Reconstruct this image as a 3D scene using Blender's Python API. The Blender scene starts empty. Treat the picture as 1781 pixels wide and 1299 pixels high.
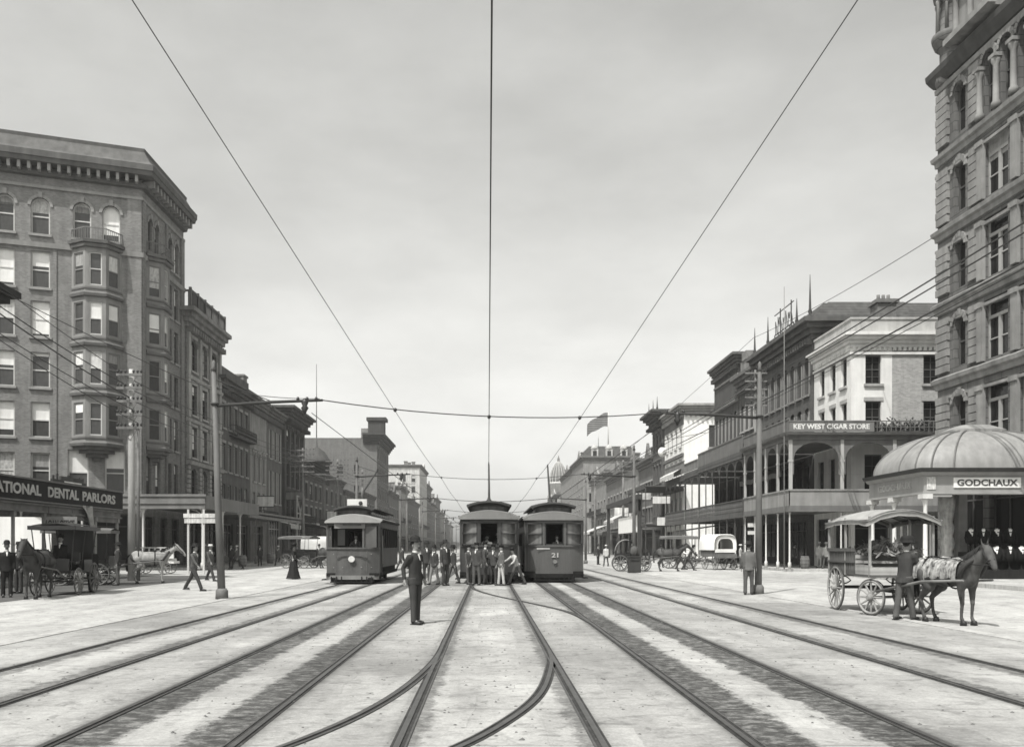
import bpy, bmesh, math, random
from mathutils import Vector, Matrix, noise
R = math.radians
random.seed(7)
scene = bpy.context.scene
col = scene.collection

# ------------------------------------------------------------------ camera
cam_d = bpy.data.cameras.new('camera')
cam = bpy.data.objects.new('camera', cam_d)
col.objects.link(cam)
cam.location = (0, 0, 1.6)
cam.rotation_euler = (R(90), 0, 0)
cam_d.sensor_width = 36
cam_d.lens = 1500 / 1781 * 36
cam_d.shift_x = (890.5 - 849) / 1781
cam_d.shift_y = (950 - 649.5) / 1781
cam_d.clip_start = 0.1
cam_d.clip_end = 6000
scene.camera = cam
# ------------------------------------------------------------------ light
SUN_EL = 58.0
SHX, SHY = 0.55, 0.835            # the way the shadows fall on the ground
sun_d = bpy.data.lights.new('sun', 'SUN')
sun = bpy.data.objects.new('sun', sun_d)
col.objects.link(sun)
sun_d.energy = 5.0
sun_d.angle = R(0.55)
sun_d.color = (1.0, 0.985, 0.96)
dv = Vector((SHX, SHY, -math.tan(R(SUN_EL)))).normalized()
sun.rotation_euler = dv.to_track_quat('-Z', 'Y').to_euler()
world = bpy.data.worlds.new('World')
scene.world = world
world.use_nodes = True
nt = world.node_tree
for n in list(nt.nodes): nt.nodes.remove(n)
sky = nt.nodes.new('ShaderNodeTexSky')
sky.sky_type = 'NISHITA'
sky.sun_disc = False
sky.sun_elevation = R(SUN_EL)
sky.sun_rotation = math.atan2(-SHX, -SHY)
sky.dust_density = 3.0
bw = nt.nodes.new('ShaderNodeRGBToBW')           # an orthochromatic plate: the sky has no colour
nt.links.new(sky.outputs[0], bw.inputs[0])
def wmath(op, a, b=None, c=None):
    n = nt.nodes.new('ShaderNodeMath'); n.operation = op
    for i, v in enumerate((a, b, c)):
        if v is None: continue
        if isinstance(v, (int, float)): n.inputs[i].default_value = v
        else: nt.links.new(v, n.inputs[i])
    return n.outputs[0]
tc = nt.nodes.new('ShaderNodeTexCoord')
mp = nt.nodes.new('ShaderNodeMapping'); mp.inputs['Scale'].default_value = (1.0, 1.0, 2.6)
nt.links.new(tc.outputs['Generated'], mp.inputs[0])
nz = nt.nodes.new('ShaderNodeTexNoise'); nz.inputs['Scale'].default_value = 2.2; nz.inputs['Detail'].default_value = 7
nz.inputs['Roughness'].default_value = 0.52
nt.links.new(mp.outputs[0], nz.inputs[0])
SKY_K, SKY_P = 3.4, 0.80
v = wmath('MULTIPLY', wmath('POWER', bw.outputs[0], SKY_P), SKY_K)
cl = wmath('MULTIPLY_ADD', wmath('SUBTRACT', nz.outputs[0], 0.5), 0.6, 1.0)
v = wmath('MULTIPLY', v, cl)
nz2 = nt.nodes.new('ShaderNodeTexNoise'); nz2.inputs['Scale'].default_value = 9; nz2.inputs['Detail'].default_value = 9; nz2.inputs['Roughness'].default_value = .62
nt.links.new(mp.outputs[0], nz2.inputs[0])
v = wmath('MULTIPLY', v, wmath('MULTIPLY_ADD', wmath('SUBTRACT', nz2.outputs[0], 0.5), 0.22, 1.0))
bg = nt.nodes.new('ShaderNodeBackground'); bg.inputs['Strength'].default_value = 0.1
cmb = nt.nodes.new('ShaderNodeCombineColor')
nt.links.new(wmath('MULTIPLY', v, 1.0), cmb.inputs[0])
nt.links.new(wmath('MULTIPLY', v, 1.0), cmb.inputs[1])
nt.links.new(wmath('MULTIPLY', v, 0.965), cmb.inputs[2])
nt.links.new(cmb.outputs[0], bg.inputs['Color'])
wo = nt.nodes.new('ShaderNodeOutputWorld')
nt.links.new(bg.outputs[0], wo.inputs['Surface'])
scene.view_settings.view_transform = 'Standard'
scene.view_settings.look = 'None'
scene.view_settings.exposure = 0.1
scene.view_settings.gamma = 1.0
scene.render.engine = 'CYCLES'
scene.cycles.filter_width = 1.6
scene.cycles.max_bounces = 6
scene.cycles.volume_bounces = 0

# ------------------------------------------------------------------ materials
MATS = {}
def m(name, val, rough=0.85, kind='plain', sc=1.0, amt=0.25, metal=0.0, tint=(1.0, 0.995, 0.965), p=None):
    """grey material; kind: plain, brick, ashlar, boards, glass, slats"""
    if name in MATS: return MATS[name]
    mt = bpy.data.materials.new(name); mt.use_nodes = True
    t = mt.node_tree; b = t.nodes['Principled BSDF']
    b.inputs['Roughness'].default_value = rough
    b.inputs['Metallic'].default_value = metal
    b.inputs['Specular IOR Level'].default_value = .12 if rough > .55 else .4
    L = t.links.new
    def math_(op, a, c=None, d=None):
        n = t.nodes.new('ShaderNodeMath'); n.operation = op
        for i, q in enumerate((a, c, d)):
            if q is None: continue
            if isinstance(q, (int, float)): n.inputs[i].default_value = q
            else: L(q, n.inputs[i])
        return n.outputs[0]
    co = t.nodes.new('ShaderNodeTexCoord')
    no = t.nodes.new('ShaderNodeTexNoise'); no.inputs['Scale'].default_value = 0.9 * sc; no.inputs['Detail'].default_value = 8
    no.inputs['Roughness'].default_value = 0.65
    L(co.outputs['Object'], no.inputs[0])
    # long vertical streaks of weather
    ma = t.nodes.new('ShaderNodeMapping'); ma.inputs['Scale'].default_value = (2.4 * sc, 2.4 * sc, 0.22 * sc)
    L(co.outputs['Object'], ma.inputs[0])
    n2 = t.nodes.new('ShaderNodeTexNoise'); n2.inputs['Scale'].default_value = 1.0; n2.inputs['Detail'].default_value = 5
    L(ma.outputs[0], n2.inputs[0])
    mix = math_('ADD', math_('SUBTRACT', no.outputs[0], 0.5), math_('SUBTRACT', n2.outputs[0], 0.5))
    fac = math_('MAXIMUM', math_('MULTIPLY_ADD', mix, amt * 3.4, 1.0), .15)
    v = math_('MULTIPLY', fac, val)
    if kind in ('brick', 'ashlar'):
        # wall coordinates: horizontal run = x+y folded, height = z
        sx = t.nodes.new('ShaderNodeSeparateXYZ'); L(co.outputs['Object'], sx.inputs[0])
        cx = t.nodes.new('ShaderNodeCombineXYZ')
        L(math_('ADD', sx.outputs[0], sx.outputs[1]), cx.inputs[0]); L(sx.outputs[2], cx.inputs[1])
        br = t.nodes.new('ShaderNodeTexBrick')
        L(cx.outputs[0], br.inputs[0])
        br.inputs['Color1'].default_value = (0.82, 0.82, 0.82, 1)
        br.inputs['Color2'].default_value = (1.16, 1.16, 1.16, 1)
        if kind == 'brick':
            br.inputs['Scale'].default_value = 1.0; br.inputs['Brick Width'].default_value = 0.24
            br.inputs['Row Height'].default_value = 0.085; br.inputs['Mortar Size'].default_value = 0.008
            br.inputs['Mortar'].default_value = (1.2, 1.2, 1.2, 1)
        else:
            br.inputs['Scale'].default_value = 1.0; br.inputs['Brick Width'].default_value = p[0] if p else 1.1
            br.inputs['Row Height'].default_value = p[1] if p else 0.45; br.inputs['Mortar Size'].default_value = 0.022
            br.inputs['Mortar'].default_value = (0.5, 0.5, 0.5, 1)
            br.inputs['Color1'].default_value = (0.93, 0.93, 0.93, 1); br.inputs['Color2'].default_value = (1.07, 1.07, 1.07, 1)
            bp = t.nodes.new('ShaderNodeBump'); bp.inputs['Strength'].default_value = 0.5; bp.inputs['Distance'].default_value = 0.03
            L(br.outputs['Fac'], bp.inputs['Height']); bp.invert = True
            L(bp.outputs[0], b.inputs['Normal'])
        b2 = t.nodes.new('ShaderNodeRGBToBW'); L(br.outputs['Color'], b2.inputs[0])
        v = math_('MULTIPLY', v, b2.outputs[0])
    elif kind in ('boards', 'slats'):
        wv = t.nodes.new('ShaderNodeTexWave'); wv.wave_type = 'BANDS'; wv.bands_direction = 'Z' if kind == 'slats' else 'X'
        wv.inputs['Scale'].default_value = (p or 1.6); wv.inputs['Distortion'].default_value = 0.3
        L(co.outputs['Object'], wv.inputs[0])
        v = math_('MULTIPLY', v, math_('MULTIPLY_ADD', wv.outputs['Fac'], 0.3, 0.82))
    cc = t.nodes.new('ShaderNodeCombineColor')
    for i in range(3): L(math_('MULTIPLY', v, tint[i]), cc.inputs[i])
    L(cc.outputs[0], b.inputs['Base Color'])
    if kind == 'glass':
        b.inputs['Specular IOR Level'].default_value = 0.3
    MATS[name] = mt
    return mt

M_iron = m('iron', 0.045, 0.6, amt=.2)
M_irong = m('grey painted iron', 0.16, 0.6, amt=.2)
M_ironw = m('pale painted iron', 0.5, 0.6, amt=.15)
M_wire = m('wire', 0.05, 0.6, amt=.0)
M_glass = m('window glass', 0.015, 0.12, 'glass', amt=.3)
M_glassl = m('old window glass', 0.07, 0.15, 'glass', amt=.5, sc=.6)
M_blind = m('window blind', 0.72, 0.9, amt=.18)
BLINDS = [M_blind, M_blind, m('yellowed blind', .55, .9, amt=.3, sc=3), m('lace curtain', .38, .9, amt=.5, sc=6), m('grey blind', .26, .9, amt=.3, sc=3)]
brnd = random.Random(11)
M_sashw = m('white sash', 0.5, 0.7, amt=.15)
M_sashd = m('dark sash', 0.08, 0.7, amt=.15)
M_wood = m('weathered wood', 0.15, 0.85, 'plain', amt=.35, sc=2)
M_pole = m('painted steel pole', 0.12, 0.6, amt=.3)
M_skin = m('skin', 0.23, 0.6, amt=.1, sc=4)
M_hair = m('hair', 0.03, 0.7, amt=.2)
M_black = m('black cloth', 0.02, 0.85, amt=.3, sc=5)
M_dark = m('dark wool', 0.045, 0.9, amt=.35, sc=5)
M_mid = m('grey wool', 0.075, 0.9, amt=.3, sc=5)
M_light = m('light linen', 0.38, 0.9, amt=.25, sc=5)
M_white = m('white cotton', 0.7, 0.9, amt=.12, sc=5)
M_shoe = m('boot leather', 0.02, 0.45, amt=.2, sc=8)
M_roof = m('slate roof', 0.07, 0.8, 'slats', p=1.2, amt=.3)
M_tin = m('tin roof', 0.3, 0.55, amt=.3)

# ------------------------------------------------------------------ mesh builder
class MB:
    def __init__(s): s.v = []; s.f = []; s.mi = []; s.sm = []; s.m = 0; s.smooth = False
    def face(s, idx):
        s.f.append(tuple(idx)); s.mi.append(s.m); s.sm.append(s.smooth)
    def poly(s, pts):
        b = len(s.v); s.v += [tuple(p) for p in pts]; s.face(range(b, b + len(pts)))
    def box(s, c, d, rz=0.0, tf=None):
        x, y, z = d[0] / 2, d[1] / 2, d[2] / 2
        P = [(-x, -y, -z), (x, -y, -z), (x, y, -z), (-x, y, -z), (-x, -y, z), (x, -y, z), (x, y, z), (-x, y, z)]
        ca, sa = math.cos(rz), math.sin(rz); b = len(s.v)
        for p in P:
            q = (c[0] + p[0] * ca - p[1] * sa, c[1] + p[0] * sa + p[1] * ca, c[2] + p[2])
            s.v.append(q)
        for f in ((0, 3, 2, 1), (4, 5, 6, 7), (0, 1, 5, 4), (1, 2, 6, 5), (2, 3, 7, 6), (3, 0, 4, 7)):
            s.face([b + i for i in f])
    def b2(s, lo, hi):
        s.box([(a + b) / 2 for a, b in zip(lo, hi)], [abs(b - a) for a, b in zip(lo, hi)])
    def fbox(s, F, u0, u1, v0, v1, d0, d1):
        """box in facade coordinates (d outward)"""
        P = [F.pt(u, v, d) for v in (v0, v1) for (u, d) in ((u0, d1), (u1, d1), (u1, d0), (u0, d0))]
        b = len(s.v); s.v += P
        for f in ((0, 3, 2, 1), (4, 5, 6, 7), (0, 1, 5, 4), (1, 2, 6, 5), (2, 3, 7, 6), (3, 0, 4, 7)):
            s.face([b + i for i in f])
    def tube(s, path, r, n=8, cap=True, ell=None):
        """r: number or list; ell=(a,b) flattening"""
        path = [Vector(p) for p in path]
        rs = r if isinstance(r, (list, tuple)) else [r] * len(path)
        b = len(s.v); up = None
        for i, p in enumerate(path):
            t = (path[min(i + 1, len(path) - 1)] - path[max(i - 1, 0)])
            t = t.normalized() if t.length > 1e-9 else Vector((0, 0, 1))
            if up is None:
                up = Vector((0, 0, 1)) if abs(t.z) < .9 else Vector((0, 1, 0))
            a = t.cross(up); 
            if a.length < 1e-6: up = Vector((1, 0, 0)); a = t.cross(up)
            a.normalize(); c = a.cross(t).normalized(); up = c
            for k in range(n):
                th = 2 * math.pi * k / n
                q = p + a * (math.cos(th) * rs[i]) + c * (math.sin(th) * rs[i])
                s.v.append(tuple(q))
        o = s.smooth; s.smooth = n > 5
        for i in range(len(path) - 1):
            for k in range(n):
                k2 = (k + 1) % n
                s.face([b + i * n + k, b + i * n + k2, b + (i + 1) * n + k2, b + (i + 1) * n + k])
        s.smooth = o
        if cap:
            s.face([b + k for k in range(n)][::-1]); s.face([b + (len(path) - 1) * n + k for k in range(n)])
    def bar(s, a, b, r, n=6): s.tube([a, b], r, n)
    def ring(s, c, axis, R_, r, n=24, k=6):
        axis = Vector(axis).normalized(); c = Vector(c)
        up = Vector((0, 0, 1)) if abs(axis.z) < .9 else Vector((1, 0, 0))
        a = axis.cross(up).normalized(); b_ = axis.cross(a)
        base = len(s.v); o = s.smooth; s.smooth = True
        for i in range(n):
            th = 2 * math.pi * i / n; d = a * math.cos(th) + b_ * math.sin(th)
            for j in range(k):
                ph = 2 * math.pi * j / k
                s.v.append(tuple(c + d * (R_ + r * math.cos(ph)) + axis * (r * math.sin(ph))))
        for i in range(n):
            for j in range(k):
                i2 = (i + 1) % n; j2 = (j + 1) % k
                s.face([base + i * k + j, base + i2 * k + j, base + i2 * k + j2, base + i * k + j2])
        s.smooth = o
    def lathe(s, prof, c=(0, 0, 0), n=20, sx=1, sy=1):
        b = len(s.v); o = s.smooth; s.smooth = True
        for (r, z) in prof:
            for k in range(n):
                th = 2 * math.pi * k / n
                s.v.append((c[0] + r * sx * math.cos(th), c[1] + r * sy * math.sin(th), c[2] + z))
        for i in range(len(prof) - 1):
            for k in range(n):
                k2 = (k + 1) % n
                s.face([b + i * n + k, b + i * n + k2, b + (i + 1) * n + k2, b + (i + 1) * n + k])
        s.smooth = o
        s.face([b + k for k in range(n)][::-1]); s.face([b + (len(prof) - 1) * n + k for k in range(n)])
    def ell(s, c, r, rot=None, n=14, k=9):
        b = len(s.v); c = Vector(c); o = s.smooth; s.smooth = True
        for i in range(k + 1):
            ph = math.pi * i / k
            for j in range(n):
                th = 2 * math.pi * j / n
                q = Vector((r[0] * math.sin(ph) * math.cos(th), r[1] * math.sin(ph) * math.sin(th), r[2] * math.cos(ph)))
                if rot: q = rot @ q
                s.v.append(tuple(c + q))
        for i in range(k):
            for j in range(n):
                j2 = (j + 1) % n
                s.face([b + i * n + j, b + (i + 1) * n + j, b + (i + 1) * n + j2, b + i * n + j2])
        s.smooth = o
    def cap(s, a, ra, b, rb, n=12):
        s.tube([a, b], [ra, rb], n); s.ell(a, (ra, ra, ra), n=n, k=8); s.ell(b, (rb, rb, rb), n=n, k=8)
    def mesh(s, name, off=(0, 0, 0), clean=True):
        me = bpy.data.meshes.new(name)
        ox, oy, oz = off
        me.from_pydata([(a - ox, b - oy, c - oz) for a, b, c in s.v], [], s.f)
        me.polygons.foreach_set('material_index', s.mi)
        me.polygons.foreach_set('use_smooth', s.sm)
        me.update()
        return me
    def build(s, name, mat, parent=None, world=True, **kw):
        """world=True: vertices are in world space, the root has no rotation yet"""
        off = (0, 0, 0)
        if parent is not None and world:
            q = parent
            off = Vector((0, 0, 0))
            while q is not None: off = off + q.location; q = q.parent
        me = s.mesh(name, off)
        for mt in (mat if isinstance(mat, (list, tuple)) else [mat]): me.materials.append(mt)
        o = bpy.data.objects.new(name, me); col.objects.link(o)
        if parent is not None: o.parent = parent
        for k_, v_ in kw.items(): o[k_] = v_
        return o

def tag(o, label, cat, group=None):
    o['label'] = label; o['category'] = cat
    if group: o['group'] = group
    return o
def struct(o): o['kind'] = 'structure'; return o
def thing(name, label, cat, loc=(0, 0, 0), rz=0, group=None):
    o = bpy.data.objects.new(name, None); col.objects.link(o)
    o.location = loc; o.rotation_euler = (0, 0, rz); o.empty_display_size = .3
    return tag(o, label, cat, group)
def copy_tree(o, parent=None):
    c = o.copy(); col.objects.link(c); c.parent = parent
    for ch in KIDS(o): copy_tree(ch, c)
    return c
def KIDS(o): return [x for x in bpy.data.objects if x.parent == o]

class Face:
    """facade frame: p0 is the left end seen from outside, p1 the right end"""
    def __init__(s, p0, p1, z=0.0):
        s.p0 = Vector((p0[0], p0[1])); s.p1 = Vector((p1[0], p1[1])); s.W = (s.p1 - s.p0).length
        s.d = (s.p1 - s.p0) / s.W; s.n = Vector((s.d.y, -s.d.x)); s.z = z
        s.ang = math.atan2(s.d.y, s.d.x)
    def pt(s, u, v, d=0.0):
        q = s.p0 + s.d * u + s.n * d
        return (q.x, q.y, s.z + v)

def wall(mb, F, W, v0, v1, ops, depth=.25, u_start=0.0):
    """wall sheet with real openings; ops: (u centre, v bottom, w, h, rise)"""
    us = {u_start, W}; vs = {v0, v1}
    for o in ops:
        us |= {o[0] - o[2] / 2, o[0] + o[2] / 2}; vs |= {o[1], o[1] + o[3]}
    us = sorted(x for x in us if u_start - 1e-6 <= x <= W + 1e-6); vs = sorted(x for x in vs if v0 - 1e-6 <= x <= v1 + 1e-6)
    for i in range(len(us) - 1):
        if us[i + 1] - us[i] < 1e-4: continue
        j = 0
        while j < len(vs) - 1:
            uc = (us[i] + us[i + 1]) / 2; k = j
            def solid(jj):
                vc = (vs[jj] + vs[jj + 1]) / 2
                return not any(abs(uc - o[0]) < o[2] / 2 and o[1] < vc < o[1] + o[3] for o in ops)
            if not solid(j): j += 1; continue
            while k + 1 < len(vs) - 1 and solid(k + 1): k += 1
            mb.poly([F.pt(us[i], vs[j]), F.pt(us[i + 1], vs[j]), F.pt(us[i + 1], vs[k + 1]), F.pt(us[i], vs[k + 1])])
            j = k + 1
    for (uc, vb, w, h, rise) in ops:
        a, b = uc - w / 2, uc + w / 2; top = vb + h; sp = top - rise
        line = [(b, vb), (b, sp)]
        if rise > 0:
            n = 10
            arc = [(uc + w / 2 * math.cos(math.pi * k / n), sp + rise * math.sin(math.pi * k / n)) for k in range(n + 1)]
            for k in range(n):
                p, q = arc[k], arc[k + 1]
                mb.poly([F.pt(q[0], q[1]), F.pt(p[0], p[1]), F.pt(p[0], top), F.pt(q[0], top)])
            line += arc[1:-1]
        line += [(a, sp), (a, vb), (b, vb)]
        for p, q in zip(line, line[1:]):
            mb.poly([F.pt(p[0], p[1]), F.pt(q[0], q[1]), F.pt(q[0], q[1], -depth), F.pt(p[0], p[1], -depth)])

def offset_line(pts, closed=False):
    pts = [Vector((p[0], p[1])) for p in pts]; out = []
    N = len(pts)
    for i in range(N):
        ns = []
        if i > 0 or closed:
            d = (pts[i] - pts[i - 1]).normalized(); ns.append(Vector((d.y, -d.x)))
        if i < N - 1 or closed:
            d = (pts[(i + 1) % N] - pts[i]).normalized(); ns.append(Vector((d.y, -d.x)))
        if len(ns) == 1: out.append(ns[0])
        else:
            a = (ns[0] + ns[1]); a = a / max(.3, a.length_squared) * 2; out.append(a)
    return pts, out
def sweep(mb, pts, prof):
    """prof: list of (d outward, z) swept along the wall line, mitred at the corners"""
    P, N = offset_line(pts); b = len(mb.v); k = len(prof)
    for p, n in zip(P, N):
        for (d, z) in prof: mb.v.append((p.x + n.x * d, p.y + n.y * d, z))
    for i in range(len(P) - 1):
        for j in range(k):
            j2 = (j + 1) % k
            mb.face([b + i * k + j, b + (i + 1) * k + j, b + (i + 1) * k + j2, b + i * k + j2])
    mb.face([b + j for j in range(k)]); mb.face([b + (len(P) - 1) * k + j for j in range(k)][::-1])
def cornice(mb, pts, z, h, proj, steps=3, back=-.02):
    """stepped cornice profile"""
    prof = [(back, z)]
    for i in range(steps):
        d = proj * ((i + 1) / steps) ** 1.3; z0 = z + h * i / steps; z1 = z + h * (i + 1) / steps
        prof += [(d, z0 + .03), (d, z1)]
    prof += [(back, z + h)]
    sweep(mb, pts, prof)
def blocks(mb, pts, z0, z1, d, w, gap, d0=-.02):
    """dentils or brackets along a wall line"""
    for p, q in zip(pts, pts[1:]):
        F = Face(p, q); n = max(1, int(F.W / gap))
        for i in range(n):
            u = (i + .5) * F.W / n
            mb.fbox(F, u - w / 2, u + w / 2, z0, z1, d0, d)

# ------------------------------------------------------------------ windows
WC = {}
def arc_pts(w, h, rise, n=10):
    if rise <= 0: return [(-w / 2, 0), (w / 2, 0), (w / 2, h), (-w / 2, h)]
    sp = h - rise
    return [(-w / 2, 0), (w / 2, 0)] + [(w / 2 * math.cos(math.pi * k / n), sp + rise * math.sin(math.pi * k / n)) for k in range(n + 1)]
def win_meshes(w, h, rise, style, lights):
    key = (round(w, 2), round(h, 2), round(rise, 2), style, lights)
    if key in WC: return WC[key]
    f = MB(); y = 0.0
    # local: x along the wall, z up, -y outward; origin at the middle of the opening's foot, on the sash plane
    t = min(.09, w * .09)
    def bx(x0, x1, z0, z1, y0=-.05, y1=.03): f.b2((x0, y0, z0), (x1, y1, z1))
    sp = h - rise
    bx(-w / 2, -w / 2 + t, 0, sp); bx(w / 2 - t, w / 2, 0, sp); bx(-w / 2 + t, w / 2 - t, 0, t)
    if rise <= 0: bx(-w / 2 + t, w / 2 - t, h - t, h)
    else:
        n = 8
        for k in range(n):
            a0, a1 = math.pi * k / n, math.pi * (k + 1) / n
            P = [(r_ * math.cos(a) * w / 2, sp + math.sin(a) * rise * r_) for a in (a0, a1) for r_ in (1 - 2 * t / w, 1)]
            f.poly([(P[0][0], -.05, P[0][1]), (P[1][0], -.05, P[1][1]), (P[3][0], -.05, P[3][1]), (P[2][0], -.05, P[2][1])])
            f.poly([(P[0][0], -.05, P[0][1]), (P[2][0], -.05, P[2][1]), (P[2][0], .02, P[2][1]), (P[0][0], .02, P[0][1])])
    if lights == 'sash': bx(-w / 2 + t, w / 2 - t, h * .48, h * .48 + t * .9, -.04)
    if lights in ('sash4', 'french'):
        bx(-w / 2 + t, w / 2 - t, h * .5, h * .5 + t * .7, -.04)
        bx(-.02, .02, t, h - t * 1.1 - (rise * .05), -.035)
        if w > .8:
            for fz in (.26, .76): bx(-w / 2 + t, w / 2 - t, h * fz, h * fz + .03, -.03)
    if lights == 'shutter':
        for k in range(int(h / .16)): bx(-w / 2 + t, w / 2 - t, t + k * .16, t + k * .16 + .1, -.03, .0)
        bx(-.04, .04, t, h - t, -.045)
    if lights == 'two':
        bx(-.09, .09, t, h * .7, -.09); bx(-w / 2 + t, w / 2 - t, h * .68, h * .68 + .16, -.08)
        bx(-w / 2 + t, -.09, h * .33, h * .33 + .06, -.04); bx(.09, w / 2 - t, h * .33, h * .33 + .06, -.04)
    if lights == 'shop':
        n = max(2, int(w / 1.1))
        for k in range(1, n): bx(-w / 2 + w * k / n - .03, -w / 2 + w * k / n + .03, t, h - t, -.04)
        bx(-w / 2 + t, w / 2 - t, h * .76, h * .76 + .08, -.05); bx(-w / 2 + t, w / 2 - t, t, .5, -.045)
    f.m = 1
    D = .22
    if 's' in style: f.b2((-w / 2 - .12, -D - .14, -.16), (w / 2 + .12, -D + .04, 0)); 
    if 'l' in style: f.b2((-w / 2 - .12, -D - .05, h), (w / 2 + .12, -D + .03, h + .26))
    if 'h' in style:
        f.b2((-w / 2 - .22, -D - .12, h + .16), (w / 2 + .22, -D + .03, h + .36)); f.b2((-w / 2 - .32, -D - .26, h + .36), (w / 2 + .32, -D + .03, h + .5))
        for sgn in (-1, 1): f.b2((sgn * (w / 2 + .06) - .07, -D - .16, h - .3), (sgn * (w / 2 + .06) + .07, -D + .03, h + .16))
    if 'f' in style:
        for sgn in (-1, 1):
            a, b = sorted((sgn * (w / 2 + .002), sgn * (w / 2 + .17)))
            f.b2((a, -D - .06, -.02), (b, -D + .03, h + (0 if rise <= 0 else -rise)))
    if 'a' in style:
        n = 10; e = .2
        for k in range(n):
            a0, a1 = math.pi * k / n, math.pi * (k + .93) / n
            f.poly([(r_ * math.cos(a), -D - .07, sp + (math.sin(a) * (rise + (r_ - w / 2)))) for r_, a in ((w / 2 + .005, a0), (w / 2 + e, a0), (w / 2 + e, a1), (w / 2 + .005, a1))])
            f.poly([((w / 2 + e) * math.cos(a), yy, sp + math.sin(a) * (rise + e)) for a, yy in ((a0, -D - .07), (a0, -D + .03), (a1, -D + .03), (a1, -D - .07))])
        f.b2((-.13, -D - .14, h - .02), (.13, -D + .03, h + .34))
    fm = f.mesh('window')
    g = MB(); g.poly([(x, .015, z) for x, z in arc_pts(w - .01, h - .005, rise)]); gm = g.mesh('pane')
    WC[key] = (fm, gm); return WC[key]
BL = {}
def blind_mesh(w, h, rise, frac):
    key = (round(w, 2), round(h, 2), round(rise, 2), frac)
    if key in BL: return BL[key]
    g = MB(); P = [(x, z) for x, z in arc_pts(w - .16, h - .08, rise)]
    zc = h * (1 - frac)
    P[0] = (P[0][0], zc); P[1] = (P[1][0], zc)
    n = 5
    g.poly([(x, -.004, z) for x, z in P])
    BL[key] = g.mesh('blind'); return BL[key]
def linked(name, me, mats, parent, loc, rz=0):
    if not me.materials:
        for _ in range(max(1, len(mats))): me.materials.append(mats[_])
    o = bpy.data.objects.new(name, me); col.objects.link(o); o.parent = parent; o.location = loc; o.rotation_euler = (0, 0, rz)
    for i, mt in enumerate(mats):
        if me.materials[i] != mt:
            o.material_slots[i].link = 'OBJECT'; o.material_slots[i].material = mt
    return o
def win(root, F, uc, vb, w, h, rise=0, style='s', lights='sash', blind=0, sash=None, trim=None, glass=None, depth=.22, name='window'):
    fm, gm = win_meshes(w, h, rise, style, lights)
    q = Vector(F.pt(uc, vb, -depth)) - root.location
    o = linked(name, fm, [sash or M_sashd, trim or M_irong], root, q, F.ang)
    linked('pane', gm, [glass or M_glass], o, (0, 0, 0))
    if blind > 0: linked('blind', blind_mesh(w, h, rise, round(min(.95, max(.15, blind + brnd.uniform(-.12, .12))), 1)), [brnd.choice(BLINDS)], o, (0, 0, 0))
    return o

def openings(cols, rows):
    """cols: [(u, w)], rows: [(v, h, rise)] -> ops"""
    return [(u, v, w, h, r) for (v, h, r) in rows for (u, w) in cols]
def even(W, n, margin=.8): return [margin + (W - 2 * margin) * (i + .5) / n for i in range(n)]

def text(body, F, u0, u1, v0, v1, d, mat, parent, name='lettering', ext=.012, world=True):
    cu = bpy.data.curves.new('t', 'FONT'); cu.body = body; cu.extrude = ext; cu.offset = 0.03; cu.resolution_u = 3
    o = bpy.data.objects.new('t', cu); col.objects.link(o)
    bpy.context.view_layer.update()
    me = bpy.data.meshes.new_from_object(o.evaluated_get(bpy.context.evaluated_depsgraph_get()))
    bpy.data.objects.remove(o)
    xs = [v.co.x for v in me.vertices]; ys = [v.co.y for v in me.vertices]
    x0, x1, y0, y1 = min(xs), max(xs), min(ys), max(ys)
    off = Vector((0, 0, 0)); q = parent if world else None
    while q is not None: off = off + q.location; q = q.parent
    for v in me.vertices:
        u = u0 + (u1 - u0) * (v.co.x - x0) / (x1 - x0); w_ = v0 + (v1 - v0) * (v.co.y - y0) / (y1 - y0)
        v.co = Vector(F.pt(u, w_, d + v.co.z)) - off
    me.materials.clear(); me.materials.append(mat); me.name = name
    for p in me.polygons: p.material_index = 0
    ob = bpy.data.objects.new(name, me); col.objects.link(ob); ob.parent = parent
    return ob

def remesh(mb, voxel, smooth=3):
    me = mb.mesh('tmp'); o = bpy.data.objects.new('tmp', me); col.objects.link(o)
    a = o.modifiers.new('r', 'REMESH'); a.mode = 'VOXEL'; a.voxel_size = voxel; a.use_smooth_shade = True
    if smooth:
        b = o.modifiers.new('s', 'SMOOTH'); b.iterations = smooth; b.factor = .5
    bpy.context.view_layer.update()
    r = bpy.data.meshes.new_from_object(o.evaluated_get(bpy.context.evaluated_depsgraph_get()))
    bpy.data.objects.remove(o); bpy.data.meshes.remove(me)
    return r
def add_mesh(mb, me, mi=0):
    b = len(mb.v); mb.v += [tuple(v.co) for v in me.vertices]
    for p in me.polygons: mb.f.append(tuple(b + i for i in p.vertices)); mb.mi.append(mi); mb.sm.append(True)
    bpy.data.meshes.remove(me)

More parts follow.
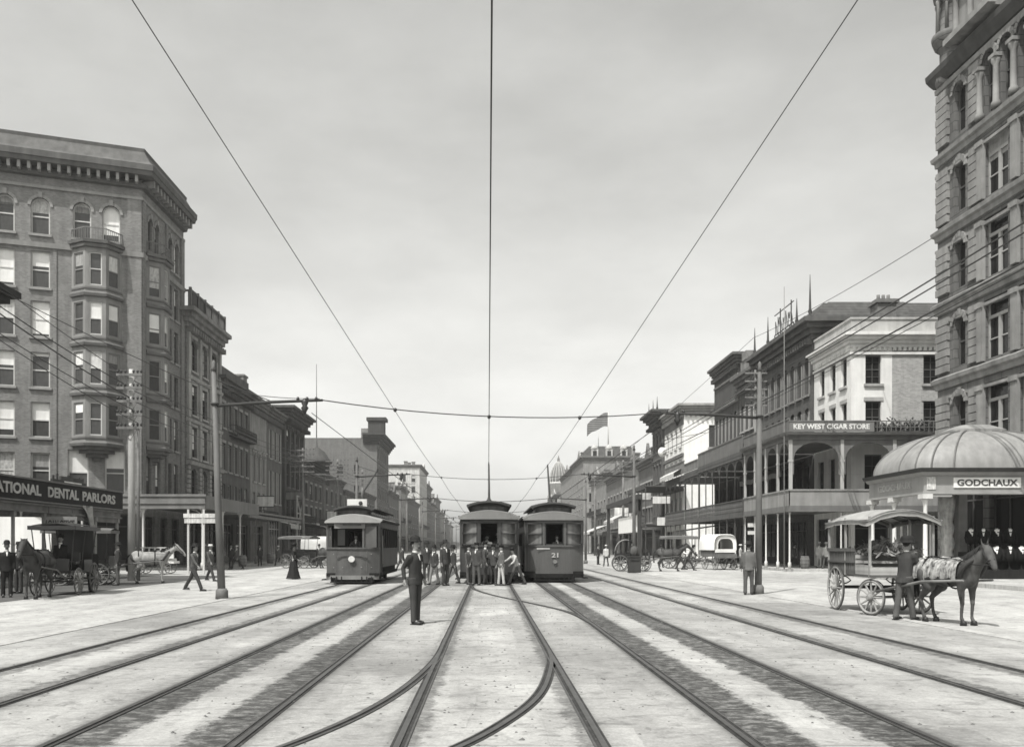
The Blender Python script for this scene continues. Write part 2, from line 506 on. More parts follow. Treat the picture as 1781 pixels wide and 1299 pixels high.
# ------------------------------------------------------------------ ground
def ground_mat(name, base, tracks):
    mt = bpy.data.materials.new(name); mt.use_nodes = True
    t = mt.node_tree; b = t.nodes['Principled BSDF']; b.inputs['Roughness'].default_value = .9; b.inputs['Specular IOR Level'].default_value = .15
    L = t.links.new
    def mth(op, a, c=None, d=None, clamp=False):
        n = t.nodes.new('ShaderNodeMath'); n.operation = op; n.use_clamp = clamp
        for i, q in enumerate((a, c, d)):
            if q is None: continue
            if isinstance(q, (int, float)): n.inputs[i].default_value = q
            else: L(q, n.inputs[i])
        return n.outputs[0]
    g = t.nodes.new('ShaderNodeNewGeometry'); s = t.nodes.new('ShaderNodeSeparateXYZ'); L(g.outputs['Position'], s.inputs[0])
    X, Y = s.outputs[0], s.outputs[1]
    def noi(scale, det=6, sx=1, sy=1, rough=.6, dist=0):
        mp = t.nodes.new('ShaderNodeMapping'); mp.inputs['Scale'].default_value = (sx, sy, 1); L(g.outputs['Position'], mp.inputs[0])
        n = t.nodes.new('ShaderNodeTexNoise'); n.inputs['Scale'].default_value = scale; n.inputs['Detail'].default_value = det
        n.inputs['Roughness'].default_value = rough; n.inputs['Distortion'].default_value = dist; L(mp.outputs[0], n.inputs[0]); return n.outputs[0]
    def step(x, lo, hi): return mth('DIVIDE', mth('SUBTRACT', x, lo), hi - lo, clamp=True)
    big, mid_, fine = noi(.16, 4, 1, .5), noi(1.1, 7, 1, .55, .65, .4), noi(11, 5, 1, 1, .7)
    v = mth('MULTIPLY_ADD', mth('SUBTRACT', big, .5), 1.0, 1.0)
    v = mth('MULTIPLY', v, mth('MULTIPLY_ADD', mth('SUBTRACT', mid_, .5), 1.15, 1.0))
    v = mth('MULTIPLY', v, mth('MULTIPLY_ADD', mth('SUBTRACT', fine, .5), .75, 1.0))
    # dark crumbs and oil spots
    sp = noi(4.5, 3, 1, .8, .6, .6)
    v = mth('MULTIPLY', v, mth('SUBTRACT', 1.0, mth('MULTIPLY', step(sp, .62, .68), .3)))
    gr = noi(38, 3, 1, 1, .7); v = mth('MULTIPLY', v, mth('MULTIPLY_ADD', mth('SUBTRACT', gr, .5), .7, 1.0)); sm = noi(2.6, 8, .8, 1.3, .75, .5); v = mth('MULTIPLY', v, mth('SUBTRACT', 1.0, mth('MULTIPLY', step(sm, .52, .64), .32)))
    # scraped long streaks of wheel tracks
    st = noi(1.6, 5, 1.6, .06, .6)
    v = mth('MULTIPLY', v, mth('MULTIPLY_ADD', mth('SUBTRACT', st, .5), .34, 1.0))
    if tracks:
        for (c, half, s_in, s_out, k) in tracks:
            d = mth('ABSOLUTE', mth('SUBTRACT', X, c)); dw = mth('ADD', d, mth('MULTIPLY', mth('SUBTRACT', noi(3.6, 10, .9, .9, .8, .2), .5), .6))
            ins = mth('MULTIPLY', step(dw, s_in + .05, s_in + .12), mth('SUBTRACT', 1.0, step(d, half - .02, half + .16)))
            nn = noi(6.5, 10, .8, 1.3, .78, .2)
            spots = step(nn, .37, .53)
            near = step(d, half - .22, half - .04)
            mask = mth('MULTIPLY', ins, mth('MAXIMUM', mth('MULTIPLY_ADD', spots, .6, .32), mth('MULTIPLY', near, .85)))
            out = mth('MULTIPLY', mth('SUBTRACT', 1.0, step(mth('ADD', d, mth('MULTIPLY', mth('SUBTRACT', nn, .5), .5)), half + .02, half + s_out)), step(d, half - .05, half))
            mask = mth('MAXIMUM', mask, mth('MULTIPLY', out, mth('MULTIPLY', step(nn, .42, .6), .6)))
            v = mth('MULTIPLY', v, mth('SUBTRACT', 1.0, mth('MULTIPLY', mask, k)))
            # whitish sand in the middle
            mid = mth('SUBTRACT', 1.0, step(d, .08, s_in + .1))
            v = mth('MULTIPLY', v, mth('MULTIPLY_ADD', mid, .12 if k > .5 else 0.03, 1.0))
        # slabs and patches of differing age
        for (bw_, rh_, amp, sq) in ((2.9, 1.55, .26, 1.0), (1.3, 3.4, .16, 1.0)):
            wv_ = t.nodes.new('ShaderNodeVectorMath'); wv_.operation = 'ADD'; cx_ = t.nodes.new('ShaderNodeCombineXYZ')
            L(mth('MULTIPLY', mid_, .35), cx_.inputs[0]); L(mth('MULTIPLY', mid_, .25), cx_.inputs[1]); L(g.outputs['Position'], wv_.inputs[0]); L(cx_.outputs[0], wv_.inputs[1])
            br = t.nodes.new('ShaderNodeTexBrick'); L(wv_.outputs[0], br.inputs[0]); br.inputs['Scale'].default_value = 1; br.inputs['Brick Width'].default_value = bw_; br.inputs['Row Height'].default_value = rh_
            br.inputs['Mortar Size'].default_value = .008; br.inputs['Color1'].default_value = (0, 0, 0, 1); br.inputs['Color2'].default_value = (1, 1, 1, 1); br.inputs['Mortar'].default_value = (.1, .1, .1, 1)
            b2_ = t.nodes.new('ShaderNodeRGBToBW'); L(br.outputs['Color'], b2_.inputs[0]); v = mth('MULTIPLY', v, mth('MULTIPLY_ADD', b2_.outputs[0], amp, 1 - amp * .5))
        # slab joints across
        jn = mth('ABSOLUTE', mth('SUBTRACT', mth('FRACT', mth('DIVIDE', mth('ADD', Y, mth('MULTIPLY', mid_, .05)), 1.55)), .5))
        j = mth('MULTIPLY', mth('SUBTRACT', 1.0, step(jn, .006, .016)), step(noi(.9, 3), .42, .6))
        v = mth('MULTIPLY', v, mth('SUBTRACT', 1.0, mth('MULTIPLY', j, .4)))
    v = mth('MULTIPLY', v, base)
    cc = t.nodes.new('ShaderNodeCombineColor')
    for i, k in enumerate((1, .997, .965)): L(mth('MULTIPLY', v, k), cc.inputs[i])
    L(cc.outputs[0], b.inputs['Base Color'])
    bp = t.nodes.new('ShaderNodeBump'); bp.inputs['Strength'].default_value = .5; bp.inputs['Distance'].default_value = .02
    L(mth('ADD', fine, mth('MULTIPLY', mid_, 1.2)), bp.inputs['Height']); L(bp.outputs[0], b.inputs['Normal'])
    return mt
TR = [(-5.6, .72, .3, .25, .62), (-2.8, .78, .2, .42, .86), (.1, .82, .55, .28, .6), (2.92, .80, .18, .5, .88), (6.12, .74, .34, .3, .62)]
M_road = ground_mat('road dust', .35, None)
M_neutral = ground_mat('neutral ground concrete', .275, TR)
M_walk = ground_mat('flagstone sidewalk', .38, None)
M_curb = m('granite curb', .34, .85, amt=.3, sc=3)
def sheet(name, x0, x1, y0, y1, z, mat, nx=1, ny=1):
    b = MB()
    for i in range(nx):
        for j in range(ny):
            a0, a1 = x0 + (x1 - x0) * i / nx, x0 + (x1 - x0) * (i + 1) / nx; c0, c1 = y0 + (y1 - y0) * j / ny, y0 + (y1 - y0) * (j + 1) / ny
            b.poly([(a0, c0, z), (a1, c0, z), (a1, c1, z), (a0, c1, z)])
    return struct(b.build(name, mat))
sheet('ground', -2500, 2500, -2500, 4000, -.012, m('earth', .3, .95, amt=.2, sc=.1))
sheet('road', -19.2, 19.2, -30, 700, -.006, M_road)
sheet('road', -19.2, -14.0, -30, 47.5, -.002, ground_mat('road painted in shade', .09, None))  # shade of the near-left block, painted as a darker strip of road
sheet('road', -300, -19.2, 42.5, 60.5, -.006, M_road)
sheet('road', 19.2, 300, 47.2, 55.4, -.006, M_road)
sheet('neutral_ground', -7.9, 9.0, -30, 620, .0, M_neutral)
b = MB()
for x in (-7.98, 9.08):
    y = -20
    while y < 420:
        L_ = 2.4 if y < 150 else 12
        b.b2((x - .14, y, -.05), (x + .14, y + L_ - .02, .012 + random.uniform(0, .004))); y += L_
struct(b.build('kerb_strip', M_curb))
def walk(x0, x1, y0, y1):
    b = MB(); b.b2((x0, y0, -.05), (x1, y1, .15)); struct(b.build('sidewalk', M_walk))
    c = MB(); s = 1 if x0 < 0 else -1
    e = x1 if x0 < 0 else x0
    c.b2((e, y0, -.05), (e + s * .16, y1, .156)); struct(c.build('kerb', M_curb))
walk(-26, -19.4, -30, 42.3); walk(-60, -19.4, 60.8 - 2.2, 186); walk(-60, -19.4, 196, 620)
walk(19.4, 60, -30, 46.6); walk(19.4, 60, 55.6, 93.6); walk(19.4, 60, 106, 620)

# ------------------------------------------------------------------ rails
M_rail = m('rail steel', .07, .5, metal=.3, amt=.3, sc=3)
M_groove = m('rail groove dirt', .04, .9, amt=.4, sc=3)
def ribbon(mb, path, off, w, z0, z1):
    P = [Vector((p[0], p[1])) for p in path]; b = len(mb.v)
    for i, p in enumerate(P):
        d = (P[min(i + 1, len(P) - 1)] - P[max(i - 1, 0)]).normalized(); n = Vector((d.y, -d.x))
        for (o, z) in ((off - w / 2, z0), (off - w / 2, z1), (off + w / 2, z1), (off + w / 2, z0)):
            q = p + n * o; mb.v.append((q.x, q.y, z))
    for i in range(len(P) - 1):
        for j in range(3):
            mb.face([b + i * 4 + j, b + i * 4 + j + 1, b + (i + 1) * 4 + j + 1, b + (i + 1) * 4 + j])
def rail(parent, path, inner, k=0.0):
    """inner=+1: the groove is on the right hand of the path"""
    mb = MB()
    ribbon(mb, path, 0, .05, -.02, .016 + k); ribbon(mb, path, inner * .072, .018, -.02, .012 + k)
    mb.m = 1; ribbon(mb, path, inner * .044, .038, -.02, .005 + k); ribbon(mb, path, -inner * .04, .03, -.02, .004 + k)
    return mb.build('rail', [M_rail, M_groove], parent)
ys = [-6] + [i * 6 for i in range(0, 12)] + [80, 120, 200, 300, 450, 600]
for (c, hf, lab) in ((-5.6, .70, 'straight grooved tram track under the open fronted tram on the left'), (-2.8, .76, 'straight tram track with dark stained bands, passing the standing man'),
                     (.1, .83, 'middle tram track leading to the crowd in front of the tram'), (2.92, .78, 'tram track with dark stained bands, under the numbered tram'),
                     (6.12, .73, 'outermost tram track on the right, nearest the fruit wagon')):
    t = thing('tram_track', lab, 'tram track', (c, 5, 0), group='straight tram tracks along the neutral ground')
    for s in (-1, 1): rail(t, [(c + s * hf, y) for y in ys], -s)
def bez(P, n=8):
    """Catmull-Rom through the points"""
    P = [Vector((*p, 0)) if len(p) == 2 else Vector(p) for p in P]; out = []
    Q = [P[0] * 2 - P[1]] + P + [P[-1] * 2 - P[-2]]
    for i in range(1, len(Q) - 2):
        for k in range(n):
            t_ = k / n; a, b_, c_, d_ = Q[i - 1], Q[i], Q[i + 1], Q[i + 2]
            out.append(.5 * ((2 * b_) + (c_ - a) * t_ + (2 * a - 5 * b_ + 4 * c_ - d_) * t_ ** 2 + (3 * b_ - a - 3 * c_ + d_) * t_ ** 3))
    out.append(P[-1]); return out
t = thing('curved_track', 'curved junction track sweeping left out of the middle track towards the viewer', 'tram track', (-.5, 9, 0))
rail(t, bez([(-.735, 15), (-.74, 12.6), (-.86, 10.6), (-1.08, 8.9), (-1.42, 7.5), (-1.95, 6.2), (-2.9, 4.6), (-4.6, 2.9)]), -1, .001)
rail(t, bez([(.93, 15), (.915, 12.6), (.78, 10.9), (.56, 9.3), (.22, 8.0), (-.3, 6.7), (-1.25, 5.1), (-3.1, 3.1)]), 1, .001)
t = thing('crossover_track', 'thin curving crossover rails between the middle track and the right hand track', 'tram track', (1, 27, 0))
rail(t, bez([(-.72, 36), (-.5, 32), (.2, 28), (1.1, 24.6), (1.9, 21.2), (2.13, 18.2), (2.14, 16)]), -1, .001)

# debris
b = MB()
for i in range(2600):
    y = 4 + 30 * random.random() ** 1.4; x = random.gauss(random.choice([-2.8, 2.9, -.74, .93, -5, 5, 0]), .9)
    s = random.uniform(.004, .022) * (1.6 if random.random() < .06 else 1)
    if abs(x) > 9: continue
    k = len(b.v)
    P = [(x + s * random.uniform(.6, 1.3) * math.cos(a), y + s * random.uniform(.6, 1.3) * math.sin(a), .001) for a in [j * 1.2566 for j in range(5)]]
    b.v += P + [(x, y, s * random.uniform(.3, .8))]
    for j in range(5): b.face([k + j, k + (j + 1) % 5, k + 5])
o = b.build('street_dirt', m('dirt clods', .11, .95, amt=.4, sc=20)); o['kind'] = 'stuff'

# ------------------------------------------------------------------ buildings
def body(root, F_list, H, ops_list, back, mat, v0=0.0, depth=.25, name='wall', roof=True, roofmat=None, roofz=None):
    """visible faces with openings, plain closing walls; back: list of further footprint points"""
    mb = MB()
    for F, ops in zip(F_list, ops_list): wall(mb, F, F.W, v0, H, ops, depth)
    pts = [F_list[-1].p1] + [Vector(p) for p in back] + [F_list[0].p0]
    for a, c in zip(pts, pts[1:]):
        mb.poly([(a.x, a.y, v0), (c.x, c.y, v0), (c.x, c.y, H), (a.x, a.y, H)])
    w_ = mb.build(name, mat, root)
    if roof:
        r = MB(); rz = (roofz or H - .4)
        fp = [F_list[0].p0] + [F.p1 for F in F_list] + [Vector(p) for p in back]
        r.poly([(p.x, p.y, rz) for p in fp]); r.build('roof', roofmat or M_roof, root)
    return w_
M_brickL = m('red brick grey', .175, .9, 'brick', amt=.2)
M_trimL = m('sandstone trim', .24, .85, amt=.2)
M_bayL = m('painted bay window wood', .2, .7, amt=.2)

def corner_hotel():
    s = (-.945, -.326); C = Vector((-24.5, 61)); W1 = 22.0
    A = C + Vector(s) * W1; B = Vector((-24.5, 69.35))
    root = thing('corner_building', 'seven storey brick corner building with a heavy overhanging cornice and stacked bay windows', 'building', (-24.5, 61, 0))
    F1 = Face(A, C); F2 = Face(C, B); H = 29.0
    rows = [(5.6, 2.4, 0), (9.05, 2.4, 0), (12.45, 2.4, 0), (15.9, 2.45, 0), (19.25, 2.5, 0)]
    top = [(22.9, 2.5, .58)]
    colA = [(W1 - q, 1.18) for q in (6.44, 8.6, 11.4, 13.9, 16.6, 19.3)]
    ops1 = openings(colA, rows + top) + openings([(W1 - 2.0, 1.15), (W1 - 3.85, 1.15)], top) + openings([(W1 - 1.75, 1.3), (W1 - 4.1, 1.3)], [(5.2, 3.1, 0)])
    door = [(W1 - 3.0, .15, 4.2, 3.7, 0), (W1 - 17.5, .15, 4.6, 3.7, 0)]
    colB = [(u, .85) for u in (5.35, 6.75)]
    ops2 = openings(colB, rows + [(22.9, 2.4, .42)]) + openings([(1.5, .75), (2.75, .75)], [(22.9, 2.4, .37)]) + openings([(1.3, 1.0), (3.0, 1.0)], [(5.2, 2.9, 0)])
    door2 = [(1.5, .15, 1.6, 3.6, 0), (4.2, .15, 1.4, 3.6, 0), (6.6, .15, 1.6, 3.6, 0)]
    body(root, [F1, F2], H, [ops1 + door, ops2 + door2], [(-40, 69.35), (A.x - 3, A.y + 8)], M_brickL)
    rnd = random.Random(3)
    for F, ops in ((F1, ops1), (F2, ops2)):
        for (u, v, w, h, r) in ops:
            fr = rnd.choice([.35, .45, .5, .5, .62, .9, .2])
            win(root, F, u, v, w, h, r, 's' if r == 0 else 'sa', 'sash', fr if F is F1 or rnd.random() < .6 else 0, M_sashw if F is F1 else M_sashd, M_trimL, M_glassl)
    for (u, v, w, h, r) in door: win(root, F1, u, v, w, h, r, '', 'shop', 0, M_sashd, M_trimL, name='shop_window')
    for (u, v, w, h, r) in door2: win(root, F2, u, v, w, h, r, '', 'shop', 0, M_sashd, M_trimL, name='shop_window')
    pts = [A, C, B]
    # pilaster strips
    p = MB()
    for q in (.45,): p.fbox(F1, W1 - .95, W1 - .02, 4.9, 26.0, -.02, .1)
    for q in (5.55,): p.fbox(F1, W1 - q - .12, W1 - q + .12, 4.9, 22.2, -.02, .07)
    p.fbox(F2, .02, .5, 4.9, 26.0, -.02, .1); p.fbox(F2, 4.4, 4.75, 4.9, 26, -.02, .12); p.fbox(F2, 7.6, 8.3, 4.9, 26, -.02, .12)
    p.build('pilasters', M_brickL, root)
    c = MB(); sweep(c, pts, [(-.02, 26.0), (.14, 26.02), (.14, 26.22), (-.02, 26.24)]); sweep(c, pts, [(-.02, 21.95), (.16, 21.98), (.2, 22.3), (-.02, 22.32)])
    sweep(c, pts, [(-.02, 4.75), (.12, 4.78), (.12, 5.0), (-.02, 5.02)])
    c.build('string_course', M_trimL, root)
    c = MB(); sweep(c, pts, [(-.02, 27.45), (.95, 27.5), (1.02, 27.75), (1.1, 27.8), (1.12, 28.2), (.95, 28.3), (.8, 28.45), (.25, 29.35), (.28, 29.6), (-.02, 29.7)])
    sweep(c, pts, [(-.02, 26.8), (.3, 26.85), (.36, 27.1), (-.02, 27.12)])
    co = c.build('cornice', m('cornice iron', .10, .8, amt=.25), root)
    k = MB(); blocks(k, pts, 27.02, 27.5, .8, .2, .6); k.build('bracket', M_trimL, co)
    # bay windows, four storeys high
    def bay(F, uc, w, proj, cut):
        tier = [(8.6, 12.1), (12.1, 15.5), (15.5, 18.9), (18.9, 22.3)]
        P = [F.pt(uc - w / 2, 0), F.pt(uc - w / 2 + cut, 0, proj), F.pt(uc + w / 2 - cut, 0, proj), F.pt(uc + w / 2, 0)]
        br = thing_part('bay_window', root)
        pts_ = [Vector((q[0], q[1])) for q in P]
        mb = MB(); fs = [Face(a, b_) for a, b_ in zip(pts_, pts_[1:])]
        for Fi, side in zip(fs, (0, 1, 0)):
            ops = []
            ww = (Fi.W - .5) if side else (Fi.W - .42)
            for (a, b_) in tier: ops.append((Fi.W / 2, a + .62, ww, 2.25, 0))
            wall(mb, Fi, Fi.W, 8.5, 22.3, ops, .12)
            for (u, v, w_, h, r) in ops:
                q = Vector(Fi.pt(u, v, -.1)) - root.location
                fm, gm = win_meshes(w_, h, 0, '', 'sash')
                o = linked('window', fm, [M_sashw if side else M_bayL, M_bayL], root, q, Fi.ang)
                linked('pane', gm, [M_glassl], o, (0, 0, 0))
                fr = rnd.choice([.45, .5, .55, .9, 0] if side else [0, .4, .5, .55])
                if fr: linked('blind', blind_mesh(w_, h, 0, round(min(.95, fr + brnd.uniform(-.12, .12)), 1)), [brnd.choice(BLINDS)], o, (0, 0, 0))
        mb2 = mb.build('bay_wall', M_bayL, root)
        bm_ = MB()
        for z in (8.6, 12.05, 15.45, 18.85, 22.2):
            sweep(bm_, pts_, [(-.02, z - .12), (.18, z - .1), (.22, z + .08), (.1, z + .22), (-.02, z + .24)])
            if z < 22: sweep(bm_, pts_, [(-.02, z + .38), (.06, z + .4), (.06, z + .52), (-.02, z + .54)])
        sweep(bm_, pts_, [(-.25, 22.3), (.3, 22.36), (.34, 22.55), (-.25, 22.6)])
        # foot: stepped corbel narrowing down to the wall
        for i, (a, b_) in enumerate(((.95, 8.48), (.72, 8.25), (.45, 8.0), (.2, 7.75))):
            q = [F.pt(uc - w / 2 * a, b_ - .22), F.pt(uc - (w / 2 - cut) * a, b_ - .22, proj * a), F.pt(uc + (w / 2 - cut) * a, b_ - .22, proj * a), F.pt(uc + w / 2 * a, b_ - .22)]
            tq = [(x, y, z + .24) for x, y, z in q]
            k_ = len(bm_.v); bm_.v += q + tq
            bm_.face([k_, k_ + 1, k_ + 2, k_ + 3]); bm_.face([k_ + 4, k_ + 5, k_ + 6, k_ + 7])
            for j in range(3): bm_.face([k_ + j, k_ + j + 1, k_ + j + 5, k_ + j + 4])
        bm_.build('bay_moulding', m('bay moulding', .12, .7, amt=.2), root)
        # balcony rail on top
        rl = MB()
        for a, b_ in zip(pts_, pts_[1:]):
            Fi = Face(a, b_); Fi.z = 22.58; n = max(3, int(Fi.W / .16))
            rl.fbox(Fi, 0, Fi.W, .82, .88, -.02, .04); rl.fbox(Fi, 0, Fi.W, .06, .1, -.01, .03)
            for i in range(n + 1): rl.fbox(Fi, Fi.W * i / n - .015, Fi.W * i / n + .015, .1, .82, 0, .03)
        rl.build('balcony_rail', M_irong, root)
    bay(F1, W1 - 2.9, 3.2, .95, .95)
    bay(F2, 2.15, 2.9, .95, .85)
    # gallery roof round the corner with posts
    g = MB()
    P0, P1 = (-40.0, 56.4), (-18.6, 56.4)
    g.b2((-40.0, 56.2, 4.3), (-18.5, 60.6, 4.42)); g.b2((-24.3, 60.6, 4.3), (-18.5, 69.3, 4.42))
    gal = g.build('gallery_roof', M_irong, root)
    g = MB()
    g.b2((-40, 56.14, 4.05), (-18.44, 56.3, 4.95)); g.b2((-18.56, 56.3, 4.05), (-18.42, 69.3, 4.95)); g.b2((-40, 56.06, 4.85), (-18.36, 56.14, 5.0)); g.b2((-40, 56.06, 4.38), (-18.4, 56.14, 4.46))
    g.build('gallery_fascia', M_irong, root)
    for (x, y) in ((-18.7, 56.5), (-22.6, 56.5), (-26.6, 56.5), (-30.6, 56.5), (-18.7, 60.7), (-18.7, 65)):
        c = MB(); c.lathe([(.13, 0), (.13, .35), (.075, .42), (.07, 3.6), (.1, 3.7), (.14, 3.9)], (x, y, .15), 10)
        c.box((x, y, 4.02 + .02), (.3, .3, .1)); c.build('column', M_ironw, root)
    c = MB()
    for (x, y) in ((-18.7, 56.5),):
        for k in range(6):
            a = math.pi / 2 * k / 6; a2 = math.pi / 2 * (k + 1) / 6
            c.bar((x - .7 + .7 * math.cos(a), y, 3.3 + .7 * math.sin(a)), (x - .7 + .7 * math.cos(a2), y, 3.3 + .7 * math.sin(a2)), .03)
    c.build('bracket', M_ironw, root)
    return root
def thing_part(n, r): return r
corner_hotel()

def hoarding():
    # whitewashed boards along the foot of the corner building, on the cross street
    s = Vector((-.945, -.326)); C = Vector((-24.5, 61)) + Vector((.326, -.945)) * 2.6
    a = C + s * 10.6; b_ = C + s * 5.4
    F = Face(a, b_, .02)
    root = thing('hoarding', 'whitewashed board hoarding glimpsed between the shop posts under the dental sign', 'hoarding', (b_.x, b_.y, 0))
    mb = MB(); mb.fbox(F, 0, F.W, .75, 3.5, 0, .05); mb.build('panel', m('whitewash', .85, .9, amt=.08), root)
    mb = MB()
    for u in (.1, F.W / 2, F.W - .1): mb.fbox(F, u - .05, u + .05, 0, 3.4, -.12, 0)
    mb.fbox(F, 0, F.W, 0, .75, 0, .05)
    mb.build('frame', M_wood, root)
hoarding()

def near_left():
    root = thing('shop_building', 'dark three storey building at the left edge whose cornice corner juts into view', 'building', (-24.5, 42.3, 0))
    F1 = Face((-24.5, 12), (-24.5, 42.0)); F2 = Face((-24.5, 42.0), (-45, 42.0))
    c1 = [(u, 1.2) for u in even(30, 9)]; ops1 = openings(c1, [(5.4, 2.8, 0), (9.6, 2.4, 0)]); sh = [(u, .3, 2.7, 3.4, 0) for u in even(30, 8)]
    body(root, [F1, F2], 13.4, [ops1 + sh, []], [(-45, 12)], m('dark stucco', .1, .9, amt=.3))
    for o in ops1: win(root, F1, *o, style='sl', blind=0)
    for o in sh: win(root, F1, *o, style='', lights='shop', name='shop_window')
    c = MB(); cornice(c, [(-24.5, 12), (-24.5, 42.0), (-45, 42.0)], 12.9, 1.35, 1.15, 4); c.build('cornice', m('black cornice', .03, .8), root)
near_left()

def dental_gallery():
    root = thing('sidewalk_gallery', 'wooden sidewalk gallery carrying the long dental parlors sign board', 'gallery', (-20, 44, 0))
    X = -20.0; y0, y1 = 18, 46.9
    b = MB(); b.b2((-24.4, y0, 3.9), (X, y1, 4.0)); b.build('gallery_roof', M_roof, root)
    F = Face((X, y0), (X, y1))
    W = F.W
    g = MB(); g.fbox(F, 0, W, 3.15, 3.9, -.1, 0); g.fbox(F, 0, W, 3.1, 3.18, -.12, .1); g.fbox(F, 0, W, 3.42, 3.5, 0, .12)
    g.fbox(F, W - 7.4, W - .05, 2.86, 3.1, -.06, .0)
    g.build('fascia', m('gallery fascia', .17, .8, amt=.3), root)
    for y in [44.0, 46.6, 41.6, 38.9, 36.4, 34, 31.5, 29, 26, 23]:
        p = MB(); wd = .2 if y == 44.0 else .11
        p.b2((X - wd, y - wd / 2, .15), (X, y + wd / 2, 3.1)); p.b2((X - wd - .04, y - wd / 2 - .04, .15), (X + .04, y + wd / 2 + .04, .45)); p.b2((X - wd - .04, y - wd / 2 - .04, 2.9), (X + .04, y + wd / 2 + .04, 3.1))
        p.build('post', m('pale gallery post', .28, .8, amt=.3), root)
    # sign board
    s = thing('sign_board', 'long black sign board reading NATIONAL DENTAL PARLORS in pale letters', 'sign', (X + .12, 42, 4.0))
    mb = MB(); mb.fbox(F, W - 14.6, W - .02, 3.6, 4.5, .02, .14); mb.build('board', m('sign black', .012, .6), s)
    mb = MB(); mb.fbox(F, W - 14.6, W, 4.5, 4.57, 0, .2); mb.fbox(F, W - 14.6, W, 3.53, 3.6, .0, .2); mb.build('frame', M_irong, s)
    text('NATIONAL', F, W - 12.75, W - 8.6, 3.83, 4.3, .15, m('sign letters', .45, .8, amt=.3), s)
    text('DENTAL', F, W - 8.0, W - 5.1, 3.83, 4.3, .15, MATS['sign letters'], s)
    text('PARLORS', F, W - 4.7, W - 1.0, 3.83, 4.3, .15, MATS['sign letters'], s)
    # small cresting sign above
    c = thing('roof_sign', 'small ornamental sign standing on top of the dental parlors board', 'sign', (X, 41.6, 4.73))
    mb = MB(); mb.fbox(F, 21.6, 24.9, 4.58, 4.72, -.1, 0); mb.fbox(F, 22.4, 24.6, 4.72, 4.9, -.1, 0)
    for k in range(9): mb.fbox(F, 21.7 + k * .36, 21.85 + k * .36, 4.72, 4.9 + .1 * math.sin(k * 1.9), -.09, -.03)
    mb.build('panel', m('sign grey', .07, .8), c)
    mb = MB(); mb.fbox(F, 22.7, 24.4, 4.62, 4.68, .001, .02); mb.build('stripe', M_blind, c)
    # hanging loan office sign, facing the viewer
    F3 = Face((-20.0, 37.3), (-19.0, 42.4)); F3 = Face((-20.55, 38.6), (-18.6, 38.9))
    l = thing('hanging_sign', 'pale board reading LOAN OFFICE hung below the gallery', 'sign', (-19.6, 38.8, 3.0))
    Fh = Face((-20.1, 37.4), (-20.1 + .55, 40.9)); q = Face((-20.05, 38.95), (-18.65, 39.15))
    mb = MB(); mb.fbox(q, 0, q.W, 2.3, 2.95, 0, .05); mb.build('board', m('sign pale', .22, .8, amt=.2), l)
    text('LOAN OFFICE', q, .1, q.W - .1, 2.45, 2.8, .055, M_dark, l)
    mb = MB()
    for u in (.2, q.W - .2): mb.bar(q.pt(u, 3.1, .02), q.pt(u, 3.4, .02), .012)
    mb.build('hanger', M_iron, l)
    # second pale sign strip & crumpled cloth banner
    k = thing('banner', 'crumpled pale cloth hanging from the gallery edge', 'banner', (-19.9, 43.6, 3.0))
    mb = MB(); n = 12; base = len(mb.v)
    for i in range(n):
        for j in range(14):
            u = i / (n - 1); w_ = j / 13; wd = .45 * (1 - .6 * w_)
            mb.v.append((-19.82 + .08 * math.sin(u * 9 + w_ * 4), 42.4 + (u - .3) * wd * 2.4 + w_ * .9, 3.6 - w_ * 1.15))
    mb.smooth = True
    for i in range(n - 1):
        for j in range(13): mb.face([base + i * 14 + j, base + (i + 1) * 14 + j, base + (i + 1) * 14 + j + 1, base + i * 14 + j + 1])
    mb.build('cloth', M_light, k)
    # dark shop behind the corner part of the gallery
dental_gallery()

M_stoneL2 = m('pale carved stone', .17, .85, 'ashlar', amt=.25, p=(1.0, .4))
def simple_building(name, label, loc, pts, back, H, faces, mat, trim, corn, roofmat=None, cat='building', extra=None, wkw=None, depth=.25, ground=None):
    """faces: per face a list of (ops, style, lights, blindprob); corn: (z, h, proj, steps, matname)"""
    root = thing(name, label, cat, loc)
    Fs = [Face(a, b_) for a, b_ in zip(pts, pts[1:])]
    rnd = random.Random(int(abs(loc[1]) * 13) + 5)
    allops = []
    for F, sets in zip(Fs, faces): allops.append([o for st in sets for o in st[0]])
    body(root, Fs, H, allops, back, mat, depth=depth, roofmat=roofmat)
    for F, sets in zip(Fs, faces):
        for (ops, style, lights, bp) in sets:
            for o in ops:
                isshop = lights == 'shop'
                win(root, F, *o, style=style, lights=lights, blind=(rnd.choice([.4, .5, .7, .9]) if rnd.random() < bp else 0), trim=trim,
                    sash=(wkw or {}).get('sash'), glass=(wkw or {}).get('glass'), name='shop_window' if isshop else 'window')
    if corn:
        c = MB(); cornice(c, [Vector(p) for p in pts], *corn[:3], steps=corn[3]); co = c.build('cornice', corn[4], root)
        if len(corn) > 5:
            k = MB(); blocks(k, [Vector(p) for p in pts], corn[0] - .35, corn[0] + .08, corn[2] * .55, .16, corn[5]); k.build('dentils', corn[4], co)
    return root, Fs
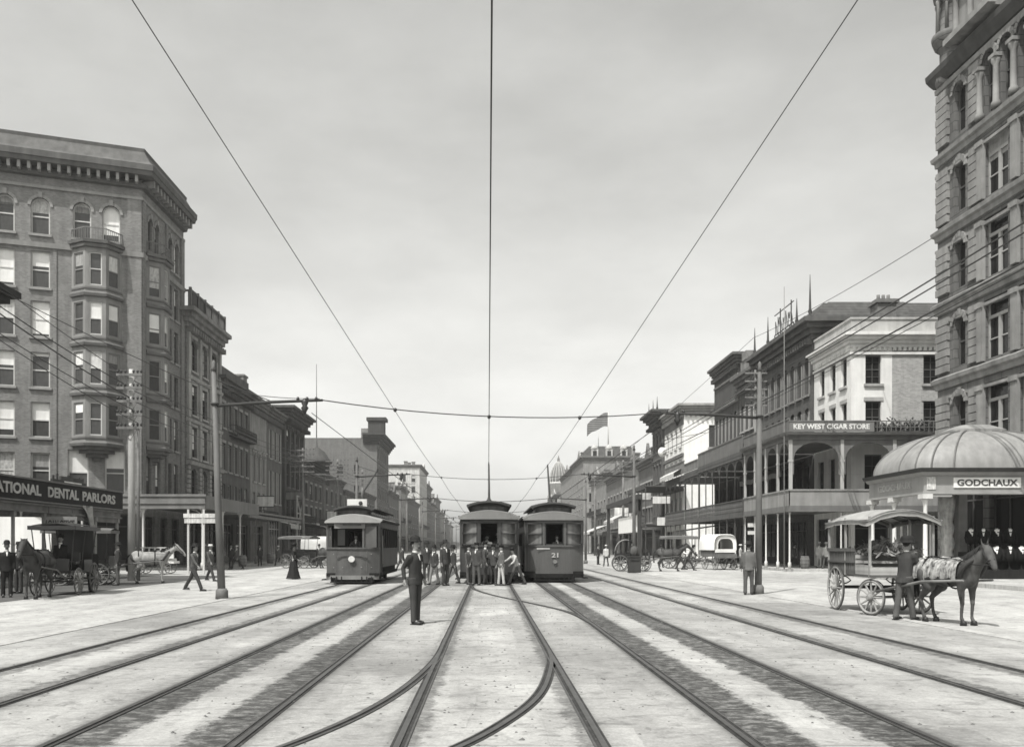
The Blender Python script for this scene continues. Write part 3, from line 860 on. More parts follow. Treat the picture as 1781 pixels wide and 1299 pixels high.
def balcony(root, F, u0, u1, v, proj, h=.95, mat=None, posts=None, lace=False, floor=.14):
    """iron balcony: floor slab, lacework rail and brackets"""
    mat = mat or M_iron
    fl = MB(); fl.fbox(F, u0, u1, v, v + floor, 0.01, proj); fl.build('balcony_floor', mat, root)
    r = MB(); z = v + floor
    n = int((u1 - u0) / .17)
    r.fbox(F, u0, u1, z + h - .05, z + h, proj - .06, proj); r.fbox(F, u0, u1, z + .05, z + .08, proj - .05, proj - .01); r.fbox(F, u0, u1, z + h - .22, z + h - .19, proj - .045, proj - .015)
    for i in range(n + 1):
        u = u0 + (u1 - u0) * i / n; r.fbox(F, u - .012, u + .012, z + .05, z + h - .05, proj - .04, proj - .015)
        if i < n:
            w_ = (u1 - u0) / n
            for (za, zb) in ((.1, .42), (.42, .1 + .62)):
                a, b_ = Vector(F.pt(u, z + za, proj - .03)), Vector(F.pt(u + w_, z + zb, proj - .03)); r.tube([a, b_], .014, 3, cap=False)
                a, b_ = Vector(F.pt(u + w_, z + za, proj - .03)), Vector(F.pt(u, z + zb, proj - .03)); r.tube([a, b_], .014, 3, cap=False)
    for u in (u0, u1): r.fbox(F, u - .02, u + .02, z + h - .05, z + h, 0, proj); r.fbox(F, u - .02, u + .02, z, z + h, proj - .05, proj)
    r.build('balcony_rail', mat, root)

# L2: stone bank with roof balustrade
Y0, Y1 = 69.4, 78.4
W = Y1 - Y0
cols = [(u, 1.35) for u in (1.9, 4.5, 7.1)]
r2, f2 = simple_building('stone_building', 'ornate stone building with arched windows and an open railing on its roof', (-24.3, 74, 0), [(-32, Y0), (-24.3, Y0), (-24.3, Y1)], [(-40, Y1), (-40, Y0)], 20.6,
    [[([], '', 'sash', 0)], [(openings(cols, [(16.0, 2.7, .67), (12.4, 2.5, 0), (8.9, 2.5, 0)]), 'saf' if 0 else 'sfl', 'sash4', .35), (openings(cols, [(5.1, 2.9, .5)]), 's', 'sash4', .2), ([(2.1, .2, 2.6, 3.6, 0), (6.6, .2, 3.2, 3.6, 0)], '', 'shop', 0)]],
    M_stoneL2, m('stone trim L2', .3, .85, amt=.25), (19.3, 1.4, 1.0, 4, m('stone cornice', .2, .85, amt=.3), .55))
F = f2[1]
b = MB(); sweep(b, [F.p0, F.p1], [(-.02, 11.7), (.2, 11.75), (.25, 12.0), (-.02, 12.05)]); sweep(b, [F.p0, F.p1], [(-.02, 8.2), (.3, 8.25), (.4, 8.55), (-.02, 8.6)]); sweep(b, [F.p0, F.p1], [(-.02, 15.2), (.2, 15.25), (.25, 15.5), (-.02, 15.55)])
sweep(b, [F.p0, F.p1], [(-.02, 4.3), (.25, 4.35), (.35, 4.75), (-.02, 4.8)])
b.build('string_course', MATS['stone trim L2'], r2)
b = MB()
for u in (.45, 3.2, 5.8, 8.55):
    for k in range(9): b.fbox(F, u - .3, u + .3, 4.85 + k * .38, 5.13 + k * .38, -.02, .14)
    b.fbox(F, u - .22, u + .22, 8.7, 19.3, -.02, .16)
b.build('pilasters', MATS['stone trim L2'], r2)
b = MB()
Fp = Face((-24.3 + .4, Y0), (-24.3 + .4, Y1)); Fp.z = 20.7
b.fbox(Fp, 0, W, 0, .25, -.2, .05); b.fbox(Fp, 0, W, 1.45, 1.62, -.14, .02)
for i in range(6): b.fbox(Fp, W * i / 5 - .1, W * i / 5 + .1, .2, 1.75, -.16, .04)
for i in range(30): b.fbox(Fp, .2 + i * .3, .28 + i * .3, .25, 1.45, -.1, -.02)
Fq = Face((-32, Y0 + .1), (-23.9, Y0 + .1)); Fq.z = 20.7
b.fbox(Fq, 0, Fq.W, 1.45, 1.6, -.1, 0)
for i in range(20): b.fbox(Fq, .2 + i * .4, .28 + i * .4, .0, 1.45, -.08, -.02)
b.build('roof_railing', m('roof rail', .12, .7), r2)

# L3
Y0, Y1 = 78.6, 88.6
M_L3 = m('stucco L3', .11, .9, amt=.3); M_tr3 = m('trim L3', .26, .85, amt=.2)
cols = [(u, 1.0) for u in even(10, 5, .4)]
r3, f3 = simple_building('terrace_building', 'stuccoed row building with tall shuttered windows and a long iron balcony on the left side', (-24.5, 83, 0), [(-32, Y0), (-24.5, Y0), (-24.5, Y1)], [(-40, Y1), (-40, Y0)], 16.6,
    [[], [(openings(cols, [(12.6, 2.3, 0), (8.6, 2.6, 0)]), 'sl', 'shutter', 0), (openings(cols, [(4.9, 2.5, 0)]), 's', 'french', .3), ([(2.4, .2, 3.6, 3.5, 0), (7.4, .2, 3.6, 3.5, 0)], '', 'shop', 0)]],
    M_L3, M_tr3, (15.9, 1.2, .9, 4, m('cornice L3', .1, .85, amt=.3), .5), wkw=dict(sash=m('shutter grey', .27, .8, amt=.2)))
balcony(r3, f3[1], .3, 9.8, 4.55, 1.3); balcony(r3, f3[1], 3, 9.8, 12.0, .8)
b = MB(); F = f3[1]; b.fbox(F, 0, F.W, 17.1, 18.3, -.4, -.1); b.build('parapet', M_L3, r3)
# gallery roof over the sidewalk in front of L2/L3
g = thing('sidewalk_gallery', 'low iron gallery over the sidewalk in front of the terrace with the shuttered windows', 'gallery', (-19.4, 78, 0))
b = MB(); b.b2((-24.2, 69.8, 4.2), (-19.3, 89, 4.32)); b.b2((-19.42, 69.8, 3.95), (-19.3, 89, 4.5)); b.build('gallery_roof', M_irong, g)
for y in (72, 76, 80, 84, 88.6):
    b = MB(); b.lathe([(.1, 0), (.1, .3), (.055, .4), (.05, 3.7), (.1, 4.05)], (-19.4, y, .15), 8); b.build('column', M_irong, g)

# L4 two houses
Y0, Y1 = 88.8, 95.4
cols = [(u, 1.05) for u in even(6.6, 3, .5)]
r4, f4 = simple_building('terrace_building', 'pale fronted row building with a small iron balcony beside the narrow dark ornate one', (-24.5, 92, 0), [(-30, Y0), (-24.5, Y0), (-24.5, Y1)], [(-40, Y1), (-40, Y0)], 16.8,
    [[], [(openings(cols, [(8.4, 2.9, 0)]), 'sh', 'shutter', 0), (openings(cols, [(4.7, 2.6, 0)]), 's', 'french', .3), (openings([(3.3, 3.2)], [(.2, 3.6, 0)]), '', 'shop', 0)]],
    m('stucco L4', .22, .9, amt=.3), m('trim L4', .3, .85), (15.8, 1.3, .8, 4, m('cornice L4', .14, .85, amt=.3), .5), wkw=dict(sash=MATS['shutter grey']))
balcony(r4, f4[1], .4, 6.2, 4.3, 1.4)
b = MB()
b.b2((-26.5, 90.2, 17), (-25.6, 91.6, 19.4)); b.b2((-26.6, 90.1, 19.4), (-25.5, 91.7, 19.6)); b.build('chimney', M_brickL, r4)
Y0, Y1 = 95.6, 102.4
cols = [(u, 1.15) for u in even(6.8, 3, .4)]
r4b, f4b = simple_building('terrace_building', 'row building with three pale shuttered bays on each storey, left of the projecting dark cornice', (-24.5, 99, 0), [(-30, Y0), (-24.5, Y0), (-24.5, Y1)], [(-40, Y1), (-40, Y0)], 16.4,
    [[], [(openings(cols, [(11.5, 3.2, 0), (6.5, 3.6, 0)]), 'sf', 'shutter', .0), (openings([(3.4, 5.6)], [(.2, 4.4, 0)]), '', 'shop', 0)]],
    m('stucco L4b', .12, .9, amt=.3), m('trim L4b', .3, .85), (15.8, 1.2, .8, 4, m('cornice L4b', .12, .85, amt=.3), .5), wkw=dict(sash=m('shutter pale', .36, .8, amt=.2)))
# L5 dark ornate
Y0, Y1 = 102.6, 113.8
cols = [(u, 1.5) for u in even(11.2, 4, .5)]
r5, f5 = simple_building('ornate_building', 'dark ornate commercial front with a deep projecting cornice on the left side of the street', (-24.2, 108, 0), [(-30, Y0), (-24.2, Y0), (-24.2, Y1)], [(-40, Y1), (-40, Y0)], 17.6,
    [[], [(openings(cols, [(13.0, 2.9, .7), (8.8, 3.1, .7), (5.0, 2.7, 0)]), 'sla' if 0 else 'sh', 'sash', .3), (openings([(3.0, 4.2), (8.2, 4.2)], [(.2, 4.0, 0)]), '', 'shop', 0)]],
    m('dark stone L5', .07, .9, amt=.3), m('trim L5', .1, .85), (16.6, 1.6, 1.5, 5, m('cornice L5', .08, .85, amt=.3), .6))
balcony(r5, f5[1], .3, 10.8, 4.4, 1.6)
# the cross braced sign frame
g = thing('timber_frame', 'crossed timber braces of a scaffold standing against the dark ornate building front', 'scaffold', (-22.4, 106, 0))
b = MB(); F = Face((-22.4, 101), (-22.4, 109))
for (a, c_) in (((0, 3.6), (3.6, 7.4)), ((0, 7.4), (3.6, 3.6)), ((0, .15), (0, 7.6)), ((3.7, .15), (3.7, 7.6)), ((0, 5.5), (7.6, 5.5)), ((0, 7.5), (3.8, 7.5))):
    b.bar(F.pt(*a), F.pt(*c_), .09, 4)
b.build('frame', m('raw timber', .3, .85), g)
# L6 low buildings with a corner turret
Y = 114.0
specs = [(114, 128, 11.4, .09, 'low dark row building with awnings, first beyond the deep cornice'), (128.2, 146, 12.2, .11, 'low row building below the two tree-like crossarm poles'),
         (146.2, 166, 11.0, .16, 'low pale row building with paired arched windows on the left side'), (166.2, 186, 12.0, .1, 'low dark row building next to the tall gabled one on the left')]
for i, (a, b_, h, al, lab) in enumerate(specs):
    n = 4 if i < 2 else 5
    cols = [(u, 1.3) for u in even(b_ - a, n, .6)]
    rr, ff = simple_building('row_building', lab, (-24.5, a, 0), [(-29, a), (-24.5, a), (-24.5, b_)], [(-40, b_), (-40, a)], h,
        [[([(2.2, 6.6, 1.2, 2, 0)], 's', 'sash', .5)], [(openings(cols, [(8.0, 2.2, .4), (4.8, 2.2, 0)]), 'sl', 'sash4', .4), (openings([((b_ - a) / 2, (b_ - a) - 3)], [(.2, 3.2, 0)]), '', 'shop', 0)]],
        m('stucco L6 %d' % i, al, .9, amt=.35), m('trim L6', .22, .85), (h - .7, .9, .6, 3, m('cornice L6', .1, .85, amt=.3)))
    balcony(rr, ff[1], .4, b_ - a - .4, 4.2, 2.2)
t6 = thing('corner_turret', 'dark domed turret rising over the low row buildings on the left', 'turret', (-26.0, 131, 11.5))
b = MB(); b.lathe([(1.9, -.6), (1.9, 2.6), (2.3, 2.7), (2.3, 3.0), (1.9, 3.3), (1.2, 4.4), (.4, 5.0), (.1, 5.2), (.06, 6.4)], (-26.0, 131, 11.5), 14); b.build('dome', m('turret slate', .06, .8), t6)
# tall gabled building behind
M_gab = m('brick gable', .12, .9, 'brick', amt=.2)
F1g = Face((-46, 190), (-24.5, 190))
rg, fg = simple_building('warehouse', 'tall plain sided warehouse with a bracketed street cornice on the left side of the street', (-24.5, 190, 0), [(-52, 190), (-24.5, 190), (-24.5, 212)], [(-52, 212)], 25.5,
    [[(openings([(19.5, 1.2), (23, 1.2), (16, 1.2), (12.5, 1.2)], [(17.5, 2.2, .4), (13, 2.2, .4)]), 's', 'sash', 0)], [(openings([(u, 1.5) for u in even(22, 6, .7)], [(21, 2.6, .5), (16.6, 2.6, .5), (12.2, 2.6, 0), (7.8, 2.6, 0)]), 'sh', 'sash', .3), (openings([(11, 18)], [(.2, 5, 0)]), '', 'shop', 0)]],
    M_gab, m('trim gab', .2, .85), None)
b = MB(); cornice(b, [(-27.5, 189.9), (-24.4, 189.9), (-24.4, 212)], 24.0, 2.4, 1.7, 5); b.b2((-26.4, 189.4, 26.4), (-22.9, 192.5, 29.2)); b.b2((-26.7, 189.0, 29.2), (-22.4, 192.9, 29.9)); b.build('cornice', m('cornice gab', .05, .85, amt=.3), rg)
b = MB(); b.b2((-28, 190, 25.3), (-24.6, 192, 27.6)); b.b2((-47, 196, 25), (-45.6, 198, 28)); b.build('chimney', M_brickL, rg)
b = MB(); b.tube([(-39, 196, 25), (-39, 196, 43)], [.12, .05], 6); b.build('mast', M_iron, rg)
# lean-to roof slope left of it
b = thing('long_roof', 'long sloping pale roof seen above the low buildings, left of the tall warehouse', 'roof', (-50, 170, 0))
mb = MB()
P = [(-64, 160, 12), (-30, 160, 12), (-30, 189, 17.5), (-64, 189, 27)]
mb.poly([(-34, 150, 13), (-34, 188, 13), (-52, 188, 24), (-52, 150, 24)]); mb.poly([(-34, 150, 13), (-52, 150, 24), (-70, 150, 13)]); mb.poly([(-52, 150, 24), (-52, 188, 24), (-70, 188, 13), (-70, 150, 13)])
mb.build('roof', m('roof pale', .24, .8, 'slats', p=.8, amt=.25), b)
mb = MB(); mb.b2((-69.5, 150.3, 0), (-34.5, 187.5, 13)); mb.build('wall', M_gab, b)

# far left buildings
far_specs = [(212.5, 236, 15, .14, 'pale low building just beyond the tall warehouse'), (236.3, 262, 18, .3, 'sunlit far building with white side wall, left of the tall pale block'),
             (262.5, 305, 16, .12, 'dark building below the tall pale block'), ]
def far_building(name, lab, s, a, b_, h, al, n=5, facew=12, group=None, alside=None):
    X = s * 24.5; mat = m('far stucco %.2f' % al, al, .9, amt=.3)
    W = b_ - a
    cols = [(u, 1.6) for u in even(W, n, .8)]
    rows = []; z = 5.2
    while z + 2.4 < h - 1.4: rows.append((z, 2.3, 0)); z += 3.9
    side = openings([(2.2, 1.4), (5.6, 1.4)], [r for r in rows if r[0] > 8]) if s < 0 else openings([(facew - 2.2, 1.4), (facew - 5.6, 1.4)], [r for r in rows if r[0] > 8])
    side = [(facew - o[0], *o[1:]) if s < 0 else (facew - o[0], *o[1:]) for o in side]
    if s < 0: pts = [(X - facew, a), (X, a), (X, b_)]; back = [(X - facew, b_)]
    else: pts = [(X, b_), (X, a), (X + facew, a)]; back = [(X + facew, b_)]
    st = (openings(cols, rows), 'sl', 'sash', .25); shp = (openings([(W / 2, W - 2.5)], [(.2, 3.6, 0)]), '', 'shop', 0)
    faces = [[(side, 's', 'sash', .2)], [st, shp]] if s < 0 else [[st, shp], [(side, 's', 'sash', .2)]]
    rr, ff = simple_building(name, lab, (X, a, 0), pts, back, h, faces, mat, m('far trim', .3, .85), (h - .9, 1.2, .8, 3, m('far cornice', .13, .85, amt=.3)))
    F = ff[1] if s < 0 else ff[0]
    # sidewalk gallery as part
    g = MB(); g.fbox(F, .3, W - .3, 4.1, 4.25, .02, 4.6); g.fbox(F, .3, W - .3, 3.8, 4.4, 4.5, 4.6)
    g.build('gallery_roof', M_irong, rr)
    for k in range(max(2, int(W / 5)) + 1):
        c = MB(); u = .5 + (W - 1) * k / max(2, int(W / 5)); c.fbox(F, u - .07, u + .07, .12, 3.9, 4.42, 4.56); c.build('column', M_irong, rr)
    if al > .18: balcony(rr, F, .5, W - .5, 8.4, 1.2)
    q = random.Random(int(a)); c = MB(); xin = lambda d: X + (-d if s < 0 else d)
    for k in range(3):
        yy = a + W * q.uniform(.1, .9); d0 = q.uniform(1, 6); c.box((xin(d0), yy, h + .9), (1.1, 1.3, 2.6)); c.box((xin(d0), yy, h + 2.3), (1.4, 1.6, .25))
    c.build('chimney', M_brickL, rr)
    c = MB(); gw = q.uniform(.2, .4) * W; yc = a + W * q.uniform(.35, .65)
    P = [(yc - gw / 2, h - .1), (yc + gw / 2, h - .1), (yc + gw / 2, h + .9), (yc + gw * .25, h + 1.5), (yc, h + 2.9), (yc - gw * .25, h + 1.5), (yc - gw / 2, h + .9)]
    for xx in (xin(-.1), xin(.3)): c.poly([(xx, y_, z_) for y_, z_ in P])
    for (ya, za), (yb, zb) in zip(P, P[1:] + P[:1]): c.poly([(xin(-.1), ya, za), (xin(-.1), yb, zb), (xin(.3), yb, zb), (xin(.3), ya, za)])
    c.build('gable', mat, rr)
    return rr, ff
for (a, b_, h, al, lab) in far_specs: far_building('far_building', lab, -1, a, b_, h, al)
far_building('tall_block', 'tall pale office block far down the left side, its side wall facing the viewer', -1, 308, 345, 30.5, .42, 6, 30)
for i, (a, b_, h, al) in enumerate(((346, 372, 26, .12), (373, 402, 20, .14), (404, 440, 24, .12), (442, 480, 19, .2), (482, 530, 17, .14), (532, 600, 15, .16))):
    far_building('far_building', ['dark building right behind the tall pale block', 'second building beyond the tall pale block', 'third building beyond the tall pale block, rising over its neighbours', 'fourth building beyond the tall pale block', 'next to last building at the far left end of the street', 'last tiny building at the left end of the street'][i], -1, a, b_, h, al, 4)

# ------------------------------------------------------------------ right side: the stone tower block
M_tow = m('rock faced sandstone', .115, .85, 'ashlar', amt=.3, p=(1.3, .5))
M_towt = m('dressed sandstone', .2, .8, amt=.32)
def tower():
    root = thing('office_tower', 'tall richly carved sandstone office block with string courses and deep windows at the right edge', 'building', (24.5, 47, 0))
    A = Vector((24.5, 47)); Bn = Vector((24.5 + .045 * 30, 17)); W = (A - Bn).length
    F = Face(A, Bn); Fs = Face((44, 47), A)
    lev = [10.3, 14.35, 18.35, 22.4, 26.6]
    ops = []; arch = []; big = []; trip = []
    for i, z in enumerate([6.2] + lev[:3]):
        h = 3.05
        arch.append((2.05, z + .75, .95, 2.6, .47))
        k = 5.0
        while k < W - 1.5:
            big.append((k, z + .55, 1.85, 2.95, 0)); k += 2.62
    # top storey: arcade of round headed windows
    arch.append((2.05, 23.2, .95, 2.6, .47))
    k = 4.55
    while k < W - 1.2:
        trip.append((k, 22.95, .9, 3.1, .45)); k += 1.3
    shop = [(u, .2, 3.6, 4.9, 0) for u in (2.2, 6.3, 10.4, 14.5, 18.6, 22.7)]
    body(root, [Fs, F], 27.6, [[(2.2, z + .7, 1.2, 2.7, 0) for z in lev[:4]] + [(6, z + .7, 1.2, 2.7, 0) for z in lev[:4]], arch + big + trip + shop], [(26, 17), (44, 17)], M_tow, depth=.3)
    for o in arch: win(root, F, *o, style='a', lights='sash', trim=M_towt, depth=.28)
    for i, o in enumerate(big): win(root, F, *o, style='', lights='two', trim=M_towt, sash=m('window stone mullion', .3, .8), blind=.32 if i % 5 == 2 else 0, depth=.28)
    for o in trip: win(root, F, *o, style='', lights='sash', trim=M_towt, depth=.28)
    for o in shop: win(root, F, *o, style='', lights='shop', depth=.28, name='shop_window')
    for z in lev[:4]:
        for u in (2.2, 6): win(root, Fs, u, z + .7, 1.2, 2.7, 0, 's', 'sash', trim=M_towt)
    pts = [(44, 47), A, Bn]
    c = MB()
    for i, z in enumerate(lev[:4]):
        sweep(c, pts, [(-.02, z - .28), (.1, z - .25), (.12, z - .02), (.24, z + .08), (.27, z + .28), (.1, z + .4), (-.02, z + .42)])
        sweep(c, pts, [(-.02, z - .85), (.1, z - .83), (.1, z - .68), (-.02, z - .66)])
    sweep(c, pts, [(-.02, 6.0), (.3, 6.05), (.4, 6.4), (.1, 6.55), (-.02, 6.6)])
    sweep(c, pts, [(-.02, 26.1), (.1, 26.15), (.12, 26.4), (-.02, 26.5)])
    c.build('string_course', M_towt, root)
    c = MB(); sweep(c, pts, [(-.02, 26.5), (.15, 26.5), (.3, 26.75), (.42, 27.0), (.45, 27.3), (-.02, 27.6)]); c.build('cornice', m('tower cornice', .06, .8), root)  # main cornice, darker in tone than the dressed stone
    c = MB()
    # corner pier, quoined piers, pilasters between the windows
    for (u0, u1) in ((.0, 1.15), (2.95, 3.9)):
        z = 6.7; k = 0
        while z < 26.0:
            if not any(abs(z + .2 - q) < .55 for q in lev):
                e = .05 if k % 2 else 0
                c.fbox(F, u0 + .02 + e, u1 - e, z, z + .37, -.02, .16)
            z += .42; k += 1
    for (u) in [3.72 + .19 + 2.62 * i for i in range(10)]:
        for z0 in [6.2] + lev[:3]: 
            c.fbox(F, u - .26 + .09, u + .26 - .0, z0 + .5, z0 + 3.4, -.02, .2); c.fbox(F, u - .34 + .09, u + .34, z0 + 3.15, z0 + 3.4, .2, .27)
    c.build('pilasters', M_towt, root)
    c = MB()   # round shafts and hoods of the upper arcade
    for i in range(20):
        u = 3.9 + 1.3 * i
        if u > W - .6: break
        q = F.pt(u, 0, .12); c.lathe([(.22, 22.85), (.22, 23.1), (.15, 23.2), (.14, 24.9), (.23, 25.1), (.23, 25.25)], (q[0], q[1], 0), 10)
        c.fbox(F, u - .26, u + .26, 25.25, 25.42, -.02, .36)
    for o in arch + trip:
        n = 8; sp = o[1] + o[3] - o[4]
        for k in range(n):
            a0, a1 = math.pi * k / n, math.pi * (k + .9) / n; r0, r1 = o[2] / 2 + .02, o[2] / 2 + .26
            P = [F.pt(o[0] + r * math.cos(a), sp + r * math.sin(a), d) for d in (.12,) for r, a in ((r0, a0), (r1, a0), (r1, a1), (r0, a1))]
            c.poly(P); c.poly([F.pt(o[0] + r1 * math.cos(a), sp + r1 * math.sin(a), d) for a, d in ((a0, .12), (a1, .12), (a1, -.02), (a0, -.02))])
    c.build('arch_moulding', M_towt, root)
    # round corner turret (bartizan) with its own cap, and gabled parapet
    t = MB()
    t.lathe([(.05, 24.6), (.3, 25.2), (.5, 25.5), (.5, 26.3), (.75, 26.5), (.78, 26.9), (.55, 27.0), (.55, 28.3), (.8, 28.5), (.95, 28.9), (.95, 29.1), (.6, 29.2), (.5, 30.9), (.85, 31.1), (.9, 31.5), (.5, 31.7), (.5, 34), (.8, 34.2), (.8, 34.6), (.5, 36.5), (.1, 39)], (24.95, 46.5, 0), 16)
    t.build('corner_turret', m('turret sandstone', .13, .85, 'ashlar', amt=.3, p=(.6, .4)), root)
    t = MB()
    for i in range(8):
        a = i * math.pi / 4; t.lathe([(.1, 0), (.08, 1.5), (.13, 1.65), (.13, 1.75)], (24.95 + .68 * math.cos(a), 46.5 + .68 * math.sin(a), 29.2), 8)
    t.build('turret_shafts', M_towt, root)
    g = MB()
    for i in range(5):
        u = 2.2 + i * 5.2
        P = [(u, 27.6), (u + 3.4, 27.6), (u + 3.4, 30.9), (u + 2.6, 31.7), (u + 1.7, 33.0), (u + .8, 31.7), (u, 30.9)]
        g.poly([F.pt(a, b_, .5) for a, b_ in P]); g.poly([F.pt(a, b_, -.2) for a, b_ in P][::-1])
        for (a, b_), (a2, b2_) in zip(P, P[1:] + P[:1]): g.poly([F.pt(a, b_, .5), F.pt(a, b_, -.2), F.pt(a2, b2_, -.2), F.pt(a2, b2_, .5)])
        for du in (.5, 1.7, 2.9):
            q = F.pt(u + du, 0, .6); g.lathe([(.2, 27.8), (.15, 28.0), (.14, 29.6), (.24, 29.8), (.24, 30.0)], (q[0], q[1], 0), 8)
        g.fbox(F, u - .15, u + 3.55, 30.0, 30.25, .5, .85); g.fbox(F, u - .2, u + 3.6, 27.6, 27.9, .5, .9)
    g.build('dormer', M_towt, root)
tower()

# ------------------------------------------------------------------ domed store pavilion
M_zinc = m('zinc dome', .22, .55, amt=.22, sc=1.5)
M_fas = m('pavilion paint', .26, .7, amt=.15)
def pavilion():
    root = thing('domed_canopy', 'ribbed zinc dome canopy over the store entrance, with the GODCHAUX name on its fascia', 'canopy', (22.6, 40.6, 0.15))
    x0, x1, y0, y1 = 19.0, 26.2, 37.6, 43.0
    cx, cy = (x0 + x1) / 2, (y0 + y1) / 2; a, b_ = (x1 - x0) / 2, (y1 - y0) / 2
    def ring(f):
        n = 48; out = []
        for k in range(n):
            th = 2 * math.pi * (k + .5) / n; e = .42
            c, s = math.cos(th), math.sin(th)
            out.append((cx + (a + .25) * f * math.copysign(abs(c) ** e, c), cy + (b_ + .25) * f * math.copysign(abs(s) ** e, s)))
        return out
    mb = MB(); mb.smooth = True; prof = []
    for i in range(11):
        t_ = math.pi / 2 * i / 10 * .82
        prof.append((math.cos(t_) ** .9 if i else 1.0, 4.98 + 1.95 * math.sin(t_)))
    base = 0; n = 48
    for f, z in prof:
        for (x, y) in ring(f): mb.v.append((x, y, z))
    for i in range(len(prof) - 1):
        for k in range(n):
            mb.face([i * n + k, i * n + (k + 1) % n, (i + 1) * n + (k + 1) % n, (i + 1) * n + k])
    mb.build('dome', M_zinc, root)
    f, z = prof[-1]
    t = MB(); t.smooth = False
    R1 = ring(f * 1.04); R2 = ring(f * .55)
    for rr, zz in ((R1, z - .03), (R1, z + .12), (R2, z + .36)):
        for (x, y) in rr: t.v.append((x, y, zz))
    for i in range(2):
        for k in range(n): t.face([i * n + k, i * n + (k + 1) % n, (i + 1) * n + (k + 1) % n, (i + 1) * n + k])
    t.face(range(2 * n, 3 * n)); t.build('dome_cap', M_zinc, root)
    r = MB()
    for k in range(0, 48, 3):
        path = []
        for f, z in prof:
            q = ring(f)[k]; path.append((q[0], q[1], z + .015))
        r.tube(path, .045, 5, cap=False)
    r.build('ribs', m('zinc rib', .12, .5), root)
    pts = [(x1, y0), (x1, y1)]
    loop = [(x0, y1), (x0, y0), (x1, y0)]
    c = MB()
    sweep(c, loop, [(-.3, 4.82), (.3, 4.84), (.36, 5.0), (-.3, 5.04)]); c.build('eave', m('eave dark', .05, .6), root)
    c = MB(); sweep(c, loop, [(-.12, 3.95), (.0, 3.95), (.0, 4.84), (-.12, 4.84)]); sweep(c, loop, [(-.16, 3.86), (.08, 3.88), (.08, 3.98), (-.16, 4.0)]); sweep(c, loop, [(-.02, 4.66), (.1, 4.7), (.22, 4.83), (-.02, 4.84)])
    c.build('fascia', M_fas, root)
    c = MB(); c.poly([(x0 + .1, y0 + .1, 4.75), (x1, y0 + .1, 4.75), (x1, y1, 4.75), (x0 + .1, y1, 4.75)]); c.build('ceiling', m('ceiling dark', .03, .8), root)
    for (x, y) in ((x0 + .12, y0 + .12), (x0 + .12, y1 - .1), (x0 + .12, (y0 + y1) / 2 + .3)):
        c = MB(); c.lathe([(.16, 0), (.16, .5), (.1, .56), (.085, 3.2), (.12, 3.4), (.2, 3.55)], (x, y, .15), 10); c.box((x, y, 3.78), (.44, .44, .2)); c.build('column', M_ironw, root)
    F = Face((x0, y0), (x1, y0))
    c = MB(); c.fbox(F, .02, 1.2, 3.76, 3.86, -.1, .05); c.build('bracket', M_fas, root)
    b = MB(); b.fbox(F, 1.28, 4.2, 4.16, 4.6, .002, .05); pl = b.build('name_board', m('cream board', .68, .8, amt=.1), root)
    text('GODCHAUX', F, 1.42, 4.06, 4.24, 4.52, .055, M_mid, pl)
    b = MB(); b.fbox(F, .12, .5, 4.08, 4.62, .002, .03); b.build('ornament', m('ornament pale', .5, .8, amt=.5, sc=8), root)
    FL = Face((x0, y1), (x0, y0))
    text('GODCHAUX', FL, 1.0, 4.3, 4.2, 4.52, .01, m('faded letters', .34, .8), root)
pavilion()

# store interior things under the pavilion: clothing display
M_suit = m('display suit', .012, .9, amt=.3)
def dummy(x, y, z, k, lab):
    r = thing('display_suit', lab, 'clothing dummy', (x, y, z), rz=R(random.uniform(-35, 10)), group='dark suits with white shirt fronts on display under the store canopy')
    b = MB(); b.lathe([(.03, 0), (.16, .0), (.16, .03), (.03, .05), (.03, .35), (.17, .36), (.19, .6), (.2, .9), (.14, 1.02), (.05, 1.06), (.03, 1.12)], n=14, sy=.62)
    for s in (-1, 1): b.tube([(s * .18, 0, .94), (s * .25, -.02, .65), (s * .23, -.08, .4)], [.055, .05, .045], 8)
    b.build('jacket', M_suit, r, world=False)
    b = MB(); b.poly([(-.075, -.105, 1.03), (.075, -.105, 1.03), (.012, -.135, .72), (-.012, -.135, .72)]); b.lathe([(.062, 1.0), (.062, 1.07)], n=10)
    b.poly([(-.17, -.09, 1.0), (-.08, -.115, 1.04), (-.03, -.14, .82), (-.06, -.145, .8)]) if k % 2 else None
    b.build('shirt_front', M_white, r, world=False)
names = ['leftmost in the front row', 'second from the left in the front row', 'third from the left in the front row', 'at the right end of the front row',
         'leftmost in the raised back row', 'second from the left in the raised back row', 'third from the left in the raised back row', 'at the right end of the raised back row']
st = thing('display_stand', 'stepped dark stand carrying the two rows of suits under the store canopy', 'stand', (23.2, 39.6, .15))
b = MB(); b.b2((21.9, 38.4, .15), (25.6, 39.2, .55)); b.b2((21.9, 39.2, .15), (25.6, 40.2, 1.35)); b.build('steps', M_black, st)
for i in range(4): dummy(22.35 + i * .55, 38.8, .55, i, 'headless dark suit with white shirt front, ' + names[i])
for i in range(4): dummy(22.15 + i * .6, 39.6, 1.35, i + 1, 'headless dark suit with white shirt front, ' + names[4 + i])
st = thing('shop_column', 'pale twisted looking stack of goods wound round a column under the canopy', 'display', (21.6, 40.6, .15))
b = MB(); b.lathe([(.34, 0), (.34, .3), (.25, .5), (.33, .9), (.24, 1.2), (.34, 1.6), (.25, 1.95), (.33, 2.3), (.24, 2.6), (.3, 3.0), (.36, 3.4), (.36, 3.9)], (21.6, 40.6, .15), 14); b.build('stack', m('goods pale', .38, .85, amt=.4, sc=4), st)
st = thing('square_pillar', 'pale square stone pillar between the goods stack and the suits', 'pillar', (22.25, 40.2, .15))
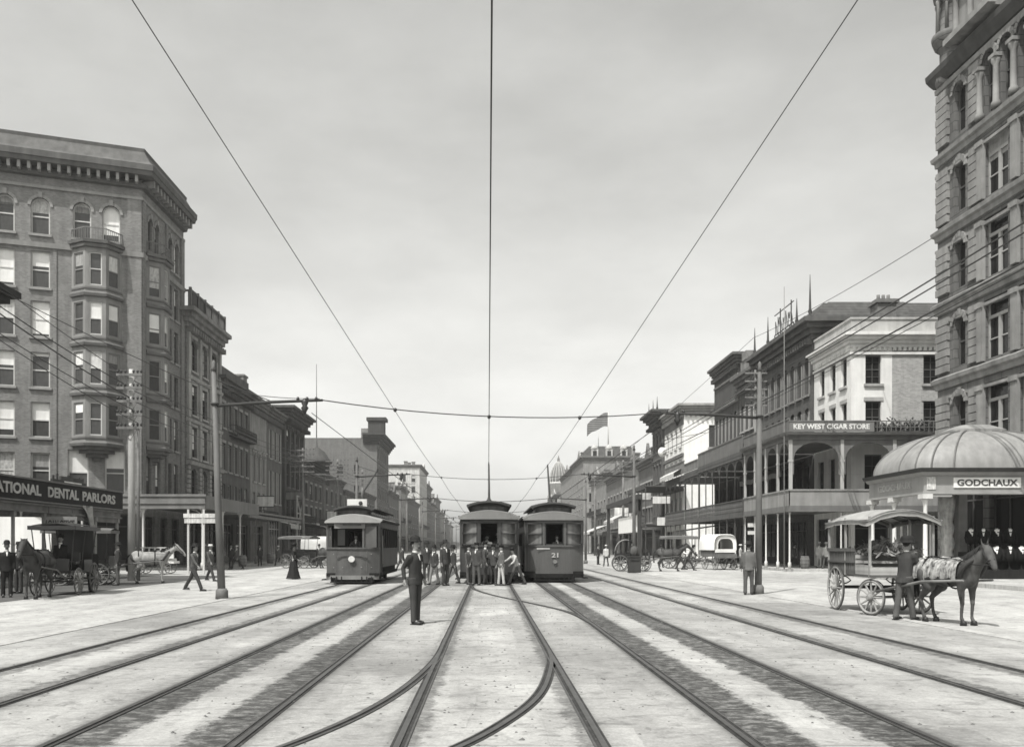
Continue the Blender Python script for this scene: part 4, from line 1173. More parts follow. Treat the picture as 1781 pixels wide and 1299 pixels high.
b = MB(); b.b2((22.05, 40.4, .15), (22.45, 40.8, 4.7)); b.b2((22.0, 40.35, .15), (22.5, 40.85, .6)); b.build('shaft', M_towt, st)
st = thing('glass_case', 'glazed show case with pale goods, just right of the corner column', 'show case', (20.4, 41.2, .15))
b = MB()
for x in (19.9, 20.9):
    for y in (40.8, 41.5): b.b2((x - .04, y - .04, .15), (x + .04, y + .04, 2.9))
b.b2((19.86, 40.76, 2.9), (20.94, 41.54, 3.05)); b.b2((19.86, 40.76, .15), (20.94, 41.54, .7)); b.build('frame', M_ironw, st)
b = MB(); b.b2((19.93, 40.79, .7), (20.87, 41.5, 2.88)); b.build('pane', M_glassl, st)

# ------------------------------------------------------------------ R1 drug store with two storey gallery
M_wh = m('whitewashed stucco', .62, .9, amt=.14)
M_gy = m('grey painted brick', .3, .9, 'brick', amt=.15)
def drugstore():
    root = thing('drug_store', 'cream and grey four storey corner house with a two storey arcaded iron gallery', 'building', (24.5, 58.2, 0))
    P0, C, P2 = Vector((24.5, 64.8)), Vector((24.5, 58.2)), Vector((44, 58.2)); H = 15.2
    Fa, Fb = Face(P0, C), Face(C, P2)
    rowsU = [(12.55, 1.95, 0), (9.2, 2.2, 0)]
    opsA = openings([(1.5, .95), (3.5, .95), (5.4, .95)], rowsU); opsA2 = openings([(1.3, 1.1), (3.3, 1.1), (5.3, 1.1)], [(4.6, 3.2, 0)])
    opsB = openings([(1.5, 1.08)], rowsU) + openings([(5.45, 1.15), (9.6, 1.2), (13.6, 1.2)], rowsU); opsB2 = openings([(1.5, 1.2), (5.2, 1.2), (8.2, 1.2), (11.4, 1.2), (14.4, 1.2)], [(4.6, 3.2, 0)])
    sA = [(1.7, .2, 2.5, 3.4, 0), (4.9, .2, 2.5, 3.4, 0)]; sB = [(1.4, .2, 2.3, 3.4, 0), (6.4, .2, 3.0, 3.4, 0), (11, .2, 3.0, 3.4, 0), (15.5, .2, 3, 3.4, 0)]
    # the walls: whitewashed corner strip, grey further along (paint, not light)
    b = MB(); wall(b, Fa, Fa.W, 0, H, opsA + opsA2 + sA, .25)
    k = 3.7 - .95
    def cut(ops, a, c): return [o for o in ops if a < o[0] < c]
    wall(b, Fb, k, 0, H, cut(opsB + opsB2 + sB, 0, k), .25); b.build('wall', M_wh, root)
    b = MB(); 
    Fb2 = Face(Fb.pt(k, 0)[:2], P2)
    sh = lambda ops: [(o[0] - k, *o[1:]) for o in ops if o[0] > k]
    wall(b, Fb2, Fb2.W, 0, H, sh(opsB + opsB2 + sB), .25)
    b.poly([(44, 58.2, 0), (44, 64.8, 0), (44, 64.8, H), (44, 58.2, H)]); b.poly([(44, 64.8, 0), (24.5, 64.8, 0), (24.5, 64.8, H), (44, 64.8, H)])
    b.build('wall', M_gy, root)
    for o in opsA + opsB: win(root, Fa if o in opsA else Fb, *o, style='sl', lights='sash4', trim=m('hood grey', .3, .85))
    for o in opsA2: win(root, Fa, *o, style='s', lights='french', trim=M_wh)
    for o in opsB2: win(root, Fb, *o, style='s', lights='french', trim=M_wh)
    for o in sA: win(root, Fa, *o, style='', lights='shop', name='shop_window')
    for o in sB: win(root, Fb, *o, style='', lights='shop', name='shop_window')
    pts = [P0, C, P2]
    c = MB(); cornice(c, pts, 15.0, .95, .65, 4); sweep(c, pts, [(-.02, 14.5), (.12, 14.53), (.12, 14.68), (-.02, 14.7)]); co = c.build('cornice', M_wh, root)
    c = MB(); blocks(c, pts, 14.8, 15.03, .14, .16, .34); c.build('dentils', M_wh, co)
    c = MB(); sweep(c, pts, [(-.32, 15.95), (-.02, 15.95), (-.02, 16.9), (.06, 16.92), (.06, 17.05), (-.32, 17.05)]); c.build('parapet', m('parapet grey', .36, .9, amt=.2), root)
    r = MB(); a0, a1, c0, c1 = 24.9, 43.6, 58.6, 64.7; rz = 18.6
    r.poly([(a0, c0, 15.6), (a1, c0, 15.6), (a1 - 3, (c0 + c1) / 2, rz), (a0 + 5.5, (c0 + c1) / 2, rz)]); r.poly([(a0, c0, 15.6), (a0 + 5.5, (c0 + c1) / 2, rz), (a0, c1, 15.6)])
    r.poly([(a0, c1, 15.6), (a0 + 5.5, (c0 + c1) / 2, rz), (a1 - 3, (c0 + c1) / 2, rz), (a1, c1, 15.6)]); r.build('roof', M_roof, root)
    c = MB(); c.b2((27.2, 60.2, 15.6), (28.5, 61.4, 18.6)); c.b2((27.05, 60.05, 18.6), (28.65, 61.55, 18.85))
    for x in (27.5, 27.85, 28.2): c.lathe([(.13, 0), (.12, .45)], (x, 60.8, 18.85), 8)
    c.build('chimney', m('chimney brick', .14, .9, 'brick'), root)
    # gallery round the corner
    g0, g1, gz = (19.2, 64.8), (19.2, 55.0), 0.15
    Ga = Face(g0, g1); Gb = Face(g1, (44, 55.0))
    fl = MB()
    for z in (4.0, 8.55):
        fl.b2((19.2, 55.0, z), (44, 58.15, z + .15)); fl.b2((19.2, 58.15, z), (24.45, 64.75, z + .15))
    fl.build('gallery_floor', M_irong, root)
    M_gal = m('gallery paint', .13, .75, amt=.2)
    fa = MB(); pl = [Vector(g0), Vector(g1), Vector((44, 55))]
    sweep(fa, pl, [(-.06, 3.85), (.02, 3.85), (.02, 4.2), (-.06, 4.2)]); sweep(fa, pl, [(-.1, 3.8), (.12, 3.82), (.12, 3.9), (-.1, 3.92)])
    sweep(fa, pl, [(-.06, 8.4), (.02, 8.4), (.02, 8.72), (-.06, 8.72)]); sweep(fa, pl, [(-.1, 8.66), (.28, 8.7), (.34, 8.86), (-.1, 8.9)])
    fa.build('gallery_fascia', M_gal, root)
    # solid panelled parapet of the first floor gallery
    b = MB(); b.fbox(Ga, 0, Ga.W + .0, 4.2, 5.15, -.05, 0); b.fbox(Gb, .0, 6.5, 4.2, 5.15, -.05, 0); sweep(b, pl, [(-.1, 5.15), (.06, 5.15), (.06, 5.25), (-.1, 5.25)]); b.fbox(Gb, 6.51, 24.8, 4.2, 5.15, -.05, 0)
    b.build('gallery_parapet', m('awning canvas rolled', .22, .8, amt=.25), root)
    for G, us in ((Ga, [.05, 2.45, 4.9, 7.35]), (Gb, [.06, 3.35, 6.7, 10.1, 13.5, 17, 20.5])):
        for u in us:
            q = G.pt(u, 0, -.1); c = MB(); c.lathe([(.11, 0), (.11, .4), (.055, .48), (.05, 3.5), (.1, 3.65)], (q[0], q[1], .15), 8); c.build('column', M_ironw, root)
            c = MB(); c.fbox(G, u - .05 if u > 1 else u - .05, u + .16, 5.25, 8.4, -.15, -.02); c.fbox(G, u - .09, u + .2, 7.0, 7.12, -.17, 0); c.build('post', m('gallery post paint', .36, .8, amt=.15), root)
    # arcade panel (real arches) along the front of the gallery
    b = MB()
    for G, segs in ((Ga, [(.15, 2.5), (2.6, 4.95), (5.05, 7.4), (7.5, 9.8)]), (Gb, [(.2, 3.3), (3.5, 6.65), (6.85, 10.05), (10.25, 13.4), (13.6, 16.9), (17.1, 20.4), (20.6, 24.6)])):
        for (a, c_) in segs:
            w = c_ - a - .25
            G2 = Face(G.pt(a, 0, -.06)[:2], G.pt(c_, 0, -.06)[:2])
            ops = [((c_ - a) / 2, 6.2, w, 2.05, min(w / 2, 1.0))]
            wall(b, G2, G2.W, 6.2, 8.42, ops, .06)
    b.build('arcade', M_gal, root)
    # roof level: sign board with name, and low rail
    s = thing('sign_board', 'long board along the gallery roof reading KEY WEST CIGAR STORE', 'sign', (19.2, 54.9, 8.9))
    b = MB(); b.fbox(Gb, .0, 5.4, 8.92, 9.55, .0, .06); b.build('board', m('sign grey blue', .16, .8, amt=.15), s)
    b = MB(); b.fbox(Gb, -.05, 5.45, 9.55, 9.62, -.03, .09); b.build('frame', M_irong, s)
    text('KEY WEST CIGAR STORE', Gb, .25, 5.1, 9.07, 9.4, .065, m('cream letters', .62, .8), s)
    b = MB(); b.fbox(Ga, 0, Ga.W, 8.9, 9.7, -.04, .0); b.fbox(Ga, 0, Ga.W, 9.7, 9.8, -.08, .04); b.fbox(Gb, 5.5, 24, 9.55, 9.62, -.05, 0); b.fbox(Gb, 5.5, 24, 9.2, 9.24, -.05, 0)
    for i in range(60): b.fbox(Gb, 5.6 + i * .3, 5.64 + i * .3, 8.9, 9.55, -.04, -.01)
    b.build('roof_rail', M_gal, root)
    return root
drugstore()
# plants/boxes on the gallery roof
pb = thing('planter', 'dark leafy plants in boxes on the gallery roof beside the cigar sign', 'planter', (27, 55.6, 8.7))
b = MB(); b.b2((25.2, 55.3, 8.7), (29.5, 55.7, 9.05)); b.build('box', M_wood, pb)
b = MB()
for i in range(700):
    c = Vector((random.uniform(25.2, 29.5), 55.5 + random.uniform(-.35, .35), 9.05 + abs(random.gauss(.15, .28))))
    a, q = Vector([random.uniform(-1, 1) for _ in range(3)]).normalized() * .13, Vector([random.uniform(-1, 1) for _ in range(3)]).normalized() * .07
    b.poly([c - a, c + q, c + a, c - q])
b.build('leaves', m('leaf dark', .05, .8), pb)

# ------------------------------------------------------------------ R2: dark ornate block with finials
M_R2 = m('dark painted brick', .085, .9, 'brick', amt=.2); M_t2 = m('trim R2', .18, .85, amt=.25)
def gallery_row(root, y0, y1, X=19.2, zf=4.0, h=.95, mat=None, step=2.4, upper=None, sheet_z=None):
    mat = mat or M_irong
    G = Face((X, y1), (X, y0)); W = G.W
    fl = MB(); fl.b2((X, y0, zf), (24.45, y1, zf + .14)); fl.build('gallery_floor', mat, root)
    f = MB(); f.fbox(G, 0, W, zf - .2, zf + .2, 0, .06); f.fbox(G, 0, W, zf + .14 + h, zf + .22 + h, -.05, .05); f.build('gallery_fascia', mat, root)
    r = MB(); n = int(W / .16)
    for i in range(n + 1):
        u = W * i / n; r.fbox(G, u - .014, u + .014, zf + .2, zf + .14 + h, 0, .03)
        if i < n:
            for (za, zb) in ((.2, .55), (.55, .9)):
                r.tube([G.pt(u, zf + za, .015), G.pt(u + W / n, zf + zb, .015)], .014, 3, cap=False); r.tube([G.pt(u + W / n, zf + za, .015), G.pt(u, zf + zb, .015)], .014, 3, cap=False)
    r.build('gallery_rail', mat, root)
    k = max(1, round(W / step))
    for i in range(k + 1):
        q = G.pt(.08 + (W - .16) * i / k, 0, -.08); c = MB(); c.lathe([(.09, 0), (.09, .35), (.05, .4), (.045, zf - .5), (.09, zf - .3)], (q[0], q[1], .15), 8)
        if upper: c.lathe([(.05, zf + .1), (.045, upper - .35), (.08, upper - .2)], (q[0], q[1], 0), 8)
        c.build('column', mat, root)
    if upper:
        f = MB(); f.b2((X - .1, y0, upper), (24.45, y1, upper + .1)); f.fbox(G, 0, W, upper - .25, upper + .3, .0, .08); f.build('gallery_roof', mat, root)
        f = MB(); n = k
        for i in range(n):
            a, c_ = W * i / n + .12, W * (i + 1) / n - .02; G2 = Face(G.pt(a, 0, -.03)[:2], G.pt(c_, 0, -.03)[:2]); wall(f, G2, G2.W, upper - .95, upper - .2, [((c_ - a) / 2, upper - .95, c_ - a - .2, .6, .6)], .04)
        f.build('arcade', mat, root)
def finial(root, x, y, z, h=1.8, mat=None):
    b = MB(); b.lathe([(.22, 0), (.22, .25), (.08, .35), (.16, .6), (.1, .8), (.05, h * .7), (.02, h)], (x, y, z), 8); b.build('finial', mat or M_iron, root)
Y0, Y1 = 65.0, 78.7
cols = [(u, .95) for u in even(13.7, 8, .5)]
ops = openings(cols, [(13.2, 2.9, .47), (9.3, 2.6, .3), (4.6, 3.2, 0)])
rR2, fR2 = simple_building('ornate_building', 'dark four storey block with spiky roof finials, left of the cream corner house', (24.5, 72, 0), [(24.5, Y1), (24.5, Y0), (34, Y0)], [(34, Y1)], 18.0,
    [[(openings(cols, [(13.2, 2.9, .47)]), 'sf', 'sash', .2), (openings(cols, [(9.6, 2.6, .3)]), 'sf', 'sash', .2), (openings(cols, [(4.6, 3.2, 0)]), 's', 'french', .1), (openings([(3.3, 4.8), (10, 4.8)], [(.2, 3.4, 0)]), '', 'shop', 0)], []],
    M_R2, M_t2, (17.2, 1.5, 1.0, 4, m('cornice R2', .09, .85, amt=.3), .5))
r = MB(); sweep(r, [(24.5, Y1), (24.5, Y0), (36, Y0)], [(.1, 18.7), (-1.3, 20.3), (-2, 20.3), (-2, 18.7)]); r.build('mansard', M_roof, rR2)
r = MB(); r.poly([(24.9, 65.1, 18.7), (36, 65.1, 18.7), (33, 68.5, 21), (27, 68.5, 21)]); r.poly([(24.9, 65.1, 18.7), (27, 68.5, 21), (24.9, 72, 18.7)]); r.build('hip_roof', M_roof, rR2)
for y, h in ((65.1, 3.4), (67.9, 2.4), (74.9, 2.8), (78.6, 2.8)): finial(rR2, 24.3, y, 18.7, h)
b = MB(); b.tube([(24.6, 70, 18.5), (24.6, 70, 21.6)], .05, 5); b.tube([(24.6, 72.6, 18.5), (24.6, 72.6, 21.6)], .05, 5); b.build('sign_post', M_iron, rR2)
sg = thing('roof_sign', 'illegible openwork iron sign standing on the roof edge between the finials', 'sign', (24.5, 71, 18.7))
F = Face((24.45, 73.6), (24.45, 69.0)); b = MB(); rs = random.Random(4)
for i in range(7):
    u = .2 + i * .62; h0 = rs.uniform(1.0, 1.5)
    b.fbox(F, u, u + .07, 19.55, 19.55 + h0, -.02, .02); b.tube([F.pt(u + .05, 19.6 + h0 * .95), F.pt(u + .3, 19.6 + h0 * .45), F.pt(u + .4, 19.6 + h0 * rs.choice([.0, .9]))], .035, 4)
b.build('openwork', M_iron, sg)
b = MB(); b.fbox(F, 0, F.W, 19.5, 19.58, -.03, .03); b.fbox(F, 0, F.W, 21.2, 21.26, -.03, .03)
for i in range(6): b.fbox(F, i * F.W / 5 - .03, i * F.W / 5 + .03, 18.6, 19.5, -.03, .03)
b.build('frame', M_iron, sg)
gallery_row(rR2, 65.0, 78.7, upper=8.5, mat=m('gallery grey R2', .085, .75, amt=.2))
b = MB(); G = Face((19.2, 78.7), (19.2, 65.0)); b.fbox(G, 0, G.W, 8.8, 9.9, 0, .05); b.fbox(G, 0, G.W, 9.9, 10.0, -.04, .1); b.build('fascia_board', MATS['gallery paint'], rR2)
# tall flagstaff at the gallery corner
fs = thing('flagstaff', 'tall thin pale staff rising from the kerb before the finialled block', 'flagstaff', (19.0, 55.4, .15))
b = MB(); b.tube([(18.95, 55.2, .15), (18.95, 55.2, 6), (18.95, 55.2, 18.2)], [.05, .035, .02], 6); b.build('staff', M_irong, fs)

# R3 / R4
Y0, Y1 = 78.9, 84.2
cols = [(u, .95) for u in even(5.3, 3, .4)]
rR3, fR3 = simple_building('ornate_building', 'narrow dark three bay house squeezed between the finialled block and a taller flat topped one', (24.5, 81, 0), [(24.5, Y1), (24.5, Y0), (34, Y0)], [(34, Y1)], 17.6,
    [[(openings(cols, [(12.6, 2.5, .4), (8.9, 2.6, .4)]), 'sf', 'sash', .2), (openings(cols, [(4.6, 3.2, 0)]), 's', 'french', .1), (openings([(2.6, 3.8)], [(.2, 3.4, 0)]), '', 'shop', 0)], []],
    m('dark stucco R3', .09, .9, amt=.3), m('trim R3', .3, .85), (16.6, 1.3, .9, 4, m('cornice R3', .12, .85, amt=.3), .4))
b = MB(); b.b2((24.3, 80.2, 17.9), (24.9, 83, 19.2)); b.b2((24.2, 80.9, 19.2), (24.9, 82.3, 20)); b.build('gable', M_t2, rR3)
gallery_row(rR3, 78.9, 84.2, upper=8.4, mat=MATS['gallery grey R2'])
Y0, Y1 = 84.4, 93.4
cols = [(u, 1.0) for u in even(9, 6, .4)]
rR4, fR4 = simple_building('ornate_building', 'taller flat topped dark block with a high blind attic above its windows', (24.5, 89, 0), [(24.5, Y1), (24.5, Y0), (36, Y0)], [(36, Y1)], 20.4,
    [[(openings(cols, [(11.4, 3.6, .3), (8.4, 2.5, 0)]), 'f', 'sash', .2), (openings(cols, [(4.6, 3.0, 0)]), 's', 'french', .1), (openings([(2.7, 3.8), (6.9, 3.0)], [(.2, 3.4, 0)]), '', 'shop', 0)], []],
    m('dark brick R4', .075, .9, amt=.25), m('trim R4', .24, .85), (19.4, 1.1, .8, 4, m('cornice R4', .1, .85, amt=.3), .5))
b = MB(); sweep(b, [(24.5, Y1), (24.5, Y0)], [(-.02, 15.8), (.3, 15.85), (.4, 16.2), (-.02, 16.3)]); sweep(b, [(24.5, Y1), (24.5, Y0)], [(-.02, 18.4), (.1, 18.4), (.1, 18.6), (-.02, 18.6)])
b.build('string_course', MATS['trim R4'], rR4)
gallery_row(rR4, 84.4, 93.4, upper=8.3, mat=MATS['gallery grey R2'])
# sloping awnings on the galleries
def awning(name, lab, x0, x1, y0, y1, z0, z1, al=.34):
    r = thing(name, lab, 'awning', (x0, (y0 + y1) / 2, z0))
    b = MB(); n = 10
    for i in range(n):
        a, c = y0 + (y1 - y0) * i / n, y0 + (y1 - y0) * (i + 1) / n; s1, s2 = .08 * math.sin(math.pi * i / n * 5) ** 2, .08 * math.sin(math.pi * (i + 1) / n * 5) ** 2
        b.poly([(x0, a, z0 - s1), (x0, c, z0 - s2), (x1, c, z1), (x1, a, z1)]); b.poly([(x0, a, z0 - s1), (x0, c, z0 - s2), (x0, c, z0 - .4 - s2), (x0, a, z0 - .4 - s1)])
    b.build('canvas', m('canvas %.2f' % al, al, .9, amt=.15), r)
    b = MB()
    for y in (y0, (y0 + y1) / 2, y1): b.bar((x0, y, z0 - .05), (x1, y, z1 - .05), .02, 4)
    b.build('rod', M_iron, r)
awning('awning', 'pale canvas awning pitched over the gallery rail beside the white sided house', 18.4, 20.4, 85.5, 92.5, 8.9, 10.1, .42)
awning('awning', 'long pale canvas awning let down in the shade of the finialled block', 22.6, 24.4, 66.5, 77.5, 7.4, 8.2, .3)

# ------------------------------------------------------------------ R5: beyond the second cross street
cols = [(u, 1.1) for u in even(11.6, 4, .5)]
Wd = 12.0
rR5, fR5 = simple_building('corner_house', 'three storey corner house with a bright whitewashed side wall and dark shuttered window', (24.5, 108, 0), [(24.5, 119.6), (24.5, 108), (24.5 + Wd, 108)], [(24.5 + Wd, 119.6)], 19.0,
    [[(openings(cols, [(14.2, 2.4, 0), (9.8, 2.6, 0)]), 'sl', 'sash', .2), (openings(cols, [(5.0, 2.8, 0)]), 's', 'french', .1), (openings([(3, 4), (8.4, 4)], [(.2, 3.4, 0)]), '', 'shop', 0)],
     [(openings([(3.9, 1.5), (9, 1.4)], [(14.0, 2.8, 0), (9.8, 2.6, 0)]), 's', 'shutter', 0)]],
    m('whitewash R5', .7, .9, amt=.12), m('trim R5', .3, .85), (18.2, 1.2, .9, 4, m('cornice R5', .26, .85, amt=.3), .6), wkw=dict(sash=m('shutter dark', .08, .8)))
b = MB(); wallp = Face((24.5, 119.6), (24.5, 108)); b.fbox(wallp, 0, wallp.W, 12.9, 13.3, -.02, .25); b.fbox(wallp, 0, wallp.W, 8.6, 9.0, -.02, .25); b.fbox(wallp, 0, wallp.W, 16.9, 18.2, -.02, .06); b.build('string_course', m('trim dark R5', .12, .85), rR5)
gR5 = MATS['gallery grey R2']
gallery_row(rR5, 106.6, 119.6, X=19.4, zf=4.3, mat=gR5, step=2.6, upper=9.0)
b = MB(); G = Face((19.2, 93.4), (19.2, 84.4)); b.fbox(G, 0, G.W, 8.75, 9.9, 0, .06); b.fbox(G, 0, G.W, 9.9, 10.0, -.05, .12); b.build('fascia_board', m('canvas board', .16, .85, amt=.3), rR4)
b = MB(); G = Face((19.2, 84.2), (19.2, 78.9)); b.fbox(G, 0, G.W, 8.75, 9.5, 0, .06); b.fbox(G, 0, G.W, 9.5, 9.6, -.05, .12); b.build('fascia_board', MATS['canvas board'], rR3)
# R5b ornate dark
cols = [(u, 1.1) for u in even(7.2, 3, .4)]
rR, fR = simple_building('ornate_building', 'tall narrow dark ornate front with a swelling bracketed top beyond the white sided house', (24.2, 123, 0), [(24.2, 127), (24.2, 119.8), (34, 119.8)], [(34, 127)], 20.2,
    [[(openings(cols, [(15.0, 2.6, .5), (10.6, 2.8, .5), (6, 3, .5)]), 'sh', 'sash', .2), (openings([(3.6, 5)], [(.2, 3.8, 0)]), '', 'shop', 0)], []],
    m('dark stone R6', .09, .9, amt=.3), m('trim R6', .12, .85), (18.6, 1.8, 1.9, 5, m('cornice R6', .07, .85, amt=.3), .8))
for y in (120.4, 123.4, 126.6): finial(rR, 23.6, y, 20.3, 2.2)
bh = thing('shop_gantry', 'dark timber frame hung with boards across the sidewalk further down the right side', 'gantry', (19, 108, 0))
b = MB()
for y in (97.5, 122.5): b.b2((16.9, y - .2, 0), (17.3, y + .2, 7.2))
b.b2((16.85, 97, 6.9), (17.35, 123, 7.5)); b.b2((16.95, 97.3, 5.6), (17.2, 104, 6.9)); b.build('frame', M_iron, bh)
sgn = thing('white_board', 'big white painted board standing under the dark timber frame on the right side', 'sign', (17.3, 106, 3.2))
F = Face((17.6, 116), (17.6, 101)); b = MB(); b.fbox(F, 0, F.W, 3.3, 5.3, 0, .08); b.build('board', M_white, sgn)
b = MB(); b.fbox(F, .2, .35, 0, 3.3, .0, .1); b.fbox(F, F.W - .35, F.W - .2, 0, 3.3, 0, .1); b.build('post', M_wood, sgn)
# signs hung on the galleries
for i, (x, y, z, w, h, lab) in enumerate(((18.9, 96.5, 4.4, 1.9, .9, 'pale square sign board on the kerb gallery near the covered wagon'), (18.8, 98.5, 6.9, 2.0, .8, 'small pale board hung high at the gallery corner left of the wagon'), (18.9, 62.8, 3.15, .9, .28, 'upper of two small pale signs hung by the corner post of the arcaded gallery'), (18.9, 62.8, 2.6, .8, .26, 'lower of two small pale signs hung by the corner post of the arcaded gallery'))):
    r = thing('hanging_sign', lab, 'sign', (x, y, z)); F = Face((x, y), (x + w, y)); b = MB(); b.fbox(F, 0, w, z - h / 2, z + h / 2, 0, .06); b.build('board', m('sign pale 2', .5, .8, amt=.3), r)
    b = MB(); b.bar((x + .1, y, z + h / 2), (x + .1, y, z + h / 2 + .4), .02, 4); b.bar((x + w - .1, y, z + h / 2), (x + w - .1, y, z + h / 2 + .4), .02, 4); b.build('hanger', M_iron, r)
# far right row
for (a, b_, h, al, lab) in ((127.2, 140, 14.6, .12, 'low dark row building beyond the bracketed ornate front'), (140.2, 156, 15.6, .2, 'pale fronted row building behind the far right trolley pole'), (156.2, 178, 15.0, .14, 'dark row building with white window blinds, fourth beyond the bracketed front'),
                             (178.2, 205, 16.8, .2, 'light row building with a white pier, just before the flag'), (222, 252, 24.5, .2, 'big pale block flying the flag on the right side of the street'), (252.2, 290, 24, .2, 'dark block standing directly beyond the flag block'),
                             (305, 345, 20, .3, 'pale building near the dome at the right end'), (345.2, 400, 17, .16, 'dark far building below the dome'), (400.2, 470, 15, .2, 'second last building at the right end of the street'), (470.2, 580, 14, .14, 'last building at the right end of the street')):
    far_building('far_building', lab, 1, a, b_, h, al, 5, facew=14)
mr = thing('mansard_roof', 'steep mansard roof with dormers on the block that flies the flag', 'roof', (24.5, 222, 24.5))
b = MB(); P0_ = [(24.6, 222.1), (38.4, 222.1), (38.4, 251.9), (24.6, 251.9)]; P1_ = [(26.2, 224), (37, 224), (37, 250), (26.2, 250)]
for i in range(4):
    j = (i + 1) % 4; b.poly([(*P0_[i], 24.2), (*P0_[j], 24.2), (*P1_[j], 27.6), (*P1_[i], 27.6)])
b.poly([(*p, 27.6) for p in P1_]); b.build('slates', M_roof, mr)
for (x, y) in ((27.5, 222.2), (31.2, 222.2), (35, 222.2)):
    b = MB(); b.b2((x - .9, y, 24.4), (x + .9, y + 2, 26.6)); b.lathe([(1.1, 26.6), (.9, 27.2), (.1, 28)], (x, y + .9, 0), 8); b.build('dormer', m('dormer paint', .35, .8), mr)
    b = MB(); b.b2((x - .5, y - .03, 24.9), (x + .5, y + .01, 26.2)); b.build('pane', M_glass, mr)
# flag
r = thing('flagpole', 'flagpole on the big pale block with a dark flag streaming left', 'flagpole', (30, 224, 27))
b = MB(); b.tube([(31.2, 224, 27), (31.2, 224, 36.6)], [.18, .1], 6); b.build('pole', M_ironw, r)
b = MB(); n, k_ = 16, 8; b.smooth = True
for i in range(n + 1):
    for j in range(k_ + 1):
        u = i / n; w = j / k_
        x = 31.1 - 5.4 * u; y = 224 + .5 * math.sin(u * 6 + w) ; z = 36.3 - 3.6 * w * (1 - .15 * u) - 2.4 * u * u - .8 * u + .2 * math.sin(u * 9)
        b.v.append((x, y, z))
for i in range(n):
    for j in range(k_): b.face([i * (k_ + 1) + j, (i + 1) * (k_ + 1) + j, (i + 1) * (k_ + 1) + j + 1, i * (k_ + 1) + j + 1])
me_flag = b
fm = bpy.data.materials.new('flag cloth'); fm.use_nodes = True
t_ = fm.node_tree; co = t_.nodes.new('ShaderNodeTexCoord'); wv = t_.nodes.new('ShaderNodeTexWave'); wv.bands_direction = 'Z'; wv.inputs['Scale'].default_value = .55; t_.links.new(co.outputs['Object'], wv.inputs[0])
rp = t_.nodes.new('ShaderNodeValToRGB'); rp.color_ramp.elements[0].color = (.03, .03, .03, 1); rp.color_ramp.elements[1].color = (.22, .22, .215, 1); t_.links.new(wv.outputs[0], rp.inputs[0]); t_.links.new(rp.outputs[0], t_.nodes['Principled BSDF'].inputs['Base Color'])
b.build('flag', fm, r)
r = thing('flagpole', 'bare thinner pole on the big pale block, left of the flag', 'flagpole', (29, 240, 27))
b = MB(); b.tube([(28.9, 226, 27), (28.9, 226, 32)], [.1, .06], 6); b.build('pole', M_ironw, r)
# domed tower
r = thing('dome_tower', 'hazy open lantern dome rising behind the far end of the right side', 'tower', (33.8, 410, 0))
b = MB(); cx, cy = 33.6, 412
b.b2((cx - 5, cy - 5, 0), (cx + 5, cy + 5, 26)); b.build('base', m('dome stone', .42, .9, amt=.2), r)
b = MB(); b.lathe([(4.6, 26), (4.6, 31), (5.0, 31.3), (5.0, 32), (4.3, 32.2)], (cx, cy, 0), 20); b.build('drum', MATS['dome stone'], r)
b = MB(); b.lathe([(4.2, 32), (4.1, 34), (3.6, 36.5), (2.8, 39), (1.7, 41), (.7, 42), (.6, 43.2), (.1, 45)], (cx, cy, 0), 20); b.build('dome', m('dome copper', .13, .8, amt=.3), r)
b = MB()
for i in range(16):
    a = i * math.pi / 8; b.tube([(cx + q * 1.03 * math.cos(a), cy + q * 1.03 * math.sin(a), z) for q, z in ((4.2, 32), (4.1, 34), (3.6, 36.5), (2.8, 39), (1.7, 41), (.7, 42))], .17, 4)
b.build('ribs', MATS['dome stone'], r)

# ------------------------------------------------------------------ trolley poles and overhead
M_ins = m('insulator', .03, .4)
def bracket_pole(x, y, h, side, lab, lean=0):
    r = thing('trolley_pole', lab, 'pole', (x, y, 0), group='steel trolley poles along both edges of the neutral ground')
    b = MB(); b.tube([(x, y, 0), (x + lean * .5, y, h * .45), (x + lean, y, h)], [.125, .105, .07], 10); b.lathe([(.2, 0), (.19, .25), (.14, .32)], (x, y, 0), 10); b.lathe([(.1, h - .02), (.05, h + .1), (.07, h + .2), (.01, h + .3)], (x + lean, y, 0), 8)
    b.build('shaft', M_pole, r)
    ax = 3.3; z = 5.95
    b = MB(); xx = x + lean * .85
    b.tube([(xx, y, z - .05), (xx + side * ax * .5, y, z + .06), (xx + side * ax, y, z + .12)], [.055, .055, .04], 6); b.ring((xx, y, z), (0, 0, 1), .1, .04, 10, 5)
    b.bar((xx, y, h - .3), (xx + side * 1.7, y, z + .1), .014, 4); b.build('bracket_arm', M_iron, r)
    b = MB(); q = xx + side * 2.75
    b.lathe([(.04, .1), (.11, -.04), (.07, -.13), (.12, -.2), (.06, -.3), (.03, -.4)], (q, y, z + .08), 8)
    for k in range(3): b.lathe([(.03, 0), (.055, .03), (.03, .1)], (xx + side * (ax - .2 - k * .28), y, z + .12), 6)
    b.build('insulator', M_ins, r)
    return (xx + side * ax, y, z + .12), (q, y, z - .28)
poleY = [27.3, 53.5, 80, 107, 134, 161, 190, 220, 252, 286]
spanL = []
ORD = ['nearest', 'second', 'third', 'fourth', 'fifth', 'sixth', 'seventh', 'eighth', 'ninth', 'tenth']
